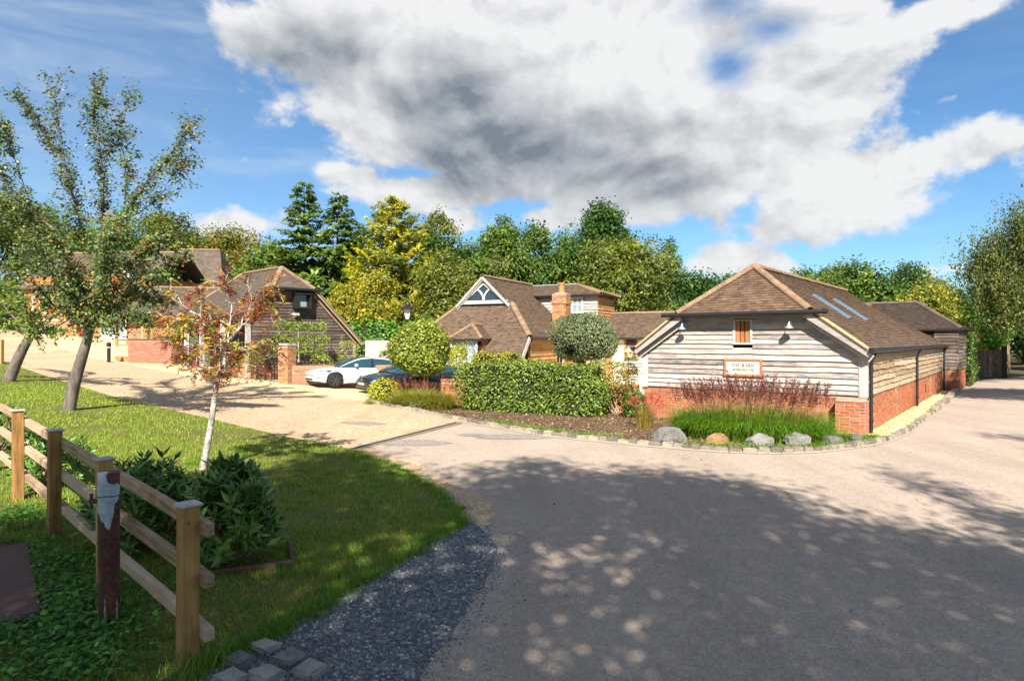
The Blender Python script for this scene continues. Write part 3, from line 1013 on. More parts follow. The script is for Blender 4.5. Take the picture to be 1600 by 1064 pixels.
def roof_face(acc, poly, gauge=0.1, tw=0.165, seed=0, lift=0.017, off=0.03, sag=0.0):
    """tiles for a flat roof face; poly[0], poly[1] is its eave (or any level line). acc collects (V, n) blocks"""
    rng = np.random.default_rng(seed)
    P = [Vector(p) for p in poly]
    U = (P[1] - P[0]); U.z = 0; U.normalize()
    nrm = Vector((0, 0, 0))
    for i in range(len(P)):
        nrm += (P[i] - P[0]).cross(P[(i + 1) % len(P)] - P[0])
    nrm.normalize()
    if nrm.z < 0: nrm = -nrm
    Vd = nrm.cross(U).normalized()
    if Vd.z < 0: Vd = -Vd
    uv = np.array([((p - P[0]).dot(U), (p - P[0]).dot(Vd)) for p in P])
    v = uv[:, 1].min(); vmax = uv[:, 1].max()
    O = np.array(P[0]); Un = np.array(U); Vn = np.array(Vd); Nn = np.array(nrm)
    row = 0; out = []
    n = len(uv)
    while v < vmax - 0.01:
        vm = v + gauge * 0.5
        xs = []
        for i in range(n):
            a, b = uv[i], uv[(i + 1) % n]
            if (a[1] - vm) * (b[1] - vm) < 0:
                xs.append(a[0] + (b[0] - a[0]) * (vm - a[1]) / (b[1] - a[1]))
        xs.sort()
        for k in range(0, len(xs) - 1, 2):
            lo, hi = xs[k], xs[k + 1]
            start = math.floor(lo / tw) * tw - (row % 2) * tw * 0.5
            u = np.arange(start, hi, tw)
            a = np.maximum(u, lo); b = np.minimum(u + tw - 0.004, hi)
            ok = b - a > 0.02
            a = a[ok]; b = b[ok]; m = len(a)
            if not m: continue
            lf = off + lift + rng.normal(0, 0.0022, m)
            vj = v + rng.normal(0, 0.0035, m)
            vt = np.full(m, min(v + gauge * 1.05, vmax + 0.01))
            ub = off + np.zeros(m)
            def pt(u_, v_, h_):
                return O + u_[:, None] * Un + np.asarray(v_)[:, None] * Vn + np.asarray(h_)[:, None] * Nn
            tl = rng.normal(0, 0.0015, m)
            Vv = np.stack([pt(a, vj, lf + tl), pt(b, vj, lf - tl), pt(b, vt, ub), pt(a, vt, ub), pt(a, vj, ub - 0.004), pt(b, vj, ub - 0.004)], 1)
            out.append(Vv)
        v += gauge; row += 1
    if out:
        acc.append(np.concatenate(out))


def build_tiles(parent, acc, mat, seed=0, name='tiles'):
    rng = np.random.default_rng(seed)
    A = np.concatenate(acc); m = len(A)
    V = A.reshape(-1, 3)
    base = (np.arange(m) * 6)[:, None, None]
    F = (np.array([[0, 1, 2, 3], [4, 5, 1, 0]])[None] + base).reshape(-1, 4)
    o = mobj(name, mesh_np(name, V, F, mat, tint=np.repeat(rng.random(m), 2)), parent)
    return tag(o, kind='stuff')


def deck(parent, polys, mat, name='roof', thick=0.07):
    """the solid roof under the tiles"""
    b = MB()
    for p in polys:
        P = [Vector(q) for q in p]
        nrm = Vector((0, 0, 0))
        for i in range(len(P)):
            nrm += (P[i] - P[0]).cross(P[(i + 1) % len(P)] - P[0])
        nrm.normalize()
        if nrm.z < 0: nrm = -nrm
        b.prism([q + nrm * 0.02 for q in P], -nrm * thick)
    return b.build(name, mat, parent)


RIDGE_ME = {}


def ridge_line(parent, p, q, r=0.13, ln=0.36, mat=None, seed=0, flat=0.75, single=True, drop=0.03):
    """row of half-round ridge or hip tiles from p to q, each its own piece"""
    mat = mat or RIDGE
    rng = np.random.default_rng(seed)
    p = Vector(p); q = Vector(q); L = (q - p).length
    k = max(1, round(L / ln)); l = L / k
    d = (q - p).normalized()
    s = d.cross(Z3).normalized(); u = s.cross(d).normalized()
    key = (mat.name, round(r, 3), flat)
    if key not in RIDGE_ME:
        ang = np.linspace(-0.25, math.pi + 0.25, 9)
        ring = np.column_stack([np.cos(ang) * r, np.sin(ang) * r * flat])
        ring2 = np.column_stack([np.cos(ang) * (r - 0.018), np.sin(ang) * (r * flat - 0.018)])
        V = []
        for x, sc in ((0.0, 1.06), (0.12, 1.0), (1.0, 0.97)):
            for (a, b) in ring: V.append((x, a * sc, b * sc))
        for x in (0.0, 1.0):
            for (a, b) in ring2: V.append((x, a, b))
        F = []
        for j in range(2):
            for i in range(8): F.append((j * 9 + i, j * 9 + i + 1, (j + 1) * 9 + i + 1, (j + 1) * 9 + i))
        for i in range(8):
            F.append((27 + i, 27 + i + 1, i + 1, i)); F.append((18 + i, 18 + i + 1, 36 + i + 1, 36 + i))
        RIDGE_ME[key] = mesh_np('ridge_tile', V, F, mat)
    for i in range(k):
        o = mobj('ridge_tile', RIDGE_ME[key], parent)
        M = Matrix.Identity(4)
        dd = (d + Vector(rng.normal(0, 0.008, 3))).normalized()
        ss = dd.cross(Z3).normalized(); uu = ss.cross(dd).normalized()
        for c, a in enumerate((dd * (l * 0.985), -ss, uu)):
            M[0][c], M[1][c], M[2][c] = a.x, a.y, a.z
        M.translation = p + d * (l * i) - u * drop + Vector(rng.normal(0, 0.003, 3))
        o.matrix_local = M


def gutter(parent, p, q, r=0.06, name='gutter'):
    b = MB().tube([p, q], r, 10)
    return b.build(name, BLACK, parent, smooth=False)


def downpipe(parent, top, bottom, off, r=0.042):
    """swan neck from the gutter, then straight down"""
    t = Vector(top); bt = Vector(bottom); off = Vector(off)
    pts = [t, t - Z3 * 0.08, t - Z3 * 0.17 + off * 0.35, Vector((bt.x, bt.y, t.z - 0.33)), Vector((bt.x, bt.y, t.z - 0.45)), bt]
    b = MB().tube(pts, r, 10)
    for z in (t.z - 0.45, t.z - 1.1, bt.z + 0.3):
        b.tube([(bt.x, bt.y, z - 0.035), (bt.x, bt.y, z + 0.035)], r * 1.35, 10)
    return b.build('downpipe', BLACK, parent)


def window_part(parent, O, U, N, w, h, fmat, gmat, cols=2, rows=2, fr=0.06, bar=0.025, name='window', depth=0.07):
    """frame (part) > panes (sub-parts)"""
    M = frame_matrix(O, U, N)
    b = MB()
    b.box((0, -0.02, 0), (fr, depth, h)); b.box((w - fr, -0.02, 0), (w, depth, h))
    b.box((fr, -0.018, h - fr), (w - fr, depth, h)); b.box((fr, -0.018, 0), (w - fr, depth, fr))
    iw = (w - 2 * fr); ih = (h - 2 * fr)
    for c in range(1, cols):
        x = fr + iw * c / cols
        b.box((x - bar / 2, 0.0, fr), (x + bar / 2, depth * 0.8, h - fr))
    for r in range(1, rows):
        z = fr + ih * r / rows
        b.box((fr, 0.004, z - bar / 2), (w - fr, depth * 0.7, z + bar / 2))
    f = b.build(name, fmat, parent)
    f.matrix_local = M
    for c in range(cols):
        for r in range(rows):
            x0 = fr + iw * c / cols; x1 = fr + iw * (c + 1) / cols
            z0 = fr + ih * r / rows; z1 = fr + ih * (r + 1) / rows
            MB().box((x0, 0.03, z0), (x1, 0.04, z1)).build('pane', gmat, f)
    return f


# ------------------------------------------------------------------ the oak barn with the sign
BW, BL = 6.04, 17.9
barn = thing('oak_barn', 'long low barn of silvered oak boards on red brick with tiled half-hipped roof', 'barn', (4.06, 19.65, 0), math.atan2(-0.629, 0.777))
PITCH = 0.74
EZ = 2.13
XC = BW / 2
RZ = EZ + PITCH * (XC + 0.12)          # ridge
HZ = 3.10                              # eave of the half hip
XH = -0.12 + (HZ - EZ) / PITCH         # where the half hip meets the slopes
YR = 0.95                              # ridge starts here
YB = -0.34                             # front overhang

MB().box((0.05, 0.06, 0.0), (BW - 0.05, BL - 0.05, EZ + 0.05)).build('wall_core', DARK, barn)  # solid dark box added inside the boarding to block light
gb = MB(); gb.prism([(0.05, 0.06, EZ), (BW - 0.05, 0.06, EZ), (BW - XH - 0.05, 0.06, HZ - 0.02), (XH + 0.05, 0.06, HZ - 0.02)], (0, 0.4, 0)); gb.build('gable_core', DARK, barn)
brick_wall('front_plinth', barn, (0, 0, 0), (1, 0, 0), (0, -1, 0), BW, 0.95, 0.30, singles=300, seed=1)


def niche(u, v):
    for c in (4.3, 13.0):
        if abs(u - c) < 0.24 and 0.12 < v < 0.80 + 0.1 * math.cos((u - c) / 0.24 * 1.5):
            return True
    return False


side = brick_wall('side_plinth', barn, (BW, 0.31, 0), (0, 1, 0), (1, 0, 0), BL - 0.31, 0.95, 0.28, singles=300, seed=2, skip=niche)
for c in (4.3, 13.0):      # blocked openings: recessed brick panel under an arch of bricks on end
    rec = MB().box((BW - 0.1, c - 0.235 + 0.31, 0.13), (BW - 0.004, c + 0.235 + 0.31, 0.80)).build('blocked_opening', MORTARD, barn)
    bm_ = unit_box_mesh('brick', BRICKO, 0.215, 0.05, 0.065, 0.004)
    for r_ in range(8):
        for s_ in range(2):
            o = mobj('brick', bm_, rec)
            o.matrix_local = frame_matrix((BW + 0.004, c + 0.31 - 0.228 + s_ * 0.23, 0.145 + r_ * 0.08), (0, 1, 0), (1, 0, 0))
    for a in np.linspace(-1.0, 1.0, 8):
        o = mobj('brick', bm_, rec)
        o.matrix_local = Matrix.Translation((BW + 0.016, c + 0.31 + 0.33 * math.sin(a * 0.75), 0.58 + 0.33 * math.cos(a * 0.75))) @ Euler((-a * 0.75 + math.pi / 2, 0, 0)).to_matrix().to_4x4() @ frame_matrix((0, 0, -0.03), (0, 1, 0), (1, 0, 0)) @ Matrix.Scale(0.9, 4)
MB().box((BW - 0.02, 11.6, 0.32), (BW + 0.012, 11.78, 0.62)).build('air_vent', BLACK, barn)
gap = lambda z: ((0.13 if z < EZ + 0.1 else max(0.13, -0.12 + (z - EZ) / PITCH + 0.1)), (BW - 0.13 if z < EZ + 0.1 else min(BW - 0.13, BW + 0.12 - (z - EZ) / PITCH - 0.1)))
boards(barn, (0, 0, 0), (1, 0, 0), (0, -1, 0), 0.97, HZ - 0.06, gap, OAK, 0.146, 11, joints=0.75, wav=0.005, skip=(XC - 0.27, XC + 0.27, 2.24, 2.92))
boards(barn, (BW, 0, 0), (0, 1, 0), (1, 0, 0), 0.97, EZ - 0.02, lambda z: (0.16, 8.6), OAKW, 0.165, 12, joints=0.9, wav=0.008)
boards(barn, (BW, 0, 0), (0, 1, 0), (1, 0, 0), 0.97, EZ - 0.02, lambda z: (8.61, BL), OAKW, 0.165, 13, joints=0.9, wav=0.008)
boards(barn, (0, BL, 0), (0, -1, 0), (-1, 0, 0), 0.97, EZ - 0.02, lambda z: (0.0, BL - 0.16), OAKW, 0.19, 14, joints=0.9)
MB().box((-0.045, -0.05, 0.93), (0.14, 0.14, EZ + 0.06)).build('corner_post', OAKP, barn, bevel=0.008)
MB().box((BW - 0.15, -0.05, 0.93), (BW + 0.045, 0.15, EZ + 0.06)).build('corner_post', OAKP, barn, bevel=0.008)
MB().box((XH - 0.15, -0.07, HZ - 0.14), (BW - XH + 0.15, -0.01, HZ - 0.02)).build('tie_board', OAKB, barn, bevel=0.006)
# sloping barge boards, two deep each
for sgn in (0, 1):
    def mx(x): return x if sgn == 0 else BW - x
    for (yy, hh, dz, nm) in ((-0.30, 0.17, -0.10, 'barge_board'), (-0.12, 0.20, -0.22, 'barge_board')):
        a = Vector((mx(-0.16), yy, EZ + dz - 0.02)); b = Vector((mx(XH + 0.12), yy, HZ + dz + 0.02))
        MB().beam(a, b, 0.045, hh, up=(0, 0, 1)).build(nm, OAKB, barn, bevel=0.005)
    MB().hexa([(mx(-0.14), -0.28, EZ - 0.10), (mx(XH + 0.1), -0.28, HZ - 0.10), (mx(XH + 0.1), 0.0, HZ - 0.10), (mx(-0.14), 0.0, EZ - 0.10),
               (mx(-0.14), -0.28, EZ - 0.06), (mx(XH + 0.1), -0.28, HZ - 0.06), (mx(XH + 0.1), 0.0, HZ - 0.06), (mx(-0.14), 0.0, EZ - 0.06)]).build('soffit', OAKW, barn)
# roof
Y2, Y3, RZ2 = 12.4, 13.6, RZ - 0.42
E0 = -0.12
fr_r = [(BW - E0, YB, EZ), (BW - E0, Y2, EZ), (XC, Y2, RZ), (XC, YR, RZ), (BW - XH, YB, HZ)]
p2 = (RZ2 - EZ) / (XC - E0)
back_r = [(BW - E0, Y3, EZ), (BW - E0, BL + 0.2, EZ), (XC, BL + 0.2, RZ2), (XC, Y3, RZ2)]
mid_r = [(BW - E0, Y2, EZ), (BW - E0, Y3, EZ), (XC, Y3, RZ2), (XC, Y2, RZ)]
mir = lambda poly: [(BW - x, y, z) for x, y, z in poly][::-1]
def mir2(poly):
    q = [(BW - x, y, z) for x, y, z in poly]
    return [q[1], q[0]] + q[2:][::-1]
hip = [(XH, YB, HZ), (BW - XH, YB, HZ), (XC, YR, RZ)]
mid_a = [(BW - E0, Y2, EZ), (BW - E0, Y3, EZ), (XC, Y2, RZ)]
mid_b = [(BW - E0, Y3, EZ), (XC, Y3, RZ2), (XC, Y2, RZ)]
broof = deck(barn, [fr_r, mir2(fr_r), back_r, mir2(back_r), hip, mid_a, mir2(mid_a), mid_b, [(BW - x, y, z) for x, y, z in mid_b][::-1]], TILE, 'roof')
acc = []
roof_face(acc, fr_r, seed=1); roof_face(acc, mir2(fr_r), seed=2); roof_face(acc, hip, seed=3)
roof_face(acc, back_r, seed=4); roof_face(acc, mir2(back_r), seed=5)
roof_face(acc, mid_r, seed=6); roof_face(acc, mir2(mid_r), seed=7)
build_tiles(broof, acc, TILE, 1)
ridge_line(broof, (XH, YB + 0.02, HZ + 0.06), (XC, YR, RZ + 0.07), 0.12, 0.34, seed=1)
ridge_line(broof, (BW - XH, YB + 0.02, HZ + 0.06), (XC, YR, RZ + 0.07), 0.12, 0.34, seed=2)
ridge_line(broof, (XC, YR, RZ + 0.06), (XC, Y2, RZ + 0.06), 0.12, 0.40, seed=3)
ridge_line(broof, (XC, Y2, RZ + 0.06), (XC, Y3, RZ2 + 0.06), 0.12, 0.40, seed=4)
ridge_line(broof, (XC, Y3, RZ2 + 0.06), (XC, BL, RZ2 + 0.06), 0.12, 0.40, seed=5)
for sgn in (0, 1):     # mortar bedding along the open verges
    def mx(x): return x if sgn == 0 else BW - x
    MB().beam((mx(E0), YB + 0.06, EZ + 0.025), (mx(XH - 0.05), YB + 0.06, HZ + 0.0), 0.14, 0.05).build('verge_bedding', VERGE, barn)
gutter(barn, (XH - 0.42, YB - 0.06, HZ - 0.02), (BW - XH + 0.42, YB - 0.06, HZ - 0.02), 0.062)
gutter(barn, (BW - E0 + 0.07, YB - 0.05, EZ - 0.03), (BW - E0 + 0.07, BL + 0.1, EZ - 0.03), 0.062)
gutter(barn, (E0 - 0.07, YB - 0.05, EZ - 0.03), (E0 - 0.07, BL + 0.1, EZ - 0.03), 0.062)
MB().box((BW + 0.0, 0.0, EZ - 0.12), (BW - E0 + 0.02, BL, EZ - 0.05)).build('eaves_board', BLACKT, barn)
for yy in (0.22, 8.6, BL - 0.25):
    downpipe(barn, (BW - E0 + 0.07, yy, EZ - 0.06), (BW + 0.085, yy + 0.02, 0.05), (-0.2, 0, 0), 0.04)
# buttress at the near corner
for (nm, O_, U_, N_, L_) in (('buttress', (BW - 0.62, -0.32, 0), (1, 0, 0), (0, -1, 0), 0.66), ('buttress_side', (BW + 0.04, -0.315, 0), (0, 1, 0), (1, 0, 0), 0.61), ('buttress_side', (BW - 0.62, 0.0, 0), (0, -1, 0), (-1, 0, 0), 0.315)):
    brick_wall(nm, barn, O_, U_, N_, L_, 0.84, 0.10, BRICK if nm == 'buttress' else BRICKP, MORTAR, singles=120, seed=len(nm) + 40)
MB().box((BW - 0.60, -0.26, 0.0), (BW + 0.0, -0.01, 0.845)).build('buttress_core', MORTAR, barn)
MB().hexa([(BW - 0.63, -0.335, 0.842), (BW + 0.055, -0.335, 0.842), (BW + 0.055, -0.052, 0.842), (BW - 0.63, -0.052, 0.842), (BW - 0.60, -0.30, 0.875), (BW + 0.03, -0.30, 0.875), (BW + 0.03, -0.052, 0.925), (BW - 0.60, -0.052, 0.925)]).build('buttress_cap', CONCRETE, barn)
# slatted opening under the hip
wf = MB()
wx0, wx1, wz0, wz1 = XC - 0.27, XC + 0.27, 2.24, 2.93
wf.box((wx0, -0.05, wz0 + 0.05), (wx0 + 0.07, 0.05, wz1)); wf.box((wx1 - 0.07, -0.05, wz0 + 0.05), (wx1, 0.05, wz1)); wf.box((wx0 - 0.02, -0.06, wz0), (wx1 + 0.02, 0.05, wz0 + 0.05)); wf.box((wx0 + 0.07, -0.045, wz1 - 0.04), (wx1 - 0.07, 0.05, wz1))
wfo = wf.build('window', OAKP, barn)
for k in range(3):
    xx = wx0 + 0.085 + k * 0.128
    MB().box((xx, -0.02, wz0 + 0.05), (xx + 0.095, 0.045, wz1 - 0.04)).build('slat', OAKV, wfo)
# roof lights on the road side slope
for y0 in (3.0, 5.6):
    def rp(s, y, h):
        x = BW - s; z = EZ + PITCH * (s - E0)
        n = Vector((PITCH, 0, 1)).normalized()
        return Vector((x, y, z)) + n * h
    fo = MB()
    WL = 0.36
    for (s0, s1, a, b) in ((1.0, 2.0, y0, y0 + 0.05), (1.0, 2.0, y0 + WL, y0 + WL + 0.05), (1.0, 1.07, y0 + 0.05, y0 + WL), (1.93, 2.0, y0 + 0.05, y0 + WL)):
        fo.hexa([rp(s0, a, 0.0), rp(s1, a, 0.0), rp(s1, b, 0.0), rp(s0, b, 0.0), rp(s0, a, 0.085), rp(s1, a, 0.085), rp(s1, b, 0.085), rp(s0, b, 0.085)])
    f_ = fo.build('roof_light', FRAMEB, barn)
    MB().hexa([rp(1.07, y0 + 0.05, 0.04), rp(1.93, y0 + 0.05, 0.04), rp(1.93, y0 + WL, 0.04), rp(1.07, y0 + WL, 0.04), rp(1.07, y0 + 0.05, 0.06), rp(1.93, y0 + 0.05, 0.06), rp(1.93, y0 + WL, 0.06), rp(1.07, y0 + WL, 0.06)]).build('pane', SKYGLASS, f_)


def on_barn(x, y, z):
    return Matrix.Translation(barn.location) @ Matrix.Rotation(barn.rotation_euler.z, 4, 'Z') @ Vector((x, y, z))


# wall lamps (galvanised shades on swan necks)
def wall_lamp(x, label):
    p = on_barn(x, -0.04, 2.80)
    t = thing('wall_lamp', label, 'lamp', p, barn.rotation_euler.z, 'galvanised lamps on the barn gable')
    MB().tube([(0, 0.04, 0), (0, 0.0, 0)], 0.045, 10).build('wall_plate', GALV, t)
    MB().tube([(0, 0, 0), (0, -0.08, 0.06), (0, -0.18, 0.07), (0, -0.25, 0.03), (0, -0.27, -0.02)], 0.012, 8).build('arm', GALV, t)
    prof = [(0.02, 0.0), (0.045, -0.015), (0.055, -0.05), (0.10, -0.085), (0.125, -0.13), (0.118, -0.128), (0.09, -0.085), (0.045, -0.055)]
    V = []; F = []
    n = 16
    for (r_, z_) in prof:
        for k in range(n):
            V.append((r_ * math.cos(2 * math.pi * k / n), -0.27 + r_ * math.sin(2 * math.pi * k / n), -0.01 + z_))
    for j_ in range(len(prof) - 1):
        for k in range(n):
            F.append((j_ * n + k, j_ * n + (k + 1) % n, (j_ + 1) * n + (k + 1) % n, (j_ + 1) * n + k))
    mobj('lamp_shade', mesh_np('lamp_shade', V, F, GALV, True), t)
    MB().tube([(0, -0.27, -0.06), (0, -0.27, -0.11)], [0.035, 0.03], 8).build('bulb', LAMPGLASS, t)


wall_lamp(BW - 4.68, 'galvanised wall lamp on the barn gable between its small window and the hedge')
wall_lamp(BW - 1.72, 'galvanised wall lamp on the barn gable between its small window and the downpipe')

# ------------------------------------------------------------------ sign lettering from strokes
def arc(cx, cy, rx, ry, a0, a1, n=10):
    return [(cx + rx * math.cos(math.radians(a0 + (a1 - a0) * i / n)), cy + ry * math.sin(math.radians(a0 + (a1 - a0) * i / n))) for i in range(n + 1)]


TH, TN = 0.19, 0.09
LET = {   # letter: (advance, [(stroke points, thickness)]), in units of the cap height
    'T': (0.86, [([(0.43, 0), (0.43, 1)], TH), ([(0.05, 0.965), (0.81, 0.965)], TN), ([(0.07, 0.82), (0.07, 1)], TN), ([(0.79, 0.82), (0.79, 1)], TN), ([(0.28, 0.03), (0.58, 0.03)], TN)]),
    'H': (0.98, [([(0.2, 0), (0.2, 1)], TH), ([(0.78, 0), (0.78, 1)], TH), ([(0.2, 0.52), (0.78, 0.52)], TN), ([(0.06, 0.03), (0.34, 0.03)], TN), ([(0.06, 0.97), (0.34, 0.97)], TN), ([(0.64, 0.03), (0.92, 0.03)], TN), ([(0.64, 0.97), (0.92, 0.97)], TN)]),
    'E': (0.82, [([(0.2, 0), (0.2, 1)], TH), ([(0.06, 0.03), (0.72, 0.03)], TN), ([(0.06, 0.97), (0.68, 0.97)], TN), ([(0.2, 0.52), (0.55, 0.52)], TN), ([(0.70, 0.0), (0.73, 0.22)], TN), ([(0.67, 1.0), (0.67, 0.8)], TN), ([(0.55, 0.42), (0.55, 0.62)], TN)]),
    'B': (0.82, [([(0.2, 0), (0.2, 1)], TH), ([(0.06, 0.97), (0.42, 0.97)], TN), ([(0.06, 0.03), (0.42, 0.03)], TN), ([(0.2, 0.53), (0.44, 0.53)], TN), (arc(0.40, 0.755, 0.22, 0.22, 90, -90), TH * 0.85), (arc(0.42, 0.275, 0.28, 0.25, 90, -90), TH * 0.9)]),
    'A': (0.94, [([(0.14, 0), (0.46, 1)], TN), ([(0.46, 1), (0.80, 0)], TH), ([(0.26, 0.34), (0.66, 0.34)], TN), ([(0.02, 0.03), (0.27, 0.03)], TN), ([(0.65, 0.03), (0.94, 0.03)], TN)]),
    'R': (0.90, [([(0.2, 0), (0.2, 1)], TH), ([(0.06, 0.97), (0.42, 0.97)], TN), ([(0.06, 0.03), (0.34, 0.03)], TN), ([(0.2, 0.50), (0.42, 0.50)], TN), (arc(0.42, 0.735, 0.24, 0.235, 90, -90), TH * 0.85), ([(0.44, 0.50), (0.80, 0.0)], TH), ([(0.74, 0.03), (0.90, 0.03)], TN)]),
    'N': (1.0, [([(0.18, 0), (0.18, 1)], TN), ([(0.16, 0.97), (0.82, 0.03)], TH), ([(0.82, 0), (0.82, 1)], TN), ([(0.04, 0.03), (0.32, 0.03)], TN), ([(0.02, 0.97), (0.24, 0.97)], TN), ([(0.68, 0.97), (0.96, 0.97)], TN)]),
    'M': (1.15, [([(0.18, 0), (0.20, 1)], TN), ([(0.2, 1), (0.57, 0.05)], TH), ([(0.57, 0.05), (0.93, 1)], TN), ([(0.95, 0), (0.95, 1)], TH), ([(0.04, 0.03), (0.32, 0.03)], TN), ([(0.80, 0.03), (1.10, 0.03)], TN), ([(0.06, 0.97), (0.24, 0.97)], TN), ([(0.92, 0.97), (1.10, 0.97)], TN)]),
    'O': (1.0, [(arc(0.5, 0.5, 0.40, 0.47, -60, 60), TH), (arc(0.5, 0.5, 0.40, 0.47, 120, 240), TH), (arc(0.5, 0.5, 0.40, 0.47, 60, 120), TN), (arc(0.5, 0.5, 0.40, 0.47, 240, 300), TN)]),
    'K': (0.95, [([(0.2, 0), (0.2, 1)], TH), ([(0.24, 0.42), (0.74, 0.97)], TN), ([(0.40, 0.58), (0.82, 0.03)], TH), ([(0.06, 0.03), (0.34, 0.03)], TN), ([(0.06, 0.97), (0.34, 0.97)], TN), ([(0.60, 0.97), (0.86, 0.97)], TN), ([(0.68, 0.03), (0.94, 0.03)], TN)]),
    'S': (0.72, [(arc(0.36, 0.74, 0.24, 0.24, 20, 200), TN), (arc(0.36, 0.26, 0.25, 0.24, 20, -160), TN), ([(0.16, 0.66), (0.30, 0.54), (0.48, 0.44), (0.60, 0.32)], TH), ([(0.60, 0.98), (0.60, 0.74)], TN), ([(0.11, 0.02), (0.11, 0.27)], TN)]),
    'C': (0.90, [(arc(0.5, 0.5, 0.40, 0.47, 120, 240), TH), (arc(0.5, 0.5, 0.40, 0.47, 45, 120), TN), (arc(0.5, 0.5, 0.40, 0.47, 240, 315), TN), ([(0.80, 0.98), (0.80, 0.72)], TN)]),
}


def lettering(parent, text, cx, z, h, y, track=0.12, mat=None, name='lettering', squash=1.0):
    wdt = sum((LET[c][0] + track if c != ' ' else 0.55) for c in text) * h * squash
    x = cx - wdt / 2
    b = MB()
    for ch in text:
        if ch == ' ':
            x += 0.55 * h * squash; continue
        adv, st = LET[ch]
        for pts, th in st:
            for (a, c2) in zip(pts[:-1], pts[1:]):
                p = Vector((x + a[0] * h * squash, y, z + a[1] * h)); q = Vector((x + c2[0] * h * squash, y, z + c2[1] * h))
                b.beam(p, q, 0.004, th * h, up=(p - q).cross(Vector((0, 1, 0))))
        x += (adv + track) * h * squash
    return b.build(name, mat or INK, parent)


sg = thing('house_sign', 'cream sign board lettered THE BARN MONKSHATCH in an oak frame on the gable', 'sign', on_barn(XC + 0.02, -0.05, 1.36), barn.rotation_euler.z)
SW, SH = 1.04, 0.48
MB().box((-SW / 2 + 0.05, -0.025, 0.05), (SW / 2 - 0.05, 0.012, SH - 0.05)).build('board', SIGNW, sg)
fb = MB(); fb.box((-SW / 2, -0.045, 0), (SW / 2, 0.015, 0.055)); fb.box((-SW / 2, -0.045, SH - 0.055), (SW / 2, 0.015, SH)); fb.box((-SW / 2, -0.046, 0.055), (-SW / 2 + 0.055, 0.014, SH - 0.055)); fb.box((SW / 2 - 0.055, -0.046, 0.055), (SW / 2, 0.014, SH - 0.055))
fb.build('frame', OAKF, sg)
lettering(sg, 'THE BARN', 0.0, 0.262, 0.082, -0.028)
lettering(sg, 'MONKSHATCH', 0.0, 0.148, 0.066, -0.028, squash=0.82)

# ------------------------------------------------------------------ dark barn across the end of the oak barn
cb = thing('cross_barn', 'dark tiled barn standing across the far end of the oak barn', 'barn', (4.06 + 0.629 * 18.1, 19.65 + 0.777 * 18.1, 0), barn.rotation_euler.z)
CX0, CX1, CY1 = 0.2, 6.65, 4.6
ez, rz = 2.95, 4.25
MB().box((CX0, 0, 0), (CX1 - 0.05, CY1, ez)).build('wall_core', DARK, cb)
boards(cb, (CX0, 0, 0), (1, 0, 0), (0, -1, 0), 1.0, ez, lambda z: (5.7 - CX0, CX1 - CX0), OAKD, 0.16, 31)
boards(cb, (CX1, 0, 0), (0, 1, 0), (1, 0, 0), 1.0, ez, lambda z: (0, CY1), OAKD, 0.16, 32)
brick_wall('plinth', cb, (5.6, -0.02, 0), (1, 0, 0), (0, -1, 0), CX1 - 5.6, 1.0, 0.2, BRICK, MORTAR, seed=33)
brick_wall('plinth', cb, (CX1, 0, 0), (0, 1, 0), (1, 0, 0), CY1, 1.0, 0.2, BRICK, MORTAR, seed=34)
ym = CY1 / 2
front = [(CX0, -0.2, ez - 0.1), (CX1 + 0.2, -0.2, ez - 0.1), (CX1 - 1.9, ym, rz), (CX0, ym, rz)]
backp = [(CX1 + 0.2, CY1 + 0.2, ez - 0.1), (CX0, CY1 + 0.2, ez - 0.1), (CX0, ym, rz), (CX1 - 1.9, ym, rz)]
endp = [(CX1 + 0.2, -0.2, ez - 0.1), (CX1 + 0.2, CY1 + 0.2, ez - 0.1), (CX1 - 1.9, ym, rz)]
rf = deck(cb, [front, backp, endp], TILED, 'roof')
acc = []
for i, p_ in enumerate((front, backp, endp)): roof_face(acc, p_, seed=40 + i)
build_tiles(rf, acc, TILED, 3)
RIDGED = tilemat('dark_ridge', [(0.10, 0.07, 0.055), (0.15, 0.10, 0.075), (0.12, 0.085, 0.07)], lic=0.3)
ridge_line(rf, (CX0, ym, rz + 0.06), (CX1 - 1.9, ym, rz + 0.06), 0.12, 0.4, RIDGED, 6)
ridge_line(rf, (CX1 + 0.15, -0.15, ez - 0.03), (CX1 - 1.9, ym, rz + 0.06), 0.12, 0.4, RIDGED, 7)
# ------------------------------------------------------------------ the cottage with the gablet window
hs = thing('cottage', 'brown tiled cottage with a triangular gable window, brick chimney and low sweeping roof', 'house', (-1.46, 34.0, 0), math.atan2(-0.44, 0.9))
HR, HS, GX, GZ = 5.72, 0.961, 1.55, 4.23
fs = 1.12
xr, zr = 3.35, HR - HS * 3.35
xl, zl = -4.34, HR - HS * 4.34
yf = (zl - GZ) / fs
yr0 = (zr - GZ) / fs
HY = 9.0
core = MB()
core.box((xl + 0.4, yf + 0.45, 0), (xr - 0.25, HY, 1.75)); core.box((-2.6, yr0 + 0.5, 1.7), (xr - 0.25, HY, zr + 0.05)); core.box((-1.2, 0.25, 2.4), (1.2, HY, 4.0))
core.build('wall_core', DARK, hs)
MB().box((xl + 0.25, yf + 0.3, 0), (xr - 0.1, yf + 0.5, 1.72)).build('front_wall', CREAM, hs)
right = [(xr, yr0, zr), (xr, HY, zr), (0, HY, HR), (0, -0.28, HR), (GX, -0.28, GZ), (GX, 0, GZ)]
right_d = [(xr, yr0, zr), (xr, HY, zr), (0, HY, HR), (0, 0, HR), (GX, 0, GZ)]
right_e = [(GX, -0.28, GZ), (GX, 0, GZ), (0, 0, HR), (0, -0.28, HR)]
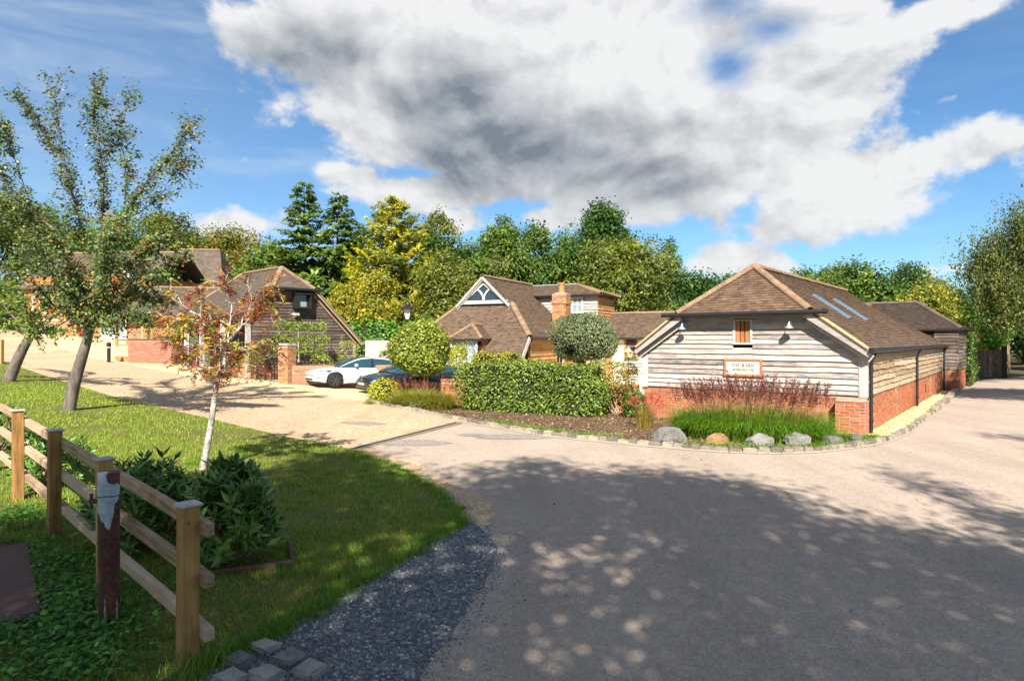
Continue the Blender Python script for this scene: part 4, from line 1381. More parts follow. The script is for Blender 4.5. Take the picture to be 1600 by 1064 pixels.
left_d = [(xl, HY, zl), (xl, yf, zl), (-GX, 0, GZ), (0, 0, HR), (0, HY, HR)]
left_e = [(-GX, 0, GZ), (-GX, -0.28, GZ), (0, -0.28, HR), (0, 0, HR)]
frontp = [(xl, yf, zl), (xr, yf, zl), (xr, yr0, zr), (GX, 0, GZ), (-GX, 0, GZ)]
backp = [(xr, HY, zr), (xl, HY, zl), (0, HY, HR)]
# small hipped dormer low on the front slope
dx0, dx1, dy, dz_, da = -0.66, 1.32, -2.68, 2.40, 3.13
dxc = (dx0 + dx1) / 2
d_front = [(dx0, dy, dz_), (dx1, dy, dz_), (dxc, -1.9, da)]
d_right = [(dx1, dy, dz_), (dx1, (dz_ - GZ) / fs, dz_), (dxc, (da - GZ) / fs, da), (dxc, -1.9, da)]
d_left = [(dx0, (dz_ - GZ) / fs, dz_), (dx0, dy, dz_), (dxc, -1.9, da), (dxc, (da - GZ) / fs, da)]
# upper wing to the right with its own hip
we, wr = 4.95, 5.68
w_front = [(0.75, 4.45, we), (5.0, 4.45, we), (2.9, 6.3, wr), (0.0, 6.3, wr)]
w_end = [(5.0, 4.45, we), (5.0, 8.15, we), (2.9, 6.3, wr)]
w_back = [(5.0, 8.15, we), (0.75, 8.15, we), (0.0, 6.3, wr), (2.9, 6.3, wr)]
# single storey link behind the oak barn
lx0, lx1 = 3.4, 13.5
l_front = [(lx0, 5.15, 2.50), (lx1, 5.15, 2.50), (lx1, 7.4, 3.95), (lx0, 7.4, 3.95)]
l_back = [(lx1, 9.65, 2.50), (lx0, 9.65, 2.50), (lx0, 7.4, 3.95), (lx1, 7.4, 3.95)]
polys = [right_d, right_e, left_d, left_e, frontp, backp, d_front, d_right, d_left, w_front, w_end, w_back, l_front, l_back]
hroof = deck(hs, polys, TILEH, 'roof')
acc = []
for i, p_ in enumerate(polys): roof_face(acc, p_, seed=60 + i)
build_tiles(hroof, acc, TILEH, 5)
ridge_line(hroof, (0, -0.28, HR + 0.06), (0, 6.0, HR + 0.06), 0.13, 0.4, seed=11)
ridge_line(hroof, (xr, yr0, zr + 0.07), (GX + 0.1, -0.02, GZ + 0.06), 0.17, 0.4, seed=12)
ridge_line(hroof, (xl, yf, zl + 0.06), (-GX, 0, GZ + 0.06), 0.13, 0.4, seed=13)
ridge_line(hroof, (dx0, dy, dz_ + 0.05), (dxc, -1.9, da + 0.06), 0.11, 0.33, seed=14)
ridge_line(hroof, (dx1, dy, dz_ + 0.05), (dxc, -1.9, da + 0.06), 0.11, 0.33, seed=15)
ridge_line(hroof, (dxc, -1.9, da + 0.05), (dxc, (da - GZ) / fs, da + 0.05), 0.11, 0.33, seed=16)
ridge_line(hroof, (5.0, 4.45, we + 0.06), (2.9, 6.3, wr + 0.06), 0.12, 0.4, seed=17)
ridge_line(hroof, (5.0, 8.15, we + 0.06), (2.9, 6.3, wr + 0.06), 0.12, 0.4, seed=18)
MB().beam((0.0, 6.3, wr + 0.05), (2.9, 6.3, wr + 0.05), 0.22, 0.05).build('ridge_flashing', LEAD, hs)
ridge_line(hroof, (lx0, 7.4, 4.0), (lx1, 7.4, 4.0), 0.12, 0.4, seed=19)
MB().beam((-GX - 0.1, -0.12, GZ + 0.06), (GX + 0.05, -0.12, GZ + 0.06), 0.20, 0.035).build('gable_flashing', LEAD, hs)
# gable window: three panes between two curved bars, white boards round it
MB().prism([(-GX + 0.1, -0.02, GZ), (GX - 0.1, -0.02, GZ), (0, -0.02, HR - 0.1)], (0, 0.2, 0)).build('gable_panel', OAKD, hs)
gt = HR - 0.42
gw = 1.02
zb = GZ + 0.24
bar = MB()
bar.beam((-GX + 0.12, -0.10, GZ + 0.16), (GX - 0.12, -0.10, GZ + 0.16), 0.10, 0.14)
for s in (-1, 1):
    bar.beam((s * (gw + 0.13), -0.10, zb - 0.02), (0.0, -0.10, gt + 0.06), 0.07, 0.08, up=(0, 1, 0))
    cpts = [(0.0, zb), (s * 0.04, zb + 0.22), (s * 0.16, zb + 0.42), (s * 0.36, zb + 0.60)]
    for a, b_ in zip(cpts[:-1], cpts[1:]):
        bar.beam((a[0], -0.10, a[1]), (b_[0], -0.10, b_[1]), 0.08, 0.06, up=(0, 1, 0))
gf = bar.build('gable_window', WHITE, hs)
MB().prism([(-gw, -0.05, zb), (-0.02, -0.05, zb), (-0.06, -0.05, zb + 0.22), (-0.18, -0.05, zb + 0.42), (-0.37, -0.05, zb + 0.61)], (0, 0.012, 0)).build('pane', GLASS, gf)
MB().prism([(0.02, -0.05, zb), (gw, -0.05, zb), (0.37, -0.05, zb + 0.61), (0.18, -0.05, zb + 0.42), (0.06, -0.05, zb + 0.22)], (0, 0.012, 0)).build('pane', GLASS, gf)
MB().prism([(0.0, -0.05, zb + 0.1), (0.16, -0.05, zb + 0.44), (0.36, -0.05, zb + 0.62), (0.0, -0.05, gt), (-0.36, -0.05, zb + 0.62), (-0.16, -0.05, zb + 0.44)], (0, 0.012, 0)).build('pane', GLASS, gf)
for s in (-1, 1):
    for (yy, dzz, hh, mt) in ((-0.27, -0.06, 0.13, OAKB), (-0.20, -0.18, 0.09, OAKB)):
        MB().beam((s * (GX + 0.05), yy, GZ + dzz - 0.03), (0, yy, HR + dzz + 0.02), 0.05, hh).build('barge_board', mt, hs)
MB().beam((xr + 0.01, yr0 - 0.02, zr - 0.05), (xr + 0.01, yf, zl - 0.05), 0.05, 0.20).build('barge_board', OAKB, hs)
# dormer walls and window
MB().box((dx0 + 0.14, dy + 0.18, 0.9), (dx1 - 0.14, dy + 0.9, dz_ - 0.02)).build('dormer_core', DARK, hs)
brick_wall('dormer_cheek', hs, (dx1 - 0.14, dy + 0.2, 0.9), (0, 1, 0), (1, 0, 0), 0.95, 1.48, 0.08, BRICKO, MORTAR, seed=71)
window_part(hs, (dx0 + 0.12, dy + 0.13, 1.25), (1, 0, 0), (0, -1, 0), 1.52, 1.12, WHITE, GLASSP, 3, 3, 0.09, 0.03)
MB().box((dx0 + 0.10, dy + 0.12, 0.9), (dx1 - 0.12, dy + 0.2, 1.24)).build('dormer_panel', WHITE, hs)
gutter(hs, (dx0 - 0.05, dy - 0.05, dz_ - 0.03), (dx1 + 0.05, dy - 0.05, dz_ - 0.03), 0.055)
gutter(hs, (xr + 0.07, yr0, zr - 0.03), (xr + 0.07, 5.2, zr - 0.03), 0.06)
gutter(hs, (lx0 + 0.1, 5.08, 2.46), (lx1, 5.08, 2.46), 0.06)
gutter(hs, (0.9, 4.38, we - 0.03), (5.06, 4.38, we - 0.03), 0.055)
MB().tube([(xr + 0.07, yr0 + 0.1, zr - 0.06), (xr + 0.07, yr0 + 0.1, zr - 0.16), (xr - 0.1, yr0 + 0.16, zr - 0.3), (xr - 0.1, yr0 + 0.16, 0.0)], 0.04, 8).build('downpipe', BLACK, hs)
# right hand wall
boards(hs, (xr - 0.22, yr0 + 0.2, 0), (0, 1, 0), (1, 0, 0), 0.1, zr - 0.05, lambda z: (0, 3.7), OAKO, 0.19, 72, name='weatherboard')
boards(hs, (xr - 0.22, yr0 + 0.2, 0), (0, 1, 0), (1, 0, 0), 0.1, zr - 0.05, lambda z: (4.9, 6.4), OAKO, 0.19, 73, name='weatherboard')
window_part(hs, (xr - 0.24, yr0 + 0.2 + 3.75, 0.5), (0, 1, 0), (1, 0, 0), 1.1, 1.75, WHITE, GLASS, 2, 3, 0.10, 0.03)
for yy in (3.68, 4.92):
    MB().box((xr - 0.26, yr0 + 0.2 + yy - 0.06, 0.1), (xr - 0.16, yr0 + 0.2 + yy + 0.06, zr - 0.06)).build('oak_post', OAKO, hs)
# wing walls
MB().box((0.9, 4.72, 3.0), (4.66, 7.9, we)).build('wing_core', DARK, hs)
boards(hs, (0.9, 4.7, 0), (1, 0, 0), (0, -1, 0), 3.3, we - 0.02, lambda z: (max(0.0, (HR - z) / HS - 0.9), 3.8), OAKB, 0.16, 74, skip=(2.25, 2.95, 3.6, 4.85))
boards(hs, (4.7, 4.7, 0), (0, 1, 0), (1, 0, 0), 2.6, we - 0.02, lambda z: (0, 3.2), OAKO, 0.17, 75)
window_part(hs, (3.15, 4.66, 3.9), (1, 0, 0), (0, -1, 0), 0.7, 0.95, WHITE, GLASSP, 2, 2, 0.07, 0.03)
# chimney
ch = MB().box((2.85, 2.65, 2.2), (3.55, 3.35, 4.86)).build('chimney', MORTAR, hs)
def chim(O, U, N, L, z0, H, seed):
    return brick_wall('chimney_face', hs, (O[0], O[1], z0), U, N, L, H, 0.05, BRICKO, MORTAR, seed=seed)
for (c0, c1, z0, H) in ((2.81, 3.59, 2.4, 1.95), (2.75, 3.65, 4.35, 0.16), (2.80, 3.60, 4.51, 0.36)):
    d_ = c1 - c0; yc = 3.0 - d_ / 2
    chim((c0, yc), (1, 0, 0), (0, -1, 0), d_, z0, H, 81); chim((c1, yc), (0, 1, 0), (1, 0, 0), d_, z0, H, 82); chim((c0, yc + d_), (0, -1, 0), (-1, 0, 0), d_, z0, H, 83)
MB().hexa([(2.78, 2.58, 4.86), (3.62, 2.58, 4.86), (3.62, 3.42, 4.86), (2.78, 3.42, 4.86), (2.98, 2.78, 4.98), (3.42, 2.78, 4.98), (3.42, 3.22, 4.98), (2.98, 3.22, 4.98)]).build('chimney_flaunching', CONCRETE, hs)
MB().tube([(3.2, 3.0, 4.95), (3.2, 3.0, 5.05), (3.2, 3.0, 5.40), (3.2, 3.0, 5.44), (3.2, 3.0, 5.52)], [0.19, 0.16, 0.14, 0.18, 0.18], 14).build('chimney_pot', CLAYPOT, hs)
MB().beam((3.66, 2.4, 2.6), (3.66, 3.5, 2.6), 0.05, 0.5).build('chimney_flashing', LEAD, hs)
# link walls: doors, boarding and cream panels between oak posts
MB().box((3.6, 5.52, 0), (13.3, 9.4, 2.5)).build('link_core', DARK, hs)
for (a, b_, kind) in ((3.9, 4.8, 'd'), (4.92, 5.25, 'b'), (5.35, 6.05, 'c'), (6.15, 6.75, 'b'), (6.85, 7.6, 'c'), (7.7, 9.6, 'b'), (9.7, 13.2, 'c')):
    if kind == 'c':
        MB().box((a, 5.42, 0), (b_, 5.54, 2.44)).build('render_panel', CREAM, hs)
    elif kind == 'd':
        window_part(hs, (a, 5.44, 0.05), (1, 0, 0), (0, -1, 0), b_ - a, 2.15, WHITE, GLASSP, 2, 3, 0.09, 0.03, name='door')
    else:
        boards(hs, (a, 5.46, 0), (1, 0, 0), (0, -1, 0), 0.1, 2.42, lambda z, w=b_ - a: (0, w), OAKO if a < 6 else OAKD, 0.18, int(a * 10))
for xx in (3.84, 4.86, 5.30, 6.10, 6.80, 7.65, 9.65):
    MB().box((xx - 0.05, 5.38, 0), (xx + 0.05, 5.5, 2.46)).build('oak_post', OAKO, hs)
# aerial behind the ridge on the left slope
an = MB()
an.tube([(-3.1, 4.0, 2.6), (-3.1, 4.0, 5.25)], 0.022, 6)
an.tube([(-3.6, 4.0, 5.1), (-2.3, 4.0, 5.12)], 0.014, 6)
for k in range(9):
    an.tube([(-3.55 + 0.14 * k, 4.0, 4.86), (-3.55 + 0.14 * k, 4.0, 5.36)], 0.009, 5)
an.build('aerial', GALV, hs)

# ------------------------------------------------------------------ cart lodge: the dark boarded barn with the half hip
r2 = math.atan2(0.73, 0.68)
cl = thing('cart_lodge', 'dark boarded barn with half-hipped tiled roof and open cart bays behind the iron gate', 'barn', (-10.5, 30.4, 0.42), r2)
zo = 0.42
PZ = 5.85 - zo; xw, ew = 3.75, 2.25 - zo
sl = (PZ - ew) / xw
xlft = -2.38; elft = PZ + sl * xlft
hz_ = 4.80 - zo
xh = (PZ - hz_) / sl
yp, yend, yhip = 0.9, 7.6, 5.0
fy = -0.35
rgt = [(xw, fy, ew), (xw, yend, ew), (0, yhip, PZ), (0, yp, PZ), (xh, fy, hz_)]
lft = [(xlft, yend, elft), (xlft, fy, elft), (-xh, fy, hz_), (0, yp, PZ), (0, yhip, PZ)]
hipf = [(-xh, fy, hz_), (xh, fy, hz_), (0, yp, PZ)]
hipb = [(xw, yend, ew), (xlft, yend, elft), (0, yhip, PZ)]
# back hip is two-pitched because the eaves differ in height
clr = deck(cl, [rgt, lft, hipf, hipb], TILEG, 'roof')
acc = []
for i, p_ in enumerate((rgt, lft, hipf)): roof_face(acc, p_, seed=90 + i)
build_tiles(clr, acc, TILEG, 9)
ridge_line(clr, (0, yp, PZ + 0.05), (0, yhip, PZ + 0.05), 0.13, 0.4, seed=21)
ridge_line(clr, (-xh, fy, hz_ + 0.05), (0, yp, PZ + 0.06), 0.13, 0.36, seed=22)
ridge_line(clr, (xh, fy, hz_ + 0.05), (0, yp, PZ + 0.06), 0.13, 0.36, seed=23)
ridge_line(clr, (xlft, yend, elft + 0.05), (0, yhip, PZ + 0.06), 0.13, 0.4, seed=24)
gutter(cl, (-xh - 0.3, fy - 0.06, hz_ - 0.03), (xh + 0.3, fy - 0.06, hz_ - 0.03), 0.07)
gutter(cl, (xlft - 0.07, fy, elft - 0.03), (xlft - 0.07, yend, elft - 0.03), 0.06)
MB().prism([(-2.0, 0.06, 0.0), (3.45, 0.06, 0.0), (3.45, 0.06, ew - 0.02), (xh, 0.06, hz_ - 0.05), (-xh, 0.06, hz_ - 0.05), (-2.0, 0.06, elft)], (0, 0.25, 0)).build('gable_core', DARK, cl)
lim = lambda z: (max(-2.02, -(PZ - z) / sl + 0.12), min(3.5, (PZ - z) / sl - 0.12))
boards(cl, (0, 0, 0), (1, 0, 0), (0, -1, 0), 0.55, hz_ - 0.05, lim, OAKD, 0.145, 95, joints=0.7, wav=0.008)
brick_wall('plinth', cl, (-2.0, -0.02, -0.4), (1, 0, 0), (0, -1, 0), 5.5, 0.94, 0.2, BRICKO, MORTAR, seed=96)
for (xa, za, xb, zb_) in ((xw + 0.03, ew - 0.12, xh + 0.05, hz_ - 0.10),):
    for yy, hh, dzz in ((fy + 0.03, 0.17, 0.02), (-0.1, 0.16, -0.14)):
        MB().beam((xa, yy, za + dzz), (xb, yy, zb_ + dzz), 0.05, hh).build('barge_board', OAKW, cl, bevel=0.005)
MB().beam((xlft - 0.02, fy + 0.03, elft - 0.1), (-xh - 0.05, fy + 0.03, hz_ - 0.08), 0.05, 0.17).build('barge_board', OAKW, cl)
MB().box((3.38, -0.06, -0.4), (3.55, 0.12, ew - 0.05)).build('corner_post', OAKW, cl)
MB().box((-2.16, -0.08, -0.4), (-1.98, 0.12, elft - 0.1)).build('corner_post', OAKP, cl)
MB().box((3.38, 0.1, -0.4), (3.5, yend - 0.3, ew)).build('side_wall', OAKD, cl)
MB().box((-1.9, yend - 0.45, -0.4), (3.5, yend - 0.3, ew + 0.2)).build('back_wall', OAKD, cl)
MB().box((-2.1, 0.3, -0.3), (3.4, yend - 0.4, -0.02)).build('floor_slab', CONCRETE, cl)
MB().box((-0.9, 0.33, -0.02), (3.3, yend - 0.5, 2.3)).build('bay_shade_box', BLACKT, cl)  # black box added inside; its colour stands in for the bays' deep shade
for yy in (2.7, 5.2, 7.2):
    MB().box((-2.16, yy - 0.09, -0.2), (-1.98, yy + 0.09, elft - 0.1)).build('bay_post', OAKP, cl)
MB().box((-2.14, 0.1, elft - 0.28), (-2.0, yend - 0.3, elft - 0.08)).build('lintel_beam', OAKW, cl)
# hayloft hood: black box window that juts out of the gable
hx, hzb = 0.45, 3.92 - zo
hood = MB()
hood.box((hx - 0.40, -0.42, hzb), (hx - 0.34, -0.03, hzb + 0.62)); hood.box((hx + 0.34, -0.42, hzb), (hx + 0.40, -0.03, hzb + 0.62)); hood.box((hx - 0.44, -0.46, hzb + 0.62), (hx + 0.44, -0.03, hzb + 0.67)); hood.box((hx - 0.40, -0.42, hzb - 0.05), (hx + 0.40, -0.03, hzb))
ho = hood.build('loft_hatch', BLACKT, cl)
MB().box((hx - 0.34, -0.20, hzb), (hx + 0.34, -0.17, hzb + 0.62)).build('pane', GLASS, ho)
MB().box((hx - 0.08, -0.25, hzb + 0.04), (hx + 0.22, -0.2, hzb + 0.28)).build('sash', GALV, ho)
fl_ = thing('flood_light', 'pair of small white floodlights under the black loft hatch', 'lamp', tuple((Matrix.Translation(cl.location) @ Matrix.Rotation(r2, 4, 'Z') @ Vector((0.12, -0.08, 3.58 - zo)))), r2)
for k in (-1, 1):
    MB().hexa([(k * 0.09 - 0.06, -0.22, -0.04), (k * 0.09 + 0.06, -0.22, -0.04), (k * 0.09 + 0.05, -0.10, 0.0), (k * 0.09 - 0.05, -0.10, 0.0), (k * 0.09 - 0.06, -0.20, 0.06), (k * 0.09 + 0.06, -0.20, 0.06), (k * 0.09 + 0.05, -0.10, 0.06), (k * 0.09 - 0.05, -0.10, 0.06)]).build('lamp_head', WHITE, fl_)
MB().box((-0.12, -0.10, 0.0), (0.12, 0.02, 0.04)).build('bracket', WHITE, fl_)


# ------------------------------------------------------------------ garden wall, piers and gate in front of it
def wall_run(name, label, cat, p, q, H, thick, bmat, mmat, cope=None, seed=0, singles=0, both=False):
    p = Vector((*p, 0)); q = Vector((*q, 0)); L = (q - p).length
    rz = math.atan2(q.y - p.y, q.x - p.x)
    z0 = min(g(p.x, p.y), g(q.x, q.y)) - 0.12
    t = thing(name, label, cat, (p.x, p.y, z0), rz)
    Hh = H + 0.12 + abs(g(p.x, p.y) - g(q.x, q.y)) * 0.5
    brick_wall('wall_face', t, (0, 0, 0), (1, 0, 0), (0, -1, 0), L, Hh, thick * 0.5, bmat, mmat, seed=seed, singles=singles)
    brick_wall('wall_face', t, (L, thick, 0), (-1, 0, 0), (0, 1, 0), L, Hh, thick * 0.5 - 0.002, bmat, mmat, seed=seed + 1)
    brick_wall('wall_end', t, (L + 0.002, 0, 0), (0, 1, 0), (1, 0, 0), thick, Hh, 0.05, bmat, mmat, seed=seed + 2)
    brick_wall('wall_end', t, (-0.002, thick, 0), (0, -1, 0), (-1, 0, 0), thick, Hh, 0.05, bmat, mmat, seed=seed + 3)
    if cope == 'soldier':
        n = int(L / 0.078)
        b = unit_box_mesh('coping_brick', bmat, 0.066, thick + 0.03, 0.11, 0.005)
        for k in range(n):
            o = mobj('coping_brick', b, t); o.location = (k * L / n + 0.004, -0.015, Hh + 0.002)
    elif cope == 'dark':
        MB().box((-0.03, -0.03, Hh), (L + 0.03, thick + 0.03, Hh + 0.06)).build('coping', BRICKB_C, t, bevel=0.01)
    elif cope == 'cap':
        MB().hexa([(-0.04, -0.04, Hh), (L + 0.04, -0.04, Hh), (L + 0.04, thick + 0.04, Hh), (-0.04, thick + 0.04, Hh), (0.02, 0.02, Hh + 0.1), (L - 0.02, 0.02, Hh + 0.1), (L - 0.02, thick - 0.02, Hh + 0.1), (0.02, thick - 0.02, Hh + 0.1)]).build('cap', CONCRETE, t)
    elif cope == 'round':
        MB().tube([(0, thick / 2, Hh - 0.02), (L, thick / 2, Hh - 0.02)], thick / 2, 10).build('coping', BRICKB, t)
    return t


BRICKB_C = simple('blue_coping', (0.10, 0.085, 0.085), 0.8, 0, 0.3, 0.25, 7, 0.2)
PR = gpx(443, 600); PL = gpx(382, 592)
dirg = Vector((PR[0] - PL[0], PR[1] - PL[1])); dirg.normalize()
wall_run('gate_pier', 'tall orange brick gate pier beside the white car', 'pier', (PR[0] - 0.28, PR[1] + 0.12), (PR[0] - 0.28 + 0.55 * dirg.x, PR[1] + 0.12 + 0.55 * dirg.y), 1.68, 0.5, BRICKO, MORTAR, 'cap', 101)
wall_run('gate_pier', 'low orange brick pier at the far side of the iron gate', 'pier', (PL[0] - 0.25, PL[1] + 0.1), (PL[0] + 0.2, PL[1] + 0.1 + 0.45 * dirg.y), 1.0, 0.45, BRICKO, MORTAR, 'cap', 105)
wall_run('garden_wall', 'worn brown brick garden wall behind the white car', 'wall', (PR[0] + 0.36, PR[1] + 0.02), (PR[0] + 5.6, PR[1] + 0.9), 0.86, 0.34, BRICKB, MORTARD, 'round', 109)
wl = gpx(322, 592)
wall_run('garden_wall', 'short low patched brick wall between the open cart bay and the gate', 'wall', (wl[0], wl[1]), (PL[0] - 0.3, PL[1] + 0.1), 0.52, 0.3, BRICKO, MORTAR, None, 113)
# iron gate
ga = Vector((PL[0] + 0.28, PL[1] + 0.25)); gb_ = Vector((PR[0] - 0.32, PR[1] + 0.28))
gz0 = max(g(ga.x, ga.y), g(gb_.x, gb_.y)) - 0.04
gl = (gb_ - ga).length
gt_ = thing('iron_gate', 'black wrought iron double gate of upright bars between the brick piers', 'gate', (ga.x, ga.y, gz0), math.atan2(gb_.y - ga.y, gb_.x - ga.x))
for lf in range(2):
    x0 = lf * gl / 2 + 0.02; x1 = (lf + 1) * gl / 2 - 0.02
    fr = MB()
    for zz in (0.08, 0.18, 0.95): fr.box((x0, -0.015, zz), (x1, 0.015, zz + 0.035))
    for xx in (x0, x1 - 0.04): fr.box((xx, -0.02, 0.02), (xx + 0.04, 0.02, 1.12))
    leaf_ = fr.build('gate_leaf', BLACK, gt_)
    for k in range(1, 7):
        xx = x0 + (x1 - x0) * k / 7
        MB().tube([(xx, 0, 0.1), (xx, 0, 1.08 + 0.06 * math.sin(k / 7 * math.pi)), (xx, 0, 1.2 + 0.06 * math.sin(k / 7 * math.pi))], [0.011, 0.011, 0.003], 6).build('bar', BLACK, leaf_)
    MB().tube([(x0, -0.02, 0.2), (x1, -0.02, 0.93)], 0.01, 6).build('brace', BLACK, leaf_)
# iron posts with wires that carry the espalier
for k, (px_, label) in enumerate(((481, 'thin iron post with curled stays on the garden wall close to the gate pier'), (515, 'thin iron post with curled stays on the garden wall above the white car'))):
    q = gpx(px_, 604)
    q = (q[0], PR[1] + 0.35 + (q[0] - PR[0]) * 0.16)
    t = thing('iron_post', label, 'post', (q[0], q[1], g(*q) + 0.4))
    MB().tube([(0, 0, 0), (0, 0, 1.75)], 0.016, 6).build('rod', BLACK, t)
    for s in (-1, 1):
        MB().tube([(0, 0, 0.75), (s * 0.15, 0, 0.66), (s * 0.32, 0, 0.52), (s * 0.45, 0, 0.5)], 0.011, 6).build('stay', BLACK, t)

# ------------------------------------------------------------------ bin store wall, bollard and bins
b0 = gpx(201, 567); b1 = gpx(267, 569)
wall_run('bin_store_wall', 'pink brick bin store wall with dark coping beside the yellow gravel', 'wall', (b0[0], b0[1]), (b1[0], b1[1]), 1.24, 0.22, BRICKP, MORTAR, 'dark', 121)
wall_run('bin_store_wall', 'golden end wall of the bin store seen edge on', 'wall', (b1[0] + 0.02, b1[1] + 0.02), (b1[0] + 0.75, b1[1] + 1.6), 1.22, 0.22, BRICKO, MORTAR, 'dark', 125)
c0 = gpx(178, 564)
wall_run('low_step_wall', 'very low red brick edging wall between the bollard and the bin store', 'wall', (c0[0], c0[1] + 0.1), (b0[0] - 0.03, b0[1] + 0.25), 0.34, 0.3, BRICKO, MORTAR, None, 129)
for (dx_, lab, mt) in ((1.05, 'dark grey wheelie bin lid showing over the pink bin store wall', BLACKT), (0.35, 'green wheelie bin lid showing over the pink bin store wall', PLASTIC)):
    bx = b0[0] + dx_ + 0.3; by = b0[1] + 2.1
    t = thing('wheelie_bin', lab, 'bin', (bx, by, g(bx, by)))
    MB().hexa([(-0.25, -0.28, 0.05), (0.25, -0.28, 0.05), (0.25, 0.28, 0.05), (-0.25, 0.28, 0.05), (-0.34, -0.36, 1.28), (0.34, -0.36, 1.28), (0.34, 0.36, 1.28), (-0.34, 0.36, 1.28)]).build('body', mt, t)
    MB().hexa([(-0.37, -0.40, 1.28), (0.37, -0.40, 1.28), (0.37, 0.42, 1.28), (-0.37, 0.42, 1.28), (-0.33, -0.36, 1.36), (0.33, -0.36, 1.36), (0.33, 0.40, 1.42), (-0.33, 0.40, 1.42)]).build('lid', mt, t)
    for s in (-0.27, 0.27):
        MB().tube([(s - 0.03, 0.32, 0.1), (s + 0.03, 0.32, 0.1)], 0.1, 12).build('wheel', RUBBER, t)
bo = gpx(170, 566)
t = thing('bollard', 'black ribbed bollard light standing by the drive', 'bollard', (bo[0], bo[1], bo[2]))
MB().tube([(0, 0, -0.1), (0, 0, 0.72), (0, 0, 0.74), (0, 0, 0.78), (0, 0, 0.80), (0, 0, 0.98), (0, 0, 1.0)], [0.085, 0.085, 0.07, 0.07, 0.10, 0.10, 0.06], 16).build('post', BLACK, t)
MB().tube([(0, 0, 0.80), (0, 0, 0.84), (0, 0, 0.96), (0, 0, 1.02)], [0.105, 0.11, 0.11, 0.04], 16).build('cap', BLACK, t)
MB().tube([(0, 0, 0.735), (0, 0, 0.785)], 0.078, 16).build('lens', LAMPGLASS, t)

# ------------------------------------------------------------------ the orange house beyond the fruit tree
h3 = thing('brick_house', 'tall orange brick and tile-hung house with dark roof beyond the fruit tree', 'house', (-35.0, 46.0, 1.7), R(-4))
HW, HD = 9.4, 8.0
MB().box((0, 0, -0.6), (HW, HD, 5.2)).build('wall_core', BRICKO, h3)
brick_wall('brick_face', h3, (0, -0.02, -0.5), (1, 0, 0), (0, -1, 0), HW, 2.7, 0.1, BRICKO, MORTAR, seed=131, bw=0.44, bh=0.14, j=0.02)
acc = []
roof_face(acc, [(0, -0.04, 2.25), (HW, -0.04, 2.25), (HW, -0.02, 4.4), (0, -0.02, 4.4)], 0.16, 0.26, 132)
hang = MB().box((0, -0.03, 2.22), (HW, 0.0, 4.45)).build('tile_hanging', TILEO, h3)
build_tiles(hang, acc, TILEO, 133)
e3, r3 = 4.3, 7.4
f3 = [(-0.3, -0.4, e3), (HW + 0.3, -0.4, e3), (HW + 0.3, HD / 2, r3), (-0.3, HD / 2, r3)]
k3 = [(HW + 0.3, HD + 0.4, e3), (-0.3, HD + 0.4, e3), (-0.3, HD / 2, r3), (HW + 0.3, HD / 2, r3)]
# forward gable
gx0, gx1 = 5.6, 9.2
gc = (gx0 + gx1) / 2
gr = e3 + (gx1 - gx0) / 2 * 1.15
g3r = [(gx1 + 0.25, -1.0, e3 - 0.25), (gx1 + 0.25, 3.0, e3 - 0.25), (gc, 3.0, gr), (gc, -1.0, gr)]
g3l = [(gx0 - 0.25, 3.0, e3 - 0.25), (gx0 - 0.25, -1.0, e3 - 0.25), (gc, -1.0, gr), (gc, 3.0, gr)]
rf3 = deck(h3, [f3, k3, g3r, g3l], TILEG, 'roof')
acc = []
for i, p_ in enumerate((f3, k3, g3r, g3l)): roof_face(acc, p_, 0.16, 0.26, 140 + i)
build_tiles(rf3, acc, TILEG, 141)
ridge_line(rf3, (-0.3, HD / 2, r3 + 0.05), (HW + 0.3, HD / 2, r3 + 0.05), 0.14, 0.45, seed=31)
MB().prism([(gx0, -0.72, -0.5), (gx1, -0.72, -0.5), (gx1, -0.72, e3), (gc, -0.72, gr - 0.15), (gx0, -0.72, e3)], (0, 0.6, 0)).build('front_gable', TILEO, h3)
acc = []
roof_face(acc, [(gx0, -0.76, 2.2), (gx1, -0.76, 2.2), (gx1, -0.74, e3), (gc, -0.74, gr - 0.2), (gx0, -0.74, e3)], 0.16, 0.26, 145)
build_tiles(rf3, acc, TILEO, 146, 'hung_tiles')
for s, xx in ((1, gx1 + 0.2), (-1, gx0 - 0.2)):
    MB().beam((xx, -1.02, e3 - 0.2), (gc, -1.02, gr + 0.02), 0.05, 0.2).build('barge_board', WHITE, h3)
for (x_, z_, w_, h_) in ((0.6, 2.6, 1.1, 1.2), (2.9, 2.6, 1.1, 1.2), (1.0, 0.4, 1.2, 1.3), (6.8, 2.7, 1.1, 1.3), (6.3, 0.75, 1.9, 1.45)):
    window_part(h3, (x_, -0.80 if x_ > 5 else -0.08, z_), (1, 0, 0), (0, -1, 0), w_, h_, WHITE, GLASSP, 2, 1, 0.1, 0.05)
MB().box((4.1, -0.09, -0.3), (5.2, -0.02, 1.9)).build('door', REDP, h3)
MB().box((3.9, -1.0, 2.0), (5.4, -0.02, 2.15)).build('porch_canopy', TILEG, h3)
MB().box((5.7, -0.86, 2.18), (9.3, -0.74, 2.3)).build('string_course', WHITE, h3)
h4 = thing('service_wing', 'single storey brick outbuilding with brown tiled roof behind the bin store', 'house', (-24.6, 39.6, 1.35), R(14))
MB().box((0.5, 0.6, -0.4), (7.4, 4.4, 2.6)).build('wall_core', BRICKO, h4)
brick_wall('brick_face', h4, (0.48, 0.58, -0.4), (1, 0, 0), (0, -1, 0), 6.9, 3.0, 0.1, BRICKO, MORTAR, seed=151, bw=0.33, bh=0.1, j=0.015)
f4 = [(-0.3, -0.3, 2.55), (7.8, -0.3, 2.55), (6.2, 2.5, 4.5), (1.6, 2.5, 4.5)]
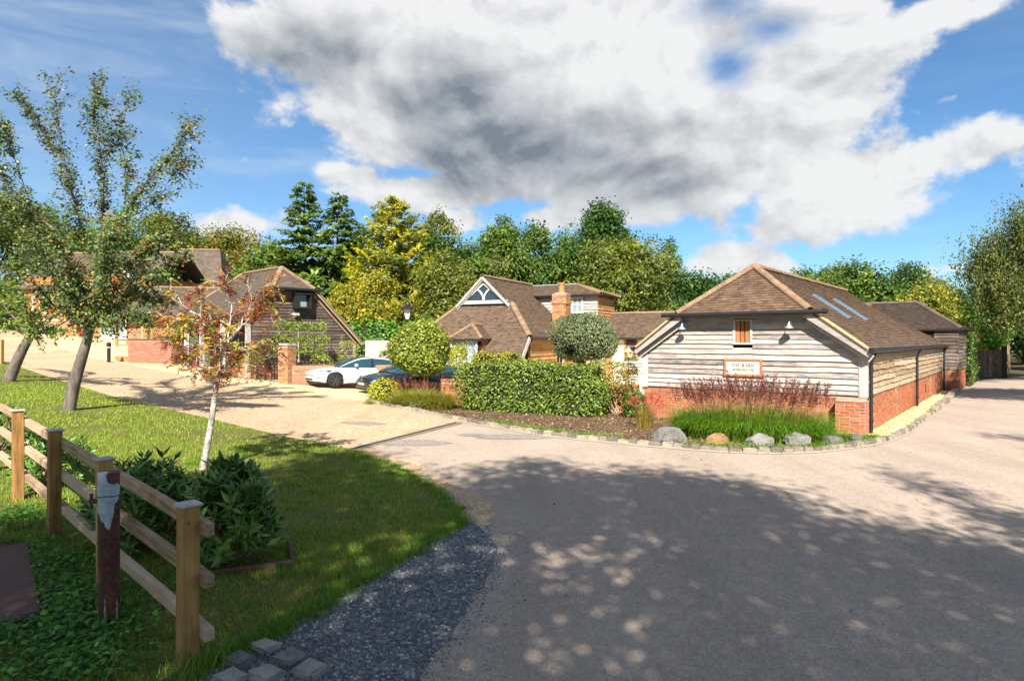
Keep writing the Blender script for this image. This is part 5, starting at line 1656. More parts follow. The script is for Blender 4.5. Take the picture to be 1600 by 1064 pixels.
k4 = [(7.8, 5.0, 2.55), (-0.3, 5.0, 2.55), (1.6, 2.5, 4.5), (6.2, 2.5, 4.5)]
l4 = [(-0.3, 5.0, 2.55), (-0.3, -0.3, 2.55), (1.6, 2.5, 4.5)]
q4 = [(7.8, -0.3, 2.55), (7.8, 5.0, 2.55), (6.2, 2.5, 4.5)]
rf4 = deck(h4, [f4, k4, l4, q4], TILEG, 'roof')
acc = []
for i, p_ in enumerate((f4, k4, l4, q4)): roof_face(acc, p_, 0.13, 0.2, 152 + i)
build_tiles(rf4, acc, TILEG, 156)
ridge_line(rf4, (1.6, 2.5, 4.55), (6.2, 2.5, 4.55), 0.13, 0.45, seed=41)
ridge_line(rf4, (-0.3, -0.3, 2.6), (1.6, 2.5, 4.55), 0.13, 0.45, seed=42)
for xx in (0.05, 1.5):
    MB().box((xx, -0.05, -0.4), (xx + 0.14, 0.09, 2.5)).build('porch_post', OAKO, h4)
MB().tube([(3.6, 0.45, 2.5), (3.6, 0.45, -0.3)], 0.05, 8).build('downpipe', WHITE, h4)
MB().box((1.9, 0.5, -0.3), (2.9, 0.57, 1.8)).build('door', OAKO, h4)
h5 = thing('rear_house', 'steep dark roofed house block rising behind the brick outbuilding', 'house', (-29.0, 52.0, 2.2), R(6))
MB().box((0, 0, -0.6), (5.2, 7, 4.0)).build('wall_core', BRICKO, h5)
f5 = [(-0.3, -0.4, 3.6), (5.5, -0.4, 3.6), (3.9, 3.5, 8.0), (0.5, 3.5, 8.0)]
k5 = [(5.5, 7.4, 3.6), (-0.3, 7.4, 3.6), (0.5, 3.5, 8.0), (3.9, 3.5, 8.0)]
q5 = [(5.5, -0.4, 3.6), (5.5, 7.4, 3.6), (3.9, 3.5, 8.0)]
rf5 = deck(h5, [f5, k5, q5], TILEG, 'roof')
acc = []
for i, p_ in enumerate((f5, k5, q5)): roof_face(acc, p_, 0.16, 0.26, 162 + i)
build_tiles(rf5, acc, TILEG, 166)
ridge_line(rf5, (0.5, 3.5, 8.05), (3.9, 3.5, 8.05), 0.14, 0.45, seed=51)

# ------------------------------------------------------------------ pale board fence and clipped hedge behind the cars
pf = thing('board_fence', 'pale vertical board fence behind the parked cars', 'fence', (-8.6, 37.5, 0.35), R(-3))
for k in range(46):
    o = mobj('board', unit_box_mesh('board', PALE, 0.142, 0.025, 2.0), pf)
    o.location = (k * 0.15, 0.0 if k % 2 else 0.02, 0.0)
for zz in (0.4, 1.6):
    MB().box((0, 0.05, zz), (6.9, 0.11, zz + 0.08)).build('rail', PALE, pf)
# lean-to roof edge left of the topiary
lt = thing('lean_to', 'low tiled lean-to roof sloping down behind the dark car', 'shed', (-5.9, 31.6, 0.25), math.atan2(-0.44, 0.9))
lp = [(-1.9, 0, 0.5), (1.6, 0, 0.5), (1.6, 2.2, 2.2), (0.0, 2.2, 2.2)]
rfl = deck(lt, [lp], TILEH, 'roof')
acc = []; roof_face(acc, lp, seed=171); build_tiles(rfl, acc, TILEH, 172)
MB().beam((-1.95, -0.02, 0.52), (-0.02, 2.2, 2.22), 0.12, 0.12).build('verge_board', OAKW, lt)
MB().box((-0.6, 0.4, -0.3), (1.5, 2.0, 0.55)).build('wall', BRICKB, lt)
# ------------------------------------------------------------------ fence, rusty post, sheet, setts
FD = Vector((-0.7313, 0.682, 0)); FN = Vector((0.682, 0.7313, 0))
fp = [Vector((-2.33, 4.59, 0)) + Vector((-1.44, 1.343, 0)) * k for k in range(5)]
fgz = [0.0, 0.03, 0.10, 0.28, 0.42]
fence = thing('rail_fence', 'three-rail timber fence with capped square posts at the lawn edge', 'fence', (fp[0].x, fp[0].y, 0))
frz = math.atan2(FD.y, FD.x)
tops = [1.165 + 0.078 * k for k in range(5)]
for k, p in enumerate(fp):
    l = p - fp[0]
    zb_ = g(p.x, p.y)
    po = MB().box((-0.06, -0.06, 0.0), (0.06, 0.06, tops[k] - zb_ + 0.25)).build('post', FENCEP, fence, bevel=0.006)
    po.location = (l.x, l.y, zb_ - 0.25); po.rotation_euler = (random.Random(k).uniform(-.008, .008), random.Random(k + 9).uniform(-.008, .008), frz)
    zt = tops[k] - zb_ + 0.25
    MB().hexa([(-0.076, -0.076, zt), (0.076, -0.076, zt), (0.076, 0.076, zt), (-0.076, 0.076, zt), (-0.076, -0.076, zt + 0.022), (0.076, -0.076, zt + 0.022), (0.076, 0.076, zt + 0.022), (-0.076, 0.076, zt + 0.022)]).build('cap', FCAP, po, bevel=0.006)
for k in range(4):
    for (dzr) in (-0.155, -0.52, -0.90):
        a = fp[k] - fp[0] + FN * 0.095; b_ = fp[k + 1] - fp[0] + FN * 0.095
        a.z = tops[k] + dzr; b_.z = tops[k + 1] + dzr
        dd = (b_ - a).normalized(); L = (b_ - a).length
        if k == 0:
            a = a - dd * 0.16; L += 0.16
        ra = MB().box((0, -0.035, -0.048), (L - 0.004, 0.035, 0.048)).build('rail', FENCE, fence, bevel=0.006)
        s_ = dd.cross(Z3).normalized(); u_ = s_.cross(dd)
        M = Matrix.Identity(4)
        for c, ax in enumerate((dd, -s_, u_)):
            M[0][c], M[1][c], M[2][c] = ax.x, ax.y, ax.z
        M.translation = a
        ra.matrix_local = M
sp_ = thing('steel_post', 'rusty round steel post with flaking pale blue paint beside the fence', 'post', (-3.27, 5.19, 0.0), R(12))
n = 20
V = []; F = []
rngp = np.random.default_rng(4)
hs_ = [-0.1, 0.0, 0.3, 0.6, 0.9, 1.2, 1.285]
for i, zz in enumerate(hs_):
    for k in range(n):
        a = 2 * math.pi * k / n
        V.append((0.078 * math.cos(a), 0.078 * math.sin(a), zz))
for k in range(n):
    a = 2 * math.pi * k / n
    V.append((0.070 * math.cos(a), 0.070 * math.sin(a), 1.287))
for i in range(len(hs_)):
    for k in range(n):
        F.append((i * n + k, i * n + (k + 1) % n, (i + 1) * n + (k + 1) % n, (i + 1) * n + k))
F.append(tuple(len(hs_) * n + k for k in range(n)))
mobj('tube', mesh_np('tube', V, F, RUST, True), sp_)
for zz in (1.10, 0.72):
    MB().tube([(0.081 * math.cos(t), 0.081 * math.sin(t), zz + 0.004 * math.sin(3 * t)) for t in np.linspace(0, 2 * math.pi, 22)], 0.004, 5).build('wire', BLACK, sp_)
MB().box((-0.135, -0.03, 1.04), (-0.07, -0.005, 1.075)).build('hinge_lug', RUSTP, sp_)
MB().tube([(-0.12, -0.018, 1.0), (-0.12, -0.018, 1.12)], 0.013, 8).build('hinge_pin', RUSTP, sp_)
# brown sheet on the grass
sh = thing('metal_sheet', 'flat reddish-brown sheet lying on the grass beyond the rusty post', 'sheet', (-3.82, 5.2, g(-3.82, 5.2) + 0.075), math.atan2(0.77, -0.63))
MB().box((0, 0, -0.05), (2.35, 1.9, 0.012)).build('plate', RUSTP, sh, bevel=0.005)
MB().box((0.02, 0.02, 0.013), (0.16, 0.14, 0.02)).build('corner_plate', RUSTP, sh)
rg = random.Random(5)
for k in range(9):
    x_, y_, a_ = 1.15 + rg.uniform(-.12, .12), 0.55 + rg.uniform(-.25, .25), rg.uniform(0.6, 1.6)
    MB().tube([(x_, y_, 0.02), (x_ + 0.12 * math.cos(a_), y_ + 0.12 * math.sin(a_), 0.035), (x_ + 0.26 * math.cos(a_ + .3), y_ + 0.26 * math.sin(a_ + .3), 0.02)], 0.004, 4).build('dry_twig', STEM, sh)


def rough_block(name, mat, w, d, h, parent, seed, rough=0.012, bev=0.02):
    """hewn stone block, origin at the middle of its base"""
    bm = bmesh.new()
    bmesh.ops.create_cube(bm, size=1.0)
    bmesh.ops.scale(bm, vec=(w, d, h), verts=bm.verts)
    bmesh.ops.translate(bm, vec=(0, 0, h / 2), verts=bm.verts)
    bmesh.ops.bevel(bm, geom=list(bm.edges), offset=bev, segments=2, affect='EDGES')
    rg = random.Random(seed)
    for v in bm.verts:
        v.co += Vector((rg.gauss(0, rough), rg.gauss(0, rough), rg.gauss(0, rough)))
    me = bpy.data.meshes.new(name); bm.to_mesh(me); bm.free()
    me.materials.append(mat)
    return mobj(name, me, parent)


se = thing('sett_edging', 'group of five hewn granite setts at the corner of dark gravel by the fence', 'edging', (-1.8, 4.6, 0))
for k, (x_, y_, w_, d_, a_) in enumerate(((-1.97, 4.62, 0.22, 0.17, -0.6), (-1.70, 4.42, 0.22, 0.19, -0.55), (-1.86, 4.83, 0.20, 0.16, -0.6), (-1.62, 4.66, 0.21, 0.19, -0.62), (-1.42, 4.50, 0.21, 0.18, -0.5), (-1.93, 4.38, 0.21, 0.18, -0.55))):
    o = rough_block('sett', GRANITE, w_, d_, 0.13, se, k, 0.006, 0.018)
    o.location = (x_ + 1.8, y_ - 4.6, -0.06); o.rotation_euler = (0, 0, a_)

# ------------------------------------------------------------------ stone kerb round the bed
KP = np.array(KERB)
seg = np.linalg.norm(np.diff(KP, axis=0), axis=1); cum = np.concatenate([[0], np.cumsum(seg)])


def kerb_at(s):
    i = min(max(np.searchsorted(cum, s) - 1, 0), len(seg) - 1)
    t = (s - cum[i]) / seg[i]
    p = KP[i] + (KP[i + 1] - KP[i]) * t
    d = (KP[i + 1] - KP[i]) / seg[i]
    return p, d


kerb = thing('stone_kerb', 'curving kerb of worn stone setts set in mortar round the planting bed', 'kerb', (0, 0, 0))
rg = random.Random(8)
s = 0.05
SETTS = [rough_block('sett', SETT, 1.0, 1.0, 1.0, None, 60 + k, 0.035, 0.10).data for k in range(8)]
for o in [o for o in COL.objects if o.name.startswith('sett') and o.parent is None and o.type == 'MESH']:
    bpy.data.objects.remove(o)
while s < cum[-1] - 0.1:
    L = rg.uniform(0.17, 0.30)
    p, d = kerb_at(s + L / 2)
    far = s > 27
    o = mobj('kerb_sett', SETTS[rg.randrange(8)], kerb)
    nx, ny = -d[1], d[0]
    off = 0.06 + rg.uniform(-0.012, 0.012)
    x_, y_ = p[0] + nx * off, p[1] + ny * off
    o.location = (x_, y_, g(x_, y_) - 0.05)
    o.rotation_euler = (rg.gauss(0, .03), rg.gauss(0, .03), math.atan2(d[1], d[0]))
    hh = rg.uniform(0.15, 0.19) + (0.05 if far else 0)
    o.scale = (L - 0.012, rg.uniform(0.15, 0.18) * (1.4 if far else 1), hh)
    s += L
mo = MB()
prev = None
for i in range(0, len(KP)):
    p = KP[i]; d = KP[min(i + 1, len(KP) - 1)] - KP[max(i - 1, 0)]; d = d / np.linalg.norm(d)
    nv = np.array([-d[1], d[0]])
    z_ = g(p[0], p[1])
    prof = [(-0.06, 0.009), (-0.02, 0.035), (0.02, 0.042), (0.12, 0.042), (0.17, 0.02)]
    cur = [(p[0] + nv[0] * o_, p[1] + nv[1] * o_, z_ + h_) for (o_, h_) in prof]
    if prev is not None:
        for a in range(4):
            mo.add([prev[a], cur[a], cur[a + 1], prev[a + 1]], [(0, 1, 2, 3)])
    prev = cur
mo.build('mortar_bed', CONCRETE, kerb)
# drain across the drive mouth
dr = thing('channel_drain', 'dark linear drain crossing the drive from lawn corner to kerb', 'drain', (-3.45, 13.35, g(-3.45, 13.35)), math.atan2(18.0 - 13.35, -1.5 + 3.45))
DL = math.hypot(1.95, 4.65)
MB().box((0, -0.10, -0.03), (DL, -0.075, 0.022)).build('channel_edge', CONCRETE, dr)
MB().box((0, 0.075, -0.03), (DL, 0.10, 0.022)).build('channel_edge', CONCRETE, dr)
gme = MB()
gme.box((0.0, -0.075, 0.0), (0.49, 0.075, 0.014))
for k in range(10):
    gme.box((0.02 + k * 0.047, -0.07, 0.0142), (0.045 + k * 0.047, 0.07, 0.018))
GR = simple('drain_iron', (0.055, 0.05, 0.045), 0.7, 0.3, 0.4, 0.3, 9, 0.2)
go = gme.build('grating', GR, dr)
for k in range(1, int(DL / 0.5)):
    o = mobj('grating', go.data, dr); o.location = (k * 0.5, 0, 0)

# boulders
def boulder(label, px_, py_, w, d, h, mat, seed, rz=0.0, blocky=0.0):
    x_, y_, z_ = gpx(px_, py_)
    bm = bmesh.new()
    bmesh.ops.create_icosphere(bm, subdivisions=4, radius=0.5)
    rng = np.random.default_rng(seed)
    planes = [(Vector(rng.normal(0, 1, 3)).normalized(), rng.uniform(0.26, 0.44)) for _ in range(18)]
    for v in bm.verts:
        c = v.co.copy()
        if blocky:
            m = max(abs(c.x), abs(c.y), abs(c.z)); c = c.lerp(c / m * 0.45, blocky)
        for nn, dist in planes:
            e = c.dot(nn) - dist
            if e > 0: c -= nn * e * 0.92
        v.co = c + v.co.normalized() * (0.022 * math.sin(9 * v.co.x + seed) * math.sin(11 * v.co.z + 7 * v.co.y)) + Vector(rng.normal(0, 0.009, 3))
    zmin = min(v.co.z for v in bm.verts); zmax = max(v.co.z for v in bm.verts)
    xm = max(abs(v.co.x) for v in bm.verts); ym = max(abs(v.co.y) for v in bm.verts)
    for v in bm.verts:
        v.co = Vector((v.co.x / xm * w / 2, v.co.y / ym * d / 2, (v.co.z - zmin) / (zmax - zmin) * (h + 0.12) - 0.12))
    me = bpy.data.meshes.new('boulder'); bm.to_mesh(me); bm.free()
    me.materials.append(mat)
    for p in me.polygons: p.use_smooth = False
    o = mobj('boulder', me)
    o.location = (x_, y_, z_ - 0.01); o.rotation_euler = (0, 0, rz)
    tag(o, label, 'boulder', 'boulders along the kerb before the barn')


boulder('low pointed grey boulder furthest from the downpipe, by the red-tipped grass', 1040, 693, 0.98, 0.55, 0.40, BOULDER, 21, 0.1)
boulder('tan sandstone boulder in the row before the ornamental grass', 1121, 697, 0.56, 0.42, 0.30, BOULDERT, 22, 0.3)
boulder('dark grey sloping boulder next to the tan sandstone one', 1190, 699, 0.72, 0.45, 0.34, BOULDER, 23, -0.1)
boulder('upright squared pale grey boulder in the row before the barn', 1245, 699, 0.60, 0.40, 0.36, BOULDER, 24, 0.05, 0.75)
boulder('long flat grey boulder close to the brick buttress', 1302, 696, 0.62, 0.40, 0.27, BOULDER, 25, 0.1, 0.8)
boulder('small grey boulder tucked against the long flat one near the downpipe', 1338, 694, 0.34, 0.3, 0.28, BOULDER, 26, 0.5)

# ------------------------------------------------------------------ cars
def car(name, label, center, heading, paint, sc=1.0):
    """saloon: x forward from rear to nose, built about the middle of its wheelbase"""
    hx_, hy_ = heading
    rz = math.atan2(hy_, hx_)
    zc = g(*center)
    zf = g(center[0] + hx_ * 1.44, center[1] + hy_ * 1.44); zr_ = g(center[0] - hx_ * 1.44, center[1] - hy_ * 1.44)
    t = thing(name, label, 'car', (center[0], center[1], (zf + zr_) / 2 + 0.012))
    t.rotation_euler = (Matrix.Rotation(rz, 4, 'Z') @ Matrix.Rotation(-math.atan2(zf - zr_, 2.88), 4, 'Y')).to_euler()
    t.scale = (1, 1, 0.955)
    # stations from nose (x = 2.30) to tail (x = -2.39)
    st = [  # x, half width, underside, shoulder height, bonnet/boot height
        (2.30, 0.50, 0.34, 0.52, 0.56), (2.25, 0.66, 0.26, 0.57, 0.63), (2.12, 0.78, 0.22, 0.63, 0.71), (1.90, 0.86, 0.20, 0.70, 0.79),
        (1.55, 0.905, 0.19, 0.78, 0.87), (1.15, 0.92, 0.18, 0.84, 0.93), (0.80, 0.925, 0.17, 0.88, 0.97), (0.3, 0.925, 0.17, 0.905, 0.99), (-0.3, 0.925, 0.17, 0.92, 1.0),
        (-0.9, 0.925, 0.17, 0.94, 1.02), (-1.4, 0.92, 0.18, 0.955, 1.04), (-1.8, 0.90, 0.20, 0.965, 1.05), (-2.15, 0.84, 0.25, 0.96, 1.06), (-2.32, 0.76, 0.32, 0.93, 1.05), (-2.39, 0.66, 0.42, 0.86, 0.98)]
    ring = lambda x, w, zb_, zs, zt: [(x, 0, zb_), (x, w * 0.82, zb_), (x, w * 0.965, zb_ + 0.07), (x, w, zb_ + 0.20), (x, w * 0.995, 0.5 * (zb_ + zs) + 0.06), (x, w * 0.975, zs - 0.05), (x, w * 0.93, zs + 0.015), (x, w * 0.80, zt - 0.025), (x, w * 0.45, zt), (x, 0, zt + 0.008)]
    V = []; F = []
    m = 10
    full = []
    for s_ in st:
        h = ring(*s_)
        full.append(h + [(a, -b, c) for a, b, c in h[-2:0:-1]])
    m = len(full[0])
    for r_ in full: V += r_
    for i in range(len(full) - 1):
        for k in range(m):
            F.append((i * m + k, i * m + (k + 1) % m, (i + 1) * m + (k + 1) % m, (i + 1) * m + k))
    F.append(tuple(range(m))); F.append(tuple((len(full) - 1) * m + k for k in range(m))[::-1])
    me = mesh_np('body', V, F, paint, True)
    bm = bmesh.new(); bm.from_mesh(me); bmesh.ops.recalc_face_normals(bm, faces=bm.faces); bm.to_mesh(me); bm.free()
    # wheel arches: real cut-outs, by boolean with wheel-well cylinders
    body = mobj('body', me, t)
    me_c = MB()
    for wx in (1.44, -1.44):
        for sy in (-1, 1):
            me_c.tube([(wx, sy * 0.62, 0.335), (wx, sy * 1.1, 0.335)], 0.385, 28)
    cut = me_c.build('wheel_well', RUBBER, None)
    mod = body.modifiers.new('arch', 'BOOLEAN'); mod.operation = 'DIFFERENCE'; mod.object = cut; mod.solver = 'EXACT'
    cut.parent = t
    bpy.context.view_layer.update()
    dg = bpy.context.evaluated_depsgraph_get()
    me2 = bpy.data.meshes.new_from_object(body.evaluated_get(dg))
    body.modifiers.clear(); body.data = me2
    bpy.data.objects.remove(cut)
    # greenhouse
    gs = [(1.22, 0.74, 0.93, 0.93, 0.70), (0.85, 0.80, 0.95, 1.13, 0.66), (0.45, 0.83, 0.97, 1.31, 0.62), (0.15, 0.84, 0.98, 1.405, 0.60), (-0.25, 0.845, 0.99, 1.445, 0.60), (-0.75, 0.845, 1.0, 1.435, 0.60),
          (-1.15, 0.83, 1.01, 1.39, 0.59), (-1.55, 0.79, 1.02, 1.29, 0.57), (-1.85, 0.75, 1.03, 1.18, 0.57), (-2.12, 0.70, 1.04, 1.07, 0.58)]
    def pts(s_):
        x, wb, zb_, zr2, wt_ = s_
        e = max(zr2 - zb_, 0.0)
        zr2 = max(zr2, zb_ + 0.012)
        return [(x, wb, zb_ - 0.03), (x, wt_ + 0.035, zb_ + e * 0.86), (x, wt_, zb_ + e * 0.95 + 0.006), (x, wt_ * 0.6, zr2), (x, 0, zr2 + 0.008)]
    G = [pts(s_) for s_ in gs]
    def strip(i0, i1, a, b_, both=True, off=0.0):
        V_, F_ = [], []
        for sgn in ((1, -1) if both else (1,)):
            base = len(V_)
            for i in range(i0, i1 + 1):
                for k in range(a, b_ + 1):
                    x, y, z = G[i][k]; V_.append((x, sgn * (y + off), z + off * 0.3))
            w = b_ - a + 1
            for i in range(i1 - i0):
                for k in range(w - 1):
                    F_.append((base + i * w + k, base + i * w + k + 1, base + (i + 1) * w + k + 1, base + (i + 1) * w + k))
        return V_, F_
    V_, F_ = strip(0, 3, 1, 4); mobj('windscreen', mesh_np('windscreen', V_, F_, CARGLASS, True), t)
    V_, F_ = strip(3, 6, 2, 4); mobj('glass_roof', mesh_np('glass_roof', V_, F_, CARGLASS, True), t)
    V_, F_ = strip(6, 9, 1, 4); mobj('rear_screen', mesh_np('rear_screen', V_, F_, CARGLASS, True), t)
    V_, F_ = strip(0, 9, 1, 2, True, 0.004); mobj('roof_rail', mesh_np('roof_rail', V_, F_, paint, True), t)
    for (i0, i1) in ((0, 4), (4, 8)):
        V_, F_ = strip(i0, i1, 0, 1); mobj('side_window', mesh_np('side_window', V_, F_, CARGLASS, True), t)
    V_, F_ = strip(8, 9, 0, 1); mobj('rear_pillar', mesh_np('rear_pillar', V_, F_, paint, True), t)
    for sgn in (1, -1):
        MB().beam((-0.22, sgn * 0.848, 0.98), (-0.30, sgn * 0.645, 1.385), 0.012, 0.09, up=(1, 0, 0)).build('door_pillar', BLACK, t)
        MB().tube([(0.62, sgn * 0.90, 1.0), (0.60, sgn * 1.0, 1.05), (0.58, sgn * 1.06, 1.05)], [0.02, 0.07, 0.06], 8).build('wing_mirror', paint, t)
        for xs_ in (0.92, -0.26, -1.05):
            MB().beam((xs_, sgn * 0.9265, 0.30), (xs_ - 0.05, sgn * 0.905, 0.93), 0.006, 0.012, up=(1, 0, 0)).build('panel_gap', BLACK, t)
        # headlight wraps the corner
        hl = MB().hexa([(2.07, sgn * 0.60, 0.675), (1.72, sgn * 0.86, 0.745), (1.62, sgn * 0.875, 0.79), (2.0, sgn * 0.62, 0.735), (2.17, sgn * 0.62, 0.655), (1.78, sgn * 0.895, 0.715), (1.66, sgn * 0.905, 0.765), (2.08, sgn * 0.64, 0.735)])
        hl.build('headlight', CARGLASS, t)
        MB().box((2.10, sgn * 0.70 - 0.11, 0.42), (2.205, sgn * 0.70 + 0.07, 0.46)).build('air_intake', BLACK, t)
        for xx in (0.55, -0.42):
            MB().box((xx - 0.10, sgn * 0.925 - 0.008, 0.80), (xx + 0.10, sgn * 0.925 + 0.008, 0.825)).build('door_handle', paint, t)
        MB().box((-1.0, sgn * 0.86 - 0.03, 0.155), (1.0, sgn * 0.86 + 0.03, 0.20)).build('sill', BLACK, t)
        for wx in (1.44, -1.44):
            wh = MB()
            rr_ = [(0.0, 0.20), (0.24, 0.215), (0.315, 0.20), (0.335, 0.16), (0.335, 0.02), (0.31, 0.0)]
            Vw, Fw = [], []
            nn = 32
            for (r_, d_) in rr_[1:]:
                for k in range(nn):
                    a = 2 * math.pi * k / nn
                    Vw.append((wx + r_ * math.cos(a), sgn * (0.71 + d_), 0.335 + r_ * math.sin(a)))
            for j in range(len(rr_) - 2):
                for k in range(nn):
                    Fw.append((j * nn + k, j * nn + (k + 1) % nn, (j + 1) * nn + (k + 1) % nn, (j + 1) * nn + k))
            wo_ = mobj('wheel', mesh_np('wheel', Vw, Fw, RUBBER, True), t)
            MB().tube([(wx, sgn * 0.86, 0.335), (wx, sgn * 0.905, 0.335)], 0.235, 32).build('rim', BLACK, wo_)
            spk = MB()
            for k in range(7):
                a = 2 * math.pi * k / 7
                ca, sa = math.cos(a), math.sin(a)
                tx, tz = -sa, ca
                y0, y1 = sgn * 0.905, sgn * 0.922
                P_ = []
                for yy in (y0, y1):
                    for (r_, w_) in ((0.03, -0.03), (0.235, -0.055), (0.235, 0.03), (0.03, 0.03)):
                        P_.append((wx + ca * r_ + tx * w_, yy, 0.335 + sa * r_ + tz * w_))
                spk.hexa(P_)
            spk.tube([(wx, sgn * 0.905, 0.335), (wx, sgn * 0.928, 0.335)], 0.05, 12)
            spk.build('spokes', RIM, wo_)
    MB().box((2.20, -0.42, 0.30), (2.305, 0.42, 0.37)).build('grille', BLACK, t)
    MB().tube([(2.285, 0.0, 0.60), (2.305, 0, 0.585)], 0.035, 10).build('badge', GALV, t)
    MB().box((2.295, -0.25, 0.385), (2.312, 0.25, 0.475)).build('number_plate', WHITE, t)
    MB().box((1.9, -0.7, 0.16), (2.2, 0.7, 0.24)).build('splitter', BLACK, t)
    return t


CH = (-0.8, -0.6)
car('saloon_car', 'white electric saloon parked nose out on the yellow gravel', (-6.95, 29.0), CH, CARW)
car('saloon_car', 'dark navy saloon parked half hidden behind the round topiary', (-6.95 + 2.62, 29.0 - 1.5), CH, CARB)

# ------------------------------------------------------------------ lantern, small sign, trellis, planter
lx, ly = -0.163 * 27.0, 27.0
ln = thing('lamp_post', 'black lantern on a post rising behind the round topiary', 'lamp', (lx, ly, g(lx, ly)))
zt = 2.35 + 0.032 * 27 - g(lx, ly)
MB().tube([(0, 0, 0), (0, 0, 0.5), (0, 0, 0.55), (0, 0, zt - 0.1), (0, 0, zt)], [0.09, 0.08, 0.045, 0.035, 0.05], 12).build('post', BLACK, ln)
lan = MB()
for k in range(4):
    a = math.pi / 4 + k * math.pi / 2
    lan.beam((0.11 * math.cos(a), 0.11 * math.sin(a), zt + 0.02), (0.25 * math.cos(a), 0.25 * math.sin(a), zt + 0.46), 0.022, 0.022)
    a2 = a + math.pi / 2
    for (r_, z_) in ((0.11, zt + 0.02), (0.25, zt + 0.46)):
        lan.beam((r_ * math.cos(a), r_ * math.sin(a), z_), (r_ * math.cos(a2), r_ * math.sin(a2), z_), 0.03, 0.03)
lan.build('lantern_frame', BLACK, ln)
lg = MB(); q_ = [math.pi / 4 + k * math.pi / 2 for k in range(4)]
lg.hexa([(0.1 * math.cos(a), 0.1 * math.sin(a), zt + 0.03) for a in q_] + [(0.235 * math.cos(a), 0.235 * math.sin(a), zt + 0.45) for a in q_])
lg.build('pane', LAMPGLASS, ln)
V, F = tube_np([(0, 0, zt + 0.46), (0, 0, zt + 0.50), (0, 0, zt + 0.62), (0, 0, zt + 0.64), (0, 0, zt + 0.74), (0, 0, zt + 0.80)], [0.36, 0.32, 0.10, 0.12, 0.09, 0.02], 16)
mobj('lantern_cap', mesh_np('lantern_cap', V, F, BLACK), ln)
q = gpx(606, 631)
ns = thing('garden_sign', 'small black sign board with two worn lines standing in the bed edge', 'sign', (q[0], q[1], q[2]), R(8))
MB().box((-0.21, -0.012, 0.16), (0.21, 0.012, 0.43)).build('board', BLACK, ns, bevel=0.004)
for s in (-0.14, 0.14): MB().box((s - 0.015, 0.013, -0.1), (s + 0.015, 0.03, 0.40)).build('stake', BLACKT, ns)
WORN = simple('worn_lettering', (0.30, 0.29, 0.27), 0.8, 0, 0.2, 0.4, 40, 0)
wl_ = MB()
rg = random.Random(3)
for zz in (0.335, 0.235):
    x_ = -0.15
    while x_ < 0.13:
        w_ = rg.uniform(0.012, 0.03)
        wl_.box((x_, -0.0145, zz), (x_ + w_, -0.0125, zz + rg.uniform(0.03, 0.05))); x_ += w_ + rg.uniform(0.008, 0.02)
wl_.build('worn_lettering', WORN, ns)
# metal arch in front of the dormer window
ax_, ay_ = -0.072 * 26.5, 26.5
ar = thing('garden_arch', 'thin black iron garden arch before the cottage dormer window', 'arch', (ax_, ay_, 0), R(-15))
for yy in (0, 0.45):
    for sd in (-1, 1):
        MB().tube([(sd * 0.42, yy, 0), (sd * 0.42, yy, 1.55), (sd * 0.38, yy, 1.9), (sd * 0.26, yy, 2.12), (0, yy, 2.34)], 0.016, 6).build('hoop', BLACK, ar)
for zz, xx in ((0.6, 0.42), (1.2, 0.42), (1.7, 0.41), (2.1, 0.27)):
    for sd in (-1, 1):
        MB().tube([(sd * xx, 0, zz), (sd * xx, 0.45, zz)], 0.01, 6).build('rung', BLACK, ar)
# courtyard wall and white tiered planter
wall_run('courtyard_wall', 'old low brick wall running from the oak barn behind the hedge', 'wall', (-2.6, 23.4), (3.95, 20.1), 0.82, 0.24, BRICK, MORTAR, 'soldier', 181)
pl = thing('tiered_planter', 'white slatted two-tier planter with red flowers by the oak barn corner', 'planter', (4.95, 24.6, 0.0), R(-28))
for tier, (z0, y0) in enumerate(((0.72, 0.0), (1.22, 0.34))):
    for k in range(3):
        MB().box((-0.9, y0 - 0.012, z0 + k * 0.115), (0.9, y0 + 0.012, z0 + k * 0.115 + 0.085)).build('slat', WHITE, pl)
    MB().box((-0.9, y0 + 0.013, z0), (0.9, y0 + 0.3, z0 + 0.3)).build('trough', EDGEB, pl)
for sx in (-0.86, 0.0, 0.86):
    MB().box((sx - 0.03, 0.28, 0), (sx + 0.03, 0.34, 1.56)).build('leg', WHITE, pl)
    MB().box((sx - 0.03, -0.04, 0), (sx + 0.03, -0.012, 1.05)).build('leg', WHITE, pl)
bt_ = thing('bird_table', 'small ochre lantern-shaped bird feeder standing above the white planter', 'feeder', (4.35, 23.9, 0), R(20))
MB().tube([(0, 0, 0), (0, 0, 1.75)], 0.02, 8).build('pole', BLACK, bt_)
MB().hexa([(-0.09, -0.09, 1.72), (0.09, -0.09, 1.72), (0.09, 0.09, 1.72), (-0.09, 0.09, 1.72), (-0.12, -0.12, 1.92), (0.12, -0.12, 1.92), (0.12, 0.12, 1.92), (-0.12, 0.12, 1.92)]).build('body', VERGE, bt_)
V, F = tube_np([(0, 0, 1.92), (0, 0, 2.08), (0, 0, 2.14)], [0.19, 0.03, 0.01], 4); mobj('roof', mesh_np('roof', V, F, VERGE), bt_)
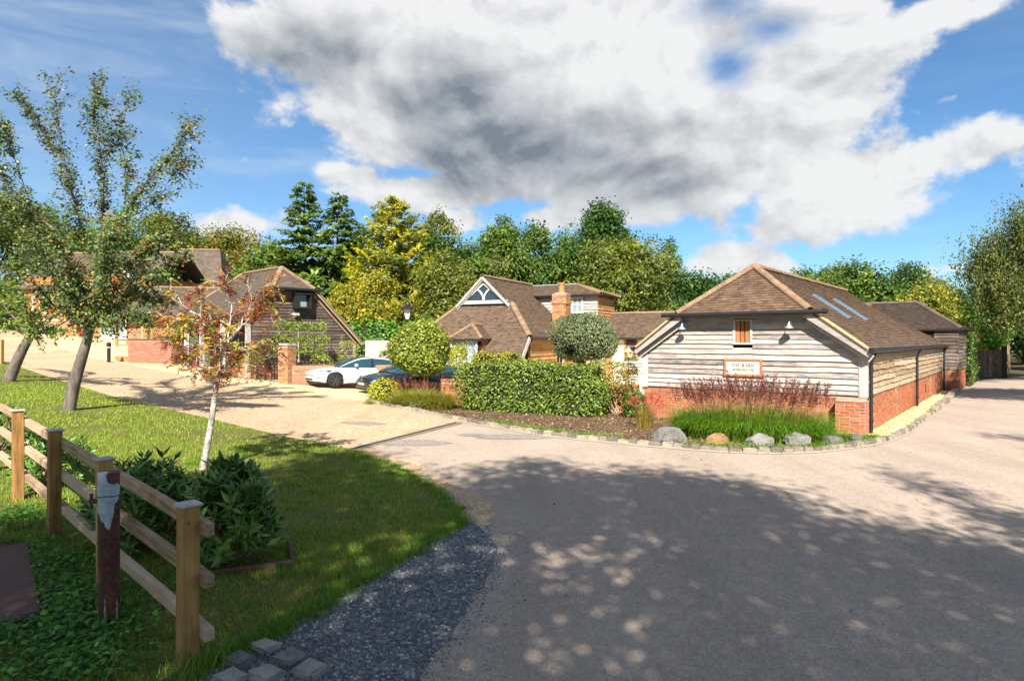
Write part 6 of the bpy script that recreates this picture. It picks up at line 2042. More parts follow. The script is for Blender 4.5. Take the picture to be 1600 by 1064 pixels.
# short gate fence at the far left, and the entrance at the end of the lane
q = gpx(2, 569)
gp = thing('paddock_fence', 'golden timber boards of a paddock fence ending beside the small leaning tree', 'fence', (q[0], q[1], q[2]), R(172))
MB().box((-0.07, -0.07, -0.1), (0.07, 0.07, 1.05)).build('post', FENCEP, gp, bevel=0.005)
for k in range(4): MB().box((0.0, 0.071, 0.1 + 0.25 * k), (2.4, 0.095, 0.3 + 0.25 * k)).build('board', FENCEP, gp)
MB().box((2.3, -0.07, -0.1), (2.44, 0.07, 1.05)).build('post', FENCEP, gp, bevel=0.005)
lg2 = thing('lane_gate', 'dark timber gates standing open in shade at the end of the lane', 'gate', (28.6, 40.0, 0), R(-12))
for xx, hh in ((0, 2.2), (1.9, 2.0), (3.4, 1.9)):
    MB().box((xx - 0.11, -0.11, 0), (xx + 0.11, 0.11, hh)).build('post', BLACKT, lg2)
for k in range(11): MB().box((0.14 + k * 0.155, -0.03, 0.12), (0.28 + k * 0.155, 0.0, 1.75)).build('board', OAKD, lg2)
for zz in (0.3, 1.4): MB().box((0.12, 0.0, zz), (1.86, 0.05, zz + 0.12)).build('rail', OAKD, lg2)
sgp = thing('hand_rail', 'low dark post with a sloping rail at the bend of the lane', 'post', (31.3, 41.0, 0), R(-20))
MB().box((-0.07, -0.07, 0), (0.07, 0.07, 0.95)).build('post', BLACKT, sgp)
MB().beam((-0.9, 0, 0.80), (0.35, 0, 1.05), 0.09, 0.09).build('rail', BLACKT, sgp)
# edging board under the near rhododendron
eb = thing('edging_board', 'dark timber board edging the soil under the near rhododendron', 'edging', (-3.3, 6.15, 0.0), R(22))
MB().box((0, 0, -0.05), (1.15, 0.04, 0.09)).build('board', EDGEB, eb, bevel=0.004)
MB().box((1.11, 0.041, -0.05), (1.15, 0.75, 0.088)).build('board', EDGEB, eb, bevel=0.004)
# ------------------------------------------------------------------ foliage helpers
def unit(v):
    return v / np.maximum(np.linalg.norm(v, axis=-1, keepdims=True), 1e-9)


def leaf_quads(C, N, size, aspect=0.55, rng=None, along=None, jitter=0.6):
    """diamond leaves: centres C, facing N; returns V, F"""
    n = len(C)
    N = unit(N + rng.normal(0, jitter, (n, 3)))
    A = rng.normal(0, 1, (n, 3)) if along is None else along + rng.normal(0, 0.25, (n, 3))
    A = unit(A - N * np.sum(A * N, axis=1, keepdims=True))
    B = np.cross(N, A)
    s = (np.full(n, size) if np.isscalar(size) else size)[:, None]
    V = np.stack([C - A * s * 0.5, C + B * s * aspect * 0.5 - A * s * 0.05, C + A * s * 0.5, C - B * s * aspect * 0.5 - A * s * 0.05], 1).reshape(-1, 3)
    F = np.arange(n * 4).reshape(-1, 4)
    return V, F


def pick_cols(rng, n, pal, wts=None, bright=0.18):
    pal = np.array(pal, dtype=float)
    wts = np.ones(len(pal)) if wts is None else np.array(wts, dtype=float)
    i = rng.choice(len(pal), n, p=wts / wts.sum())
    return pal[i] * np.exp(rng.normal(0, bright, (n, 1)))


def foliage(name, parent, V, F, col, mat=None, kind=None):
    col = np.asarray(col) * (1.2 if mat is BLADE else 1.5)
    o = mobj(name, mesh_np(name, V, F, mat or LEAF, False, col=col), parent)
    if kind: tag(o, kind=kind)
    return o


def sphere_dirs(rng, n):
    return unit(rng.normal(0, 1, (n, 3)))


def lobes_leaves(rng, lobes, n, size, pal, wts=None, tuft=22, sig=0.3, inner=0.15, bright=0.2, leafvar=0.12, up=0.35, hang=0.0, fill=0.2):
    """lobes: (m, 6) centres and radii"""
    lobes = np.asarray(lobes, dtype=float)
    area = (lobes[:, 3] * lobes[:, 4] * lobes[:, 5]) ** (2 / 3)
    k = max(4, n // tuft)
    li = rng.choice(len(lobes), k, p=area / area.sum())
    d = sphere_dirs(rng, k)
    d[:, 2] = np.where(d[:, 2] < -0.35, -d[:, 2] * 0.6, d[:, 2])
    rad = 1.0 - np.abs(rng.normal(0, inner, k)) + rng.normal(0, 0.06, k)
    rad = np.where(rng.random(k) < fill, rng.uniform(0.4, 0.9, k), rad)
    T = lobes[li, :3] + d * lobes[li, 3:] * rad[:, None]
    tc = pick_cols(rng, k, pal, wts, bright)
    ti = rng.integers(0, k, n)
    off = rng.normal(0, 1, (n, 3)) * np.array([sig, sig, sig * (0.75 + hang)])
    C = T[ti] + off
    if hang: C[:, 2] -= np.abs(rng.normal(0, hang * sig * 2, n))
    N = d[ti] + np.array([0, 0, up])
    col = tc[ti] * np.exp(rng.normal(0, leafvar, (n, 1)))
    sz = size * rng.uniform(0.65, 1.3, n)
    V, F = leaf_quads(C, N, sz, 0.6, rng, None, 0.7)
    return V, F, col


def bez(p, q, bend, n=6):
    p = np.array(p, float); q = np.array(q, float); m = (p + q) / 2 + np.array(bend, float)
    t = np.linspace(0, 1, n)[:, None]
    return (1 - t) ** 2 * p + 2 * t * (1 - t) * m + t * t * q


class Wood:
    def __init__(self): self.b = MB()
    def limb(self, pts, r0, r1, sides=6):
        n = len(pts); self.b.tube(pts, np.linspace(r0, r1, n) if n > 1 else r0, sides, cap=False)
    def build(self, name, mat, parent): return self.b.build(name, mat, parent, smooth=True)


def tree_at(px_, Y, name, label, group=None):
    X = (px_ - 800) / 1000.0 * Y
    return thing(name, label, 'tree', (X, Y, g(X, Y)), 0, group), X, g(X, Y)


def round_tree(px_, Y, top, wpx, name, label, pal, wts=None, n=9000, size=0.26, seed=0, bottom=0.25, nl=12, depth=0.85, barkm=None, group='trees behind the buildings', hang=0.0, sig=None, tall=1.0, fill=0.2, trunk_r=None):
    rng = np.random.default_rng(seed)
    t, X, z0 = tree_at(px_, Y, name, label, group)
    H = CAMZ + (532 - top) / 1000.0 * Y - z0
    rx = wpx / 2000.0 * Y
    zb_ = H * bottom
    cz = (H + zb_) / 2; rz_ = (H - zb_) / 2
    L = []
    for k in range(nl):
        d = sphere_dirs(rng, 1)[0]
        rr = rng.uniform(0.45, 0.72)
        s = rng.uniform(0.30, 0.48)
        L.append((d[0] * rx * rr, d[1] * rx * depth * rr, cz + d[2] * rz_ * rr, rx * s, rx * s * depth, min(rz_ * s * 1.1, rx * s * 1.3)))
    L.append((0, 0, cz, rx * 0.6, rx * 0.55, rz_ * 0.75))
    L.append((rng.normal(0, .1) * rx, 0, H - rz_ * 0.36, rx * 0.42, rx * 0.4, rz_ * 0.36))
    L = np.array(L)
    V, F, col = lobes_leaves(rng, L, int(n * 1.5), size * 1.12, pal, wts, sig=sig or size * 1.5, hang=hang, fill=fill)
    foliage('crown', t, V, F, col)
    w = Wood()
    tr = trunk_r or H * 0.018
    w.limb([(0, 0, -0.3), (rng.normal(0, .08), 0, zb_ * 0.6), (rng.normal(0, .15), rng.normal(0, .1), cz)], tr, tr * 0.55, 8)
    for l in L[:-2]:
        w.limb(bez((0, 0, zb_ * rng.uniform(0.7, 1.1)), l[:3] + np.array([0, 0, l[5] * 0.4]), (0, 0, rng.uniform(0, 0.5))), tr * 0.5, tr * 0.1, 5)
    w.build('trunk', barkm or BARKD, t)
    return t


def conifer(px_, Y, top, wpx, name, label, pal, wts=None, seed=0, lift=0.0, spray=0.5, nb=150, ns=26, droop=0.3, power=0.8, leaders=((0, 1.0),), group='trees behind the buildings', aspect=0.2, bare=0.06):
    rng = np.random.default_rng(seed)
    t, X, z0 = tree_at(px_, Y, name, label, group)
    H = CAMZ + (532 - top) / 1000.0 * Y - z0
    R0 = wpx / 2000.0 * Y
    w = Wood()
    Cs, Ns, As, Ss, Col = [], [], [], [], []
    for (ox, hs2) in leaders:
        Hh = H * hs2
        w.limb([(ox * R0 * 0.5, 0, -0.3), (ox * R0 * 0.8, 0, Hh * 0.4), (ox * R0, 0, Hh)], H * 0.018, 0.02, 7)
        for k in range(nb):
            h = bare + (1 - bare) * (k + rng.random()) / nb
            h = h ** 0.9
            L = R0 * (1.0 - h) ** power * rng.uniform(0.6, 1.12) * (0.75 if len(leaders) > 1 else 1.0) + 0.25
            a = rng.uniform(0, 2 * math.pi)
            dir_ = np.array([math.cos(a), math.sin(a), 0])
            p0 = np.array([ox * R0 * (0.5 + 0.5 * min(1, h * 2)), 0, Hh * h])
            tt = np.linspace(0, 1, 6)
            zz = L * (lift * tt - droop * tt ** 2 * (1 - lift) + droop * 0.55 * tt ** 4)
            pts = p0 + dir_ * (L * tt)[:, None] + np.array([0, 0, 1.0]) * zz[:, None]
            w.limb(pts[::2], 0.035 * (1 - h) + 0.012, 0.006, 4)
            m = max(5, int(ns * L / R0) + 3)
            u = np.sort(rng.uniform(0.12, 1.0, m)) ** 0.8
            P = np.column_stack([np.interp(u, tt, pts[:, i]) for i in range(3)])
            side = np.cross(dir_, [0, 0, 1.0])
            sgn = rng.choice([-1, 1], m)
            A = dir_[None] * rng.uniform(0.5, 1.0, (m, 1)) + side[None] * (sgn * rng.uniform(0.2, 1.0, m))[:, None] + np.array([0, 0, 1.0]) * (lift * 1.1 - 0.25 + rng.normal(0, 0.2, m))[:, None]
            A = unit(A)
            s = spray * rng.uniform(0.6, 1.2, m) * (0.55 + 0.45 * (1 - h))
            bc = pick_cols(rng, 1, pal, wts, 0.2)
            for q in range(3):
                Cs.append(P + A * (s * (0.25 + 0.25 * q))[:, None] + rng.normal(0, 0.05, (m, 3)))
                Ns.append(np.tile([0, 0, 1.0], (m, 1)) + dir_ * 0.6)
                As.append(A + rng.normal(0, 0.3, (m, 3)))
                Ss.append(s * 0.75)
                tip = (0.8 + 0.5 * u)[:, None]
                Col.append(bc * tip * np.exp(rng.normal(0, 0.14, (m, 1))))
    C = np.vstack(Cs); N = np.vstack(Ns); A = np.vstack(As); S = np.concatenate(Ss); col = np.vstack(Col)
    V, F = leaf_quads(C, N, S, aspect * 2, rng, A, 0.5)
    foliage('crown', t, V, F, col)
    w.build('trunk', BARKD, t)
    return t


def blob_plant(name, label, cat, loc, rad, n, size, pal, wts=None, seed=0, flat_bottom=0.0, sig=None, mat=None, core=True, bump_=0.06, squareness=0.0, rz=0.0, group=None, aspect=0.6, bright=0.16, kid='foliage', up=0.3, jitter=0.6, openc=0.0):
    """clipped or rounded shrub: leaves through the outer layer of an ellipsoid or rounded box, on a twiggy core"""
    rng = np.random.default_rng(seed)
    t = thing(name, label, cat, loc, rz, group)
    rad = np.array(rad, float)
    d = sphere_dirs(rng, n)
    if squareness:
        m = np.abs(d).max(axis=1, keepdims=True)
        d2 = d / m
        p = d * (1 - squareness) + d2 * squareness
        ax = np.abs(d2) > 0.999
        N = unit(np.where(ax, d2, 0) + d * 0.35)
        # even cover on long boxes: weight faces by area
        areas = np.array([rad[1] * rad[2], rad[0] * rad[2], rad[0] * rad[1]])
        fa = rng.choice(3, n, p=areas / areas.sum())
        q = rng.uniform(-1, 1, (n, 3)); sg_ = rng.choice([-1, 1], n)
        q[np.arange(n), fa] = sg_
        edge = np.sort(np.abs(q), axis=1)
        k = np.clip((edge[:, 1] - 0.8) / 0.2, 0, 1) * 0.0
        p = q
        r_e = 0.16 / rad.min()
        over = np.linalg.norm(np.maximum(np.abs(q) * rad - (rad - 0.22), 0), axis=1)
        p = np.where((over > 0.22)[:, None], q * (1 - ((over - 0.22) / np.linalg.norm(rad))[:, None]), q)
        N = np.zeros((n, 3)); N[np.arange(n), fa] = sg_
        N = unit(N + q * 0.3)
    else:
        p = d; N = unit(d / rad)
    ph = rng.uniform(0, 6.28, 6)
    W_ = p * rad
    wob = 1 + bump_ * (np.sin(W_[:, 0] * 3.1 + ph[0]) * np.sin(W_[:, 1] * 2.7 + ph[1]) + np.sin(W_[:, 2] * 4.0 + ph[2] + W_[:, 0] * 1.5) + 0.7 * np.sin(W_[:, 0] * 7 + ph[3]) * np.sin(W_[:, 2] * 6 + ph[4]))
    depth_ = 1 - np.abs(rng.normal(0, 0.07, n))
    depth_ = np.where(rng.random(n) < 0.07, 1 + np.abs(rng.normal(0, 0.055, n)), depth_)
    C = W_ * (wob * depth_)[:, None] + rng.normal(0, size * 0.4, (n, 3))
    if flat_bottom:
        C[:, 2] = np.maximum(C[:, 2], -rad[2] * flat_bottom + rng.normal(0, 0.05, n))
    cz = rad[2] * (flat_bottom if flat_bottom else 1.0)
    C[:, 2] += 0
    patch = np.sin(C[:, 0] * 2.3 + ph[0]) + np.sin(C[:, 1] * 2.9 + ph[1]) + np.sin(C[:, 2] * 3.3 + ph[2])
    col = pick_cols(rng, n, pal, wts, bright) * (1 + 0.06 * patch)[:, None]
    if openc:
        keep = (patch / 3 + rng.normal(0, 0.25, n)) < openc
        C, N, col = C[keep], N[keep], col[keep]
    V, F = leaf_quads(C, N + np.array([0, 0, up]), size * rng.uniform(0.7, 1.3, len(C)), aspect, rng, None, jitter)
    foliage(kid, t, V, F, col, mat or LEAF)
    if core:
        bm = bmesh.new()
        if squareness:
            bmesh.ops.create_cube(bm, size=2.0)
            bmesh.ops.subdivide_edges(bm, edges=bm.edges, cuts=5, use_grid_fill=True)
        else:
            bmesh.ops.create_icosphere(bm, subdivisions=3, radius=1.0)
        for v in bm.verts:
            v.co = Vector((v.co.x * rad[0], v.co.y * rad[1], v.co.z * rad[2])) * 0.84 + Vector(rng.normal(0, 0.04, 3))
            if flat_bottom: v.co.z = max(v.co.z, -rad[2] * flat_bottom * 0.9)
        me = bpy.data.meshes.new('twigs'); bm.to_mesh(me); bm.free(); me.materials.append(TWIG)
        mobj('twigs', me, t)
    return t


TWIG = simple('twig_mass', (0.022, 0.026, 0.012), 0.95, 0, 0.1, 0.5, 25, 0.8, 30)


def stems(t, pts_list, r0, r1, mat=None, name='stem'):
    for p in pts_list:
        V, F = tube_np(p, np.linspace(r0, r1, len(p)), 6, False)
        mobj(name, mesh_np(name, V, F, mat or STEM, True), t)


def blades(rng, roots, dirs, h, spread, width, droop, pal, wts=None, seg=4, bright=0.2):
    n = len(roots)
    tt = np.linspace(0, 1, seg + 1)
    side = np.column_stack([-dirs[:, 1], dirs[:, 0], np.zeros(n)])
    Vs = []
    for i, t in enumerate(tt):
        c = roots + np.column_stack([dirs[:, 0], dirs[:, 1], np.zeros(n)]) * (spread * t ** 1.7)[:, None]
        c[:, 2] += h * t - droop * t ** 3
        w = width * (1 - t ** 2) + 0.0006
        Vs.append(c - side * w[:, None] * 0.5); Vs.append(c + side * w[:, None] * 0.5)
    V = np.stack(Vs, 1)
    m = 2 * (seg + 1)
    f = np.array([[2 * i, 2 * i + 1, 2 * i + 3, 2 * i + 2] for i in range(seg)])
    F = (f[None] + (np.arange(n) * m)[:, None, None]).reshape(-1, 4)
    col = np.repeat(pick_cols(rng, n, pal, wts, bright), seg, axis=0)
    return V.reshape(-1, 3), F, col


def grass_clump(name, label, loc, rx, ry, n, h, pal, plumes=0, ph=0.0, ppal=None, seed=0, spread=0.5, width=0.012, wts=None, pspread=0.35, rz=0.0):
    rng = np.random.default_rng(seed)
    t = thing(name, label, 'grass', loc, rz)
    a = rng.uniform(0, 6.28, n); r = np.sqrt(rng.random(n))
    roots = np.column_stack([np.cos(a) * r * rx, np.sin(a) * r * ry, np.zeros(n)])
    ang = a + rng.normal(0, 0.7, n)
    dirs = np.column_stack([np.cos(ang), np.sin(ang)])
    hh = h * rng.uniform(0.55, 1.08, n) * (1 - 0.22 * r)
    V, F, col = blades(rng, roots, dirs, hh, spread * rng.uniform(0.3, 1.3, n), np.full(n, width), hh * rng.uniform(0.1, 0.75, n), pal, wts)
    foliage('blades', t, V, F, col, BLADE)
    if plumes:
        a = rng.uniform(0, 6.28, plumes); r = np.sqrt(rng.random(plumes))
        roots = np.column_stack([np.cos(a) * r * rx * 0.95, np.sin(a) * r * ry * 0.9, np.zeros(plumes)])
        dirs = np.column_stack([np.cos(a), np.sin(a)])
        Vs, Fs, Cs, n0 = [], [], [], 0
        tall = ph * rng.uniform(0.80, 1.08, plumes) * (1 - 0.18 * r)
        sp2 = pspread * rng.uniform(0.2, 1.2, plumes)
        V1, F1, c1 = blades(rng, roots, dirs, tall, sp2, np.full(plumes, 0.006), np.zeros(plumes), [(0.20, 0.12, 0.05)])
        foliage('stalks', t, V1, F1, c1, BLADE)
        k = 26
        u = rng.uniform(0.74, 1.0, (plumes, k))
        C = roots[:, None, :] + np.stack([dirs[:, 0:1] * sp2[:, None] * u ** 1.7, dirs[:, 1:2] * sp2[:, None] * u ** 1.7, tall[:, None] * u], -1)
        fan = (1.0 - u) * 0.16
        C = C + rng.normal(0, 1, C.shape) * (0.012 + fan[..., None] * 0.35)
        C = C.reshape(-1, 3); m = len(C)
        al = np.repeat(np.column_stack([dirs * 0.45, np.ones(plumes)]), k, axis=0)
        col = np.repeat(pick_cols(rng, plumes, ppal, None, 0.25), k, axis=0) * np.exp(rng.normal(0, 0.2, (m, 1)))
        V2, F2 = leaf_quads(C, rng.normal(0, 1, (m, 3)), rng.uniform(0.04, 0.085, m), 0.22, rng, al, 0.3)
        foliage('plumes', t, V2, F2, col, BLADE)
    return t


def inside_np(P, x, y):
    P = np.asarray(P); c = np.zeros(len(x), bool); j = len(P) - 1
    for i in range(len(P)):
        cond = (P[i, 1] > y) != (P[j, 1] > y)
        with np.errstate(divide='ignore', invalid='ignore'):
            xi = (P[j, 0] - P[i, 0]) * (y - P[i, 1]) / (P[j, 1] - P[i, 1]) + P[i, 0]
        c ^= cond & (x < xi); j = i
    return c


# ------------------------------------------------------------------ trees whose shade falls on the lane (they stand behind the viewpoint)
G1 = [(0.045, 0.085, 0.014), (0.06, 0.11, 0.018), (0.035, 0.07, 0.012)]


def shade_tree(x, y, H, lobes, n, size, seed, label, name='oak_tree', sig=0.35, fill=0.3, tr=0.3):
    rng = np.random.default_rng(seed)
    t = thing(name, label, 'tree', (x, y, g(x, y)), 0, 'trees standing behind the viewpoint')
    L = np.array(lobes, float)
    V, F, col = lobes_leaves(rng, L, n, size, G1, sig=sig, fill=fill, tuft=30)
    foliage('crown', t, V, F, col)
    w = Wood()
    w.limb([(0, 0, -0.3), (0.1, 0, 2.0), (0, 0, H * 0.55), (0.05, 0, H * 0.85)], tr, tr * 0.25, 8)
    few = L if len(L) < 20 else L[::11]
    for l in few:
        w.limb(bez((0, 0, min(l[2] * 0.6, H * 0.5)), l[:3], (rng.normal(0, .5), rng.normal(0, .5), 0.4)), tr * (0.4 if len(L) < 20 else 0.28), 0.012, 6)
    w.build('trunk', BARK, t)


# main shade tree: the shadow of a leaf at height z lands 1.19 z further on, so its crown is laid out from the shade it throws
lob = []
SHADE = [(-6.6, 6.6), (-5.6, 8.6), (-4.9, 10.2), (-4.1, 11.2), (-3.1, 12.8), (-2.3, 12.2), (-1.7, 10.2), (-1.2, 9.6), (-0.7, 11.4), (0.5, 11.8), (1.5, 11.2), (2.2, 11.4), (3.0, 10.6), (3.8, 9.9), (4.5, 8.6), (5.1, 7.7), (6.0, 6.8), (7.2, 6.3), (9.0, 5.8), (9.0, -1.5), (-7.2, -1.5), (-7.2, 5.2)]
FLECK = [(0.3, 4.75, 0.55), (3.1, 5.9, 0.12), (0.8, 7.2, 0.3), (-0.2, 7.5, 0.25), (-0.3, 6.4, 0.1), (1.4, 9.3, 0.15), (-2.2, 8.8, 0.3), (-1.6, 7.3, 0.25)]
rng = np.random.default_rng(300)
for ix in range(-11, 14):
    for iy in range(-2, 19):
        sx = ix * 0.74 + (iy % 2) * 0.37 + rng.normal(0, 0.34); sy = iy * 0.74 + rng.normal(0, 0.34)
        if not inside_np(np.array(SHADE), np.array([sx]), np.array([sy]))[0]:
            continue
        if any(math.hypot(sx - a, sy - b) < r + 0.26 for a, b, r in FLECK):
            continue
        z = 5.6 + 0.55 * max(sy, 0) + rng.normal(0, 0.5) - 0.05 * abs(sx)
        r = rng.uniform(0.70, 0.98)
        lob.append((sx - 0.06 * 1.19 * z + 0.6, sy - 1.19 * z + 4.6, z, r, r, r * 0.62))
shade_tree(-0.6, -4.6, 13.0, lob, 135000, 0.17, 301, 'tall broad oak shading the near lane from behind the viewpoint', sig=0.30, fill=0.5, tr=0.34)
shade_tree(5.9, -2.6, 12.5, [(0, 0, 11.7, 0.22, 0.3, 0.7), (0.1, 0.1, 10.3, 0.35, 0.45, 0.8), (-0.15, 0, 9.1, 0.4, 0.5, 0.7), (0.2, 0.2, 8.0, 0.7, 0.8, 0.9), (0.3, -0.2, 6.6, 1.1, 1.1, 0.9)], 3600, 0.13, 302, 'slender young oak whose leader throws a thin shadow over the lane', sig=0.25, tr=0.12)
shade_tree(11.0, -1.6, 14.6, [(0, 0, 14.3, 0.3, 0.35, 0.5), (0.5, 0.1, 13.6, 0.8, 0.4, 0.35), (-0.6, -0.3, 12.4, 0.6, 0.5, 0.4), (0.4, -0.5, 9.2, 1.6, 1.4, 1.2), (-0.4, 0, 7.5, 1.8, 1.6, 1.4)], 5000, 0.15, 303, 'tall thin-topped oak beyond the outer side of the lane', sig=0.3, tr=0.18)
shade_tree(22.4, 17.6, 11.5, [(-0.6, 0, 9.8, 2.4, 1.6, 1.2), (-2.4, 0.6, 8.8, 2.0, 1.4, 1.0), (1.6, 0.5, 8.6, 2.2, 1.6, 1.2), (-1.6, -0.8, 7.6, 2.0, 1.2, 0.8), (0.5, 1.0, 7.8, 2.0, 1.4, 1.0), (-3.4, 0.2, 7.9, 1.2, 1.0, 0.6)], 16000, 0.2, 304, 'broad oak outside the bend that shades the far lane', sig=0.4, tr=0.3)

# ------------------------------------------------------------------ background trees
OLIVE = [(0.088, 0.108, 0.016), (0.115, 0.135, 0.020), (0.062, 0.082, 0.014), (0.145, 0.15, 0.02)]
MIDG = [(0.060, 0.105, 0.014), (0.085, 0.135, 0.018), (0.045, 0.085, 0.013), (0.11, 0.145, 0.018)]
DKG = [(0.028, 0.062, 0.012), (0.040, 0.085, 0.014), (0.020, 0.045, 0.010)]
BRG = [(0.06, 0.15, 0.016), (0.085, 0.19, 0.02), (0.045, 0.11, 0.014)]
GOLD = [(0.215, 0.185, 0.014), (0.27, 0.22, 0.016), (0.155, 0.15, 0.015), (0.11, 0.125, 0.016)]
AUT = [(0.10, 0.115, 0.016), (0.145, 0.12, 0.016), (0.075, 0.10, 0.016), (0.18, 0.12, 0.018)]

round_tree(-30, 58, 300, 230, 'ash_tree', 'olive green tree behind the leaning tree at the photo edge', OLIVE, seed=401, n=11000, bottom=0.2)
round_tree(70, 66, 312, 190, 'ash_tree', 'dull green tree filling in behind the fruit tree crown', MIDG, seed=402, n=9000, bottom=0.15)
round_tree(180, 64, 330, 170, 'maple_tree', 'mid green tree rising over the orange house', MIDG, seed=403, n=9000, bottom=0.15)
round_tree(255, 68, 326, 130, 'maple_tree', 'yellowish green tree just past the fruit tree branches', OLIVE, seed=404, n=8000, bottom=0.1)
round_tree(365, 70, 354, 190, 'chestnut_tree', 'broad tree turning orange behind the cart lodge', AUT, seed=405, n=12000, bottom=0.12)
round_tree(330, 58, 398, 130, 'maple_tree', 'lower green tree behind the cart lodge ridge', MIDG, seed=406, n=8000, bottom=0.1)
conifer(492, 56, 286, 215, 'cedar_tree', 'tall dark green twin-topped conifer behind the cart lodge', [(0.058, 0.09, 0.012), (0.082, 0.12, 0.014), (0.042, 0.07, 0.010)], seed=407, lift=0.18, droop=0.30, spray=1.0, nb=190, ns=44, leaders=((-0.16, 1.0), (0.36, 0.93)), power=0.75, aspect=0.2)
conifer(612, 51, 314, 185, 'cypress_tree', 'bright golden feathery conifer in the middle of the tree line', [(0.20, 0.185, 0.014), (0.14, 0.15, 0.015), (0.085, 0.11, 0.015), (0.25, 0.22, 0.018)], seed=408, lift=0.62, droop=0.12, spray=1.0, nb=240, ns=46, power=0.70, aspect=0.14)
round_tree(682, 60, 328, 85, 'eucalyptus_tree', 'slim airy grey-green tree beside the golden conifer', OLIVE, seed=409, n=3600, bottom=0.4, size=0.22, nl=9, fill=0.05)
round_tree(560, 62, 350, 80, 'cypress_tree', 'dark narrow evergreen between the two tall conifers', DKG, seed=410, n=6000, bottom=0.05)
round_tree(690, 56, 366, 120, 'laurel_tree', 'deep green tree behind the olive weeping tree', DKG, seed=411, n=8000, bottom=0.05)
round_tree(583, 43, 420, 135, 'golden_elm', 'large golden yellow bush tree behind the pale board fence', GOLD, seed=412, n=12000, size=0.18, bottom=0.05, nl=14)
blob_plant('laurel_hedge', 'glossy green laurel bank under the golden bush tree', 'hedge', (-9.6, 40.6, 1.7), (4.2, 1.5, 1.9), 9000, 0.2, BRG, None, 413, bump_=0.12, mat=LEAFG)
round_tree(695, 46, 384, 120, 'willow_tree', 'olive green weeping tree behind the cottage aerial', OLIVE, seed=414, n=10000, size=0.19, bottom=0.05, hang=0.7)
round_tree(785, 60, 340, 110, 'oak_tree', 'rounded green tree directly above the cottage gable', MIDG, seed=415, n=9000, bottom=0.15)
round_tree(850, 61, 345, 110, 'oak_tree', 'leafy mid green tree above the cottage ridge end', MIDG + DKG, seed=416, n=9000, bottom=0.1)
round_tree(775, 50, 392, 75, 'dead_birch', 'thin twiggy pale tree between weeping tree and cottage gable', [(0.16, 0.15, 0.06), (0.12, 0.12, 0.04)], seed=417, n=2200, bottom=0.1, size=0.13, barkm=BARKB, nl=14, trunk_r=0.12, fill=0.0)
round_tree(940, 60, 316, 125, 'beech_tree', 'tall dense dark green tree, highest right of the cottage', DKG + [(0.05, 0.11, 0.016)], seed=418, n=13000, bottom=0.3)
round_tree(968, 47, 364, 200, 'field_maple', 'wide olive green tree filling the space between cottage and oak barn', OLIVE, seed=419, n=17000, size=0.20, bottom=0.05, nl=18)
round_tree(1046, 58, 372, 40, 'poplar_tree', 'slim wispy treetop beside the wide olive tree', MIDG, seed=420, n=1800, bottom=0.5, size=0.2)
round_tree(1105, 58, 432, 120, 'holly_tree', 'low dark green trees just left of the barn hip', DKG, seed=421, n=8000, bottom=0.02)
round_tree(1265, 62, 420, 110, 'oak_tree', 'green treetop directly behind the barn ridge', MIDG, seed=422, n=9000, bottom=0.05)
round_tree(1345, 60, 408, 130, 'oak_tree', 'dense green oak behind the barn roof lights', MIDG + DKG, seed=423, n=11000, bottom=0.05)
round_tree(1425, 66, 408, 110, 'oak_tree', 'dark green oak behind the yellow-leaved tree', DKG, seed=424, n=9000, bottom=0.05)
round_tree(1190, 66, 438, 110, 'oak_tree', 'small green treetop peeping over the barn hip', MIDG, seed=425, n=6000, bottom=0.05)
round_tree(1462, 47, 432, 130, 'sycamore_tree', 'yellow-leaved tree over the dark cross barn', [(0.20, 0.185, 0.018), (0.26, 0.23, 0.025), (0.13, 0.145, 0.018), (0.085, 0.11, 0.016)], seed=426, n=12000, size=0.2, bottom=0.05, nl=16)
round_tree(1500, 42, 500, 60, 'hazel_tree', 'bright yellow-green bush by the end of the cross barn', [(0.28, 0.26, 0.015), (0.17, 0.20, 0.02), (0.10, 0.16, 0.02)], seed=427, n=5000, size=0.17, bottom=0.02)
round_tree(1540, 46, 478, 75, 'hazel_tree', 'fresh green tree over the open lane gates', BRG, seed=428, n=7000, size=0.19, bottom=0.28)
round_tree(1600, 62, 440, 190, 'yew_tree', 'black-green yew mass under the weeping birch', DKG, seed=429, n=11000, bottom=0.03)
round_tree(1560, 70, 452, 170, 'yew_tree', 'dark yew closing the end of the lane', DKG, seed=430, n=9000, bottom=0.02)
round_tree(1680, 50, 470, 190, 'yew_tree', 'low dark yew beyond the lane bend at the photo edge', DKG, seed=431, n=9000, bottom=0.02)
blob_plant('field_hedge', 'tall narrow hedge in shade between cross barn and lane gates', 'hedge', (24.3, 34.6, 1.35), (0.55, 2.6, 1.4), 6000, 0.11, MIDG + DKG, None, 432, squareness=0.7, rz=R(-39), mat=LEAFG)
# the pine with the red trunk at the lane end
pt, X_, z_ = tree_at(1566, 46, 'pine_tree', 'pine with a pale reddish trunk at the end of the lane')
w = Wood(); w.limb([(0, 0, -0.2), (0.05, 0, 1.2), (0.12, 0, 3.5), (0.1, 0, 8)], 0.50, 0.22, 12)
for k in range(14):
    a = k * 2.4; w.limb([(0.1, 0, 3.4 + k * 0.33), (math.cos(a) * 1.6, math.sin(a) * 1.6, 3.9 + k * 0.33)], 0.07, 0.02, 5)
w.build('trunk', BARKR, pt)
rng = np.random.default_rng(5); V, F, col = lobes_leaves(rng, [(math.cos(k * 2.4) * 1.7, math.sin(k * 2.4) * 1.7, 4.0 + k * 0.33, 1.2, 1.2, 0.6) for k in range(14)], 6000, 0.22, DKG)
foliage('crown', pt, V, F, col)
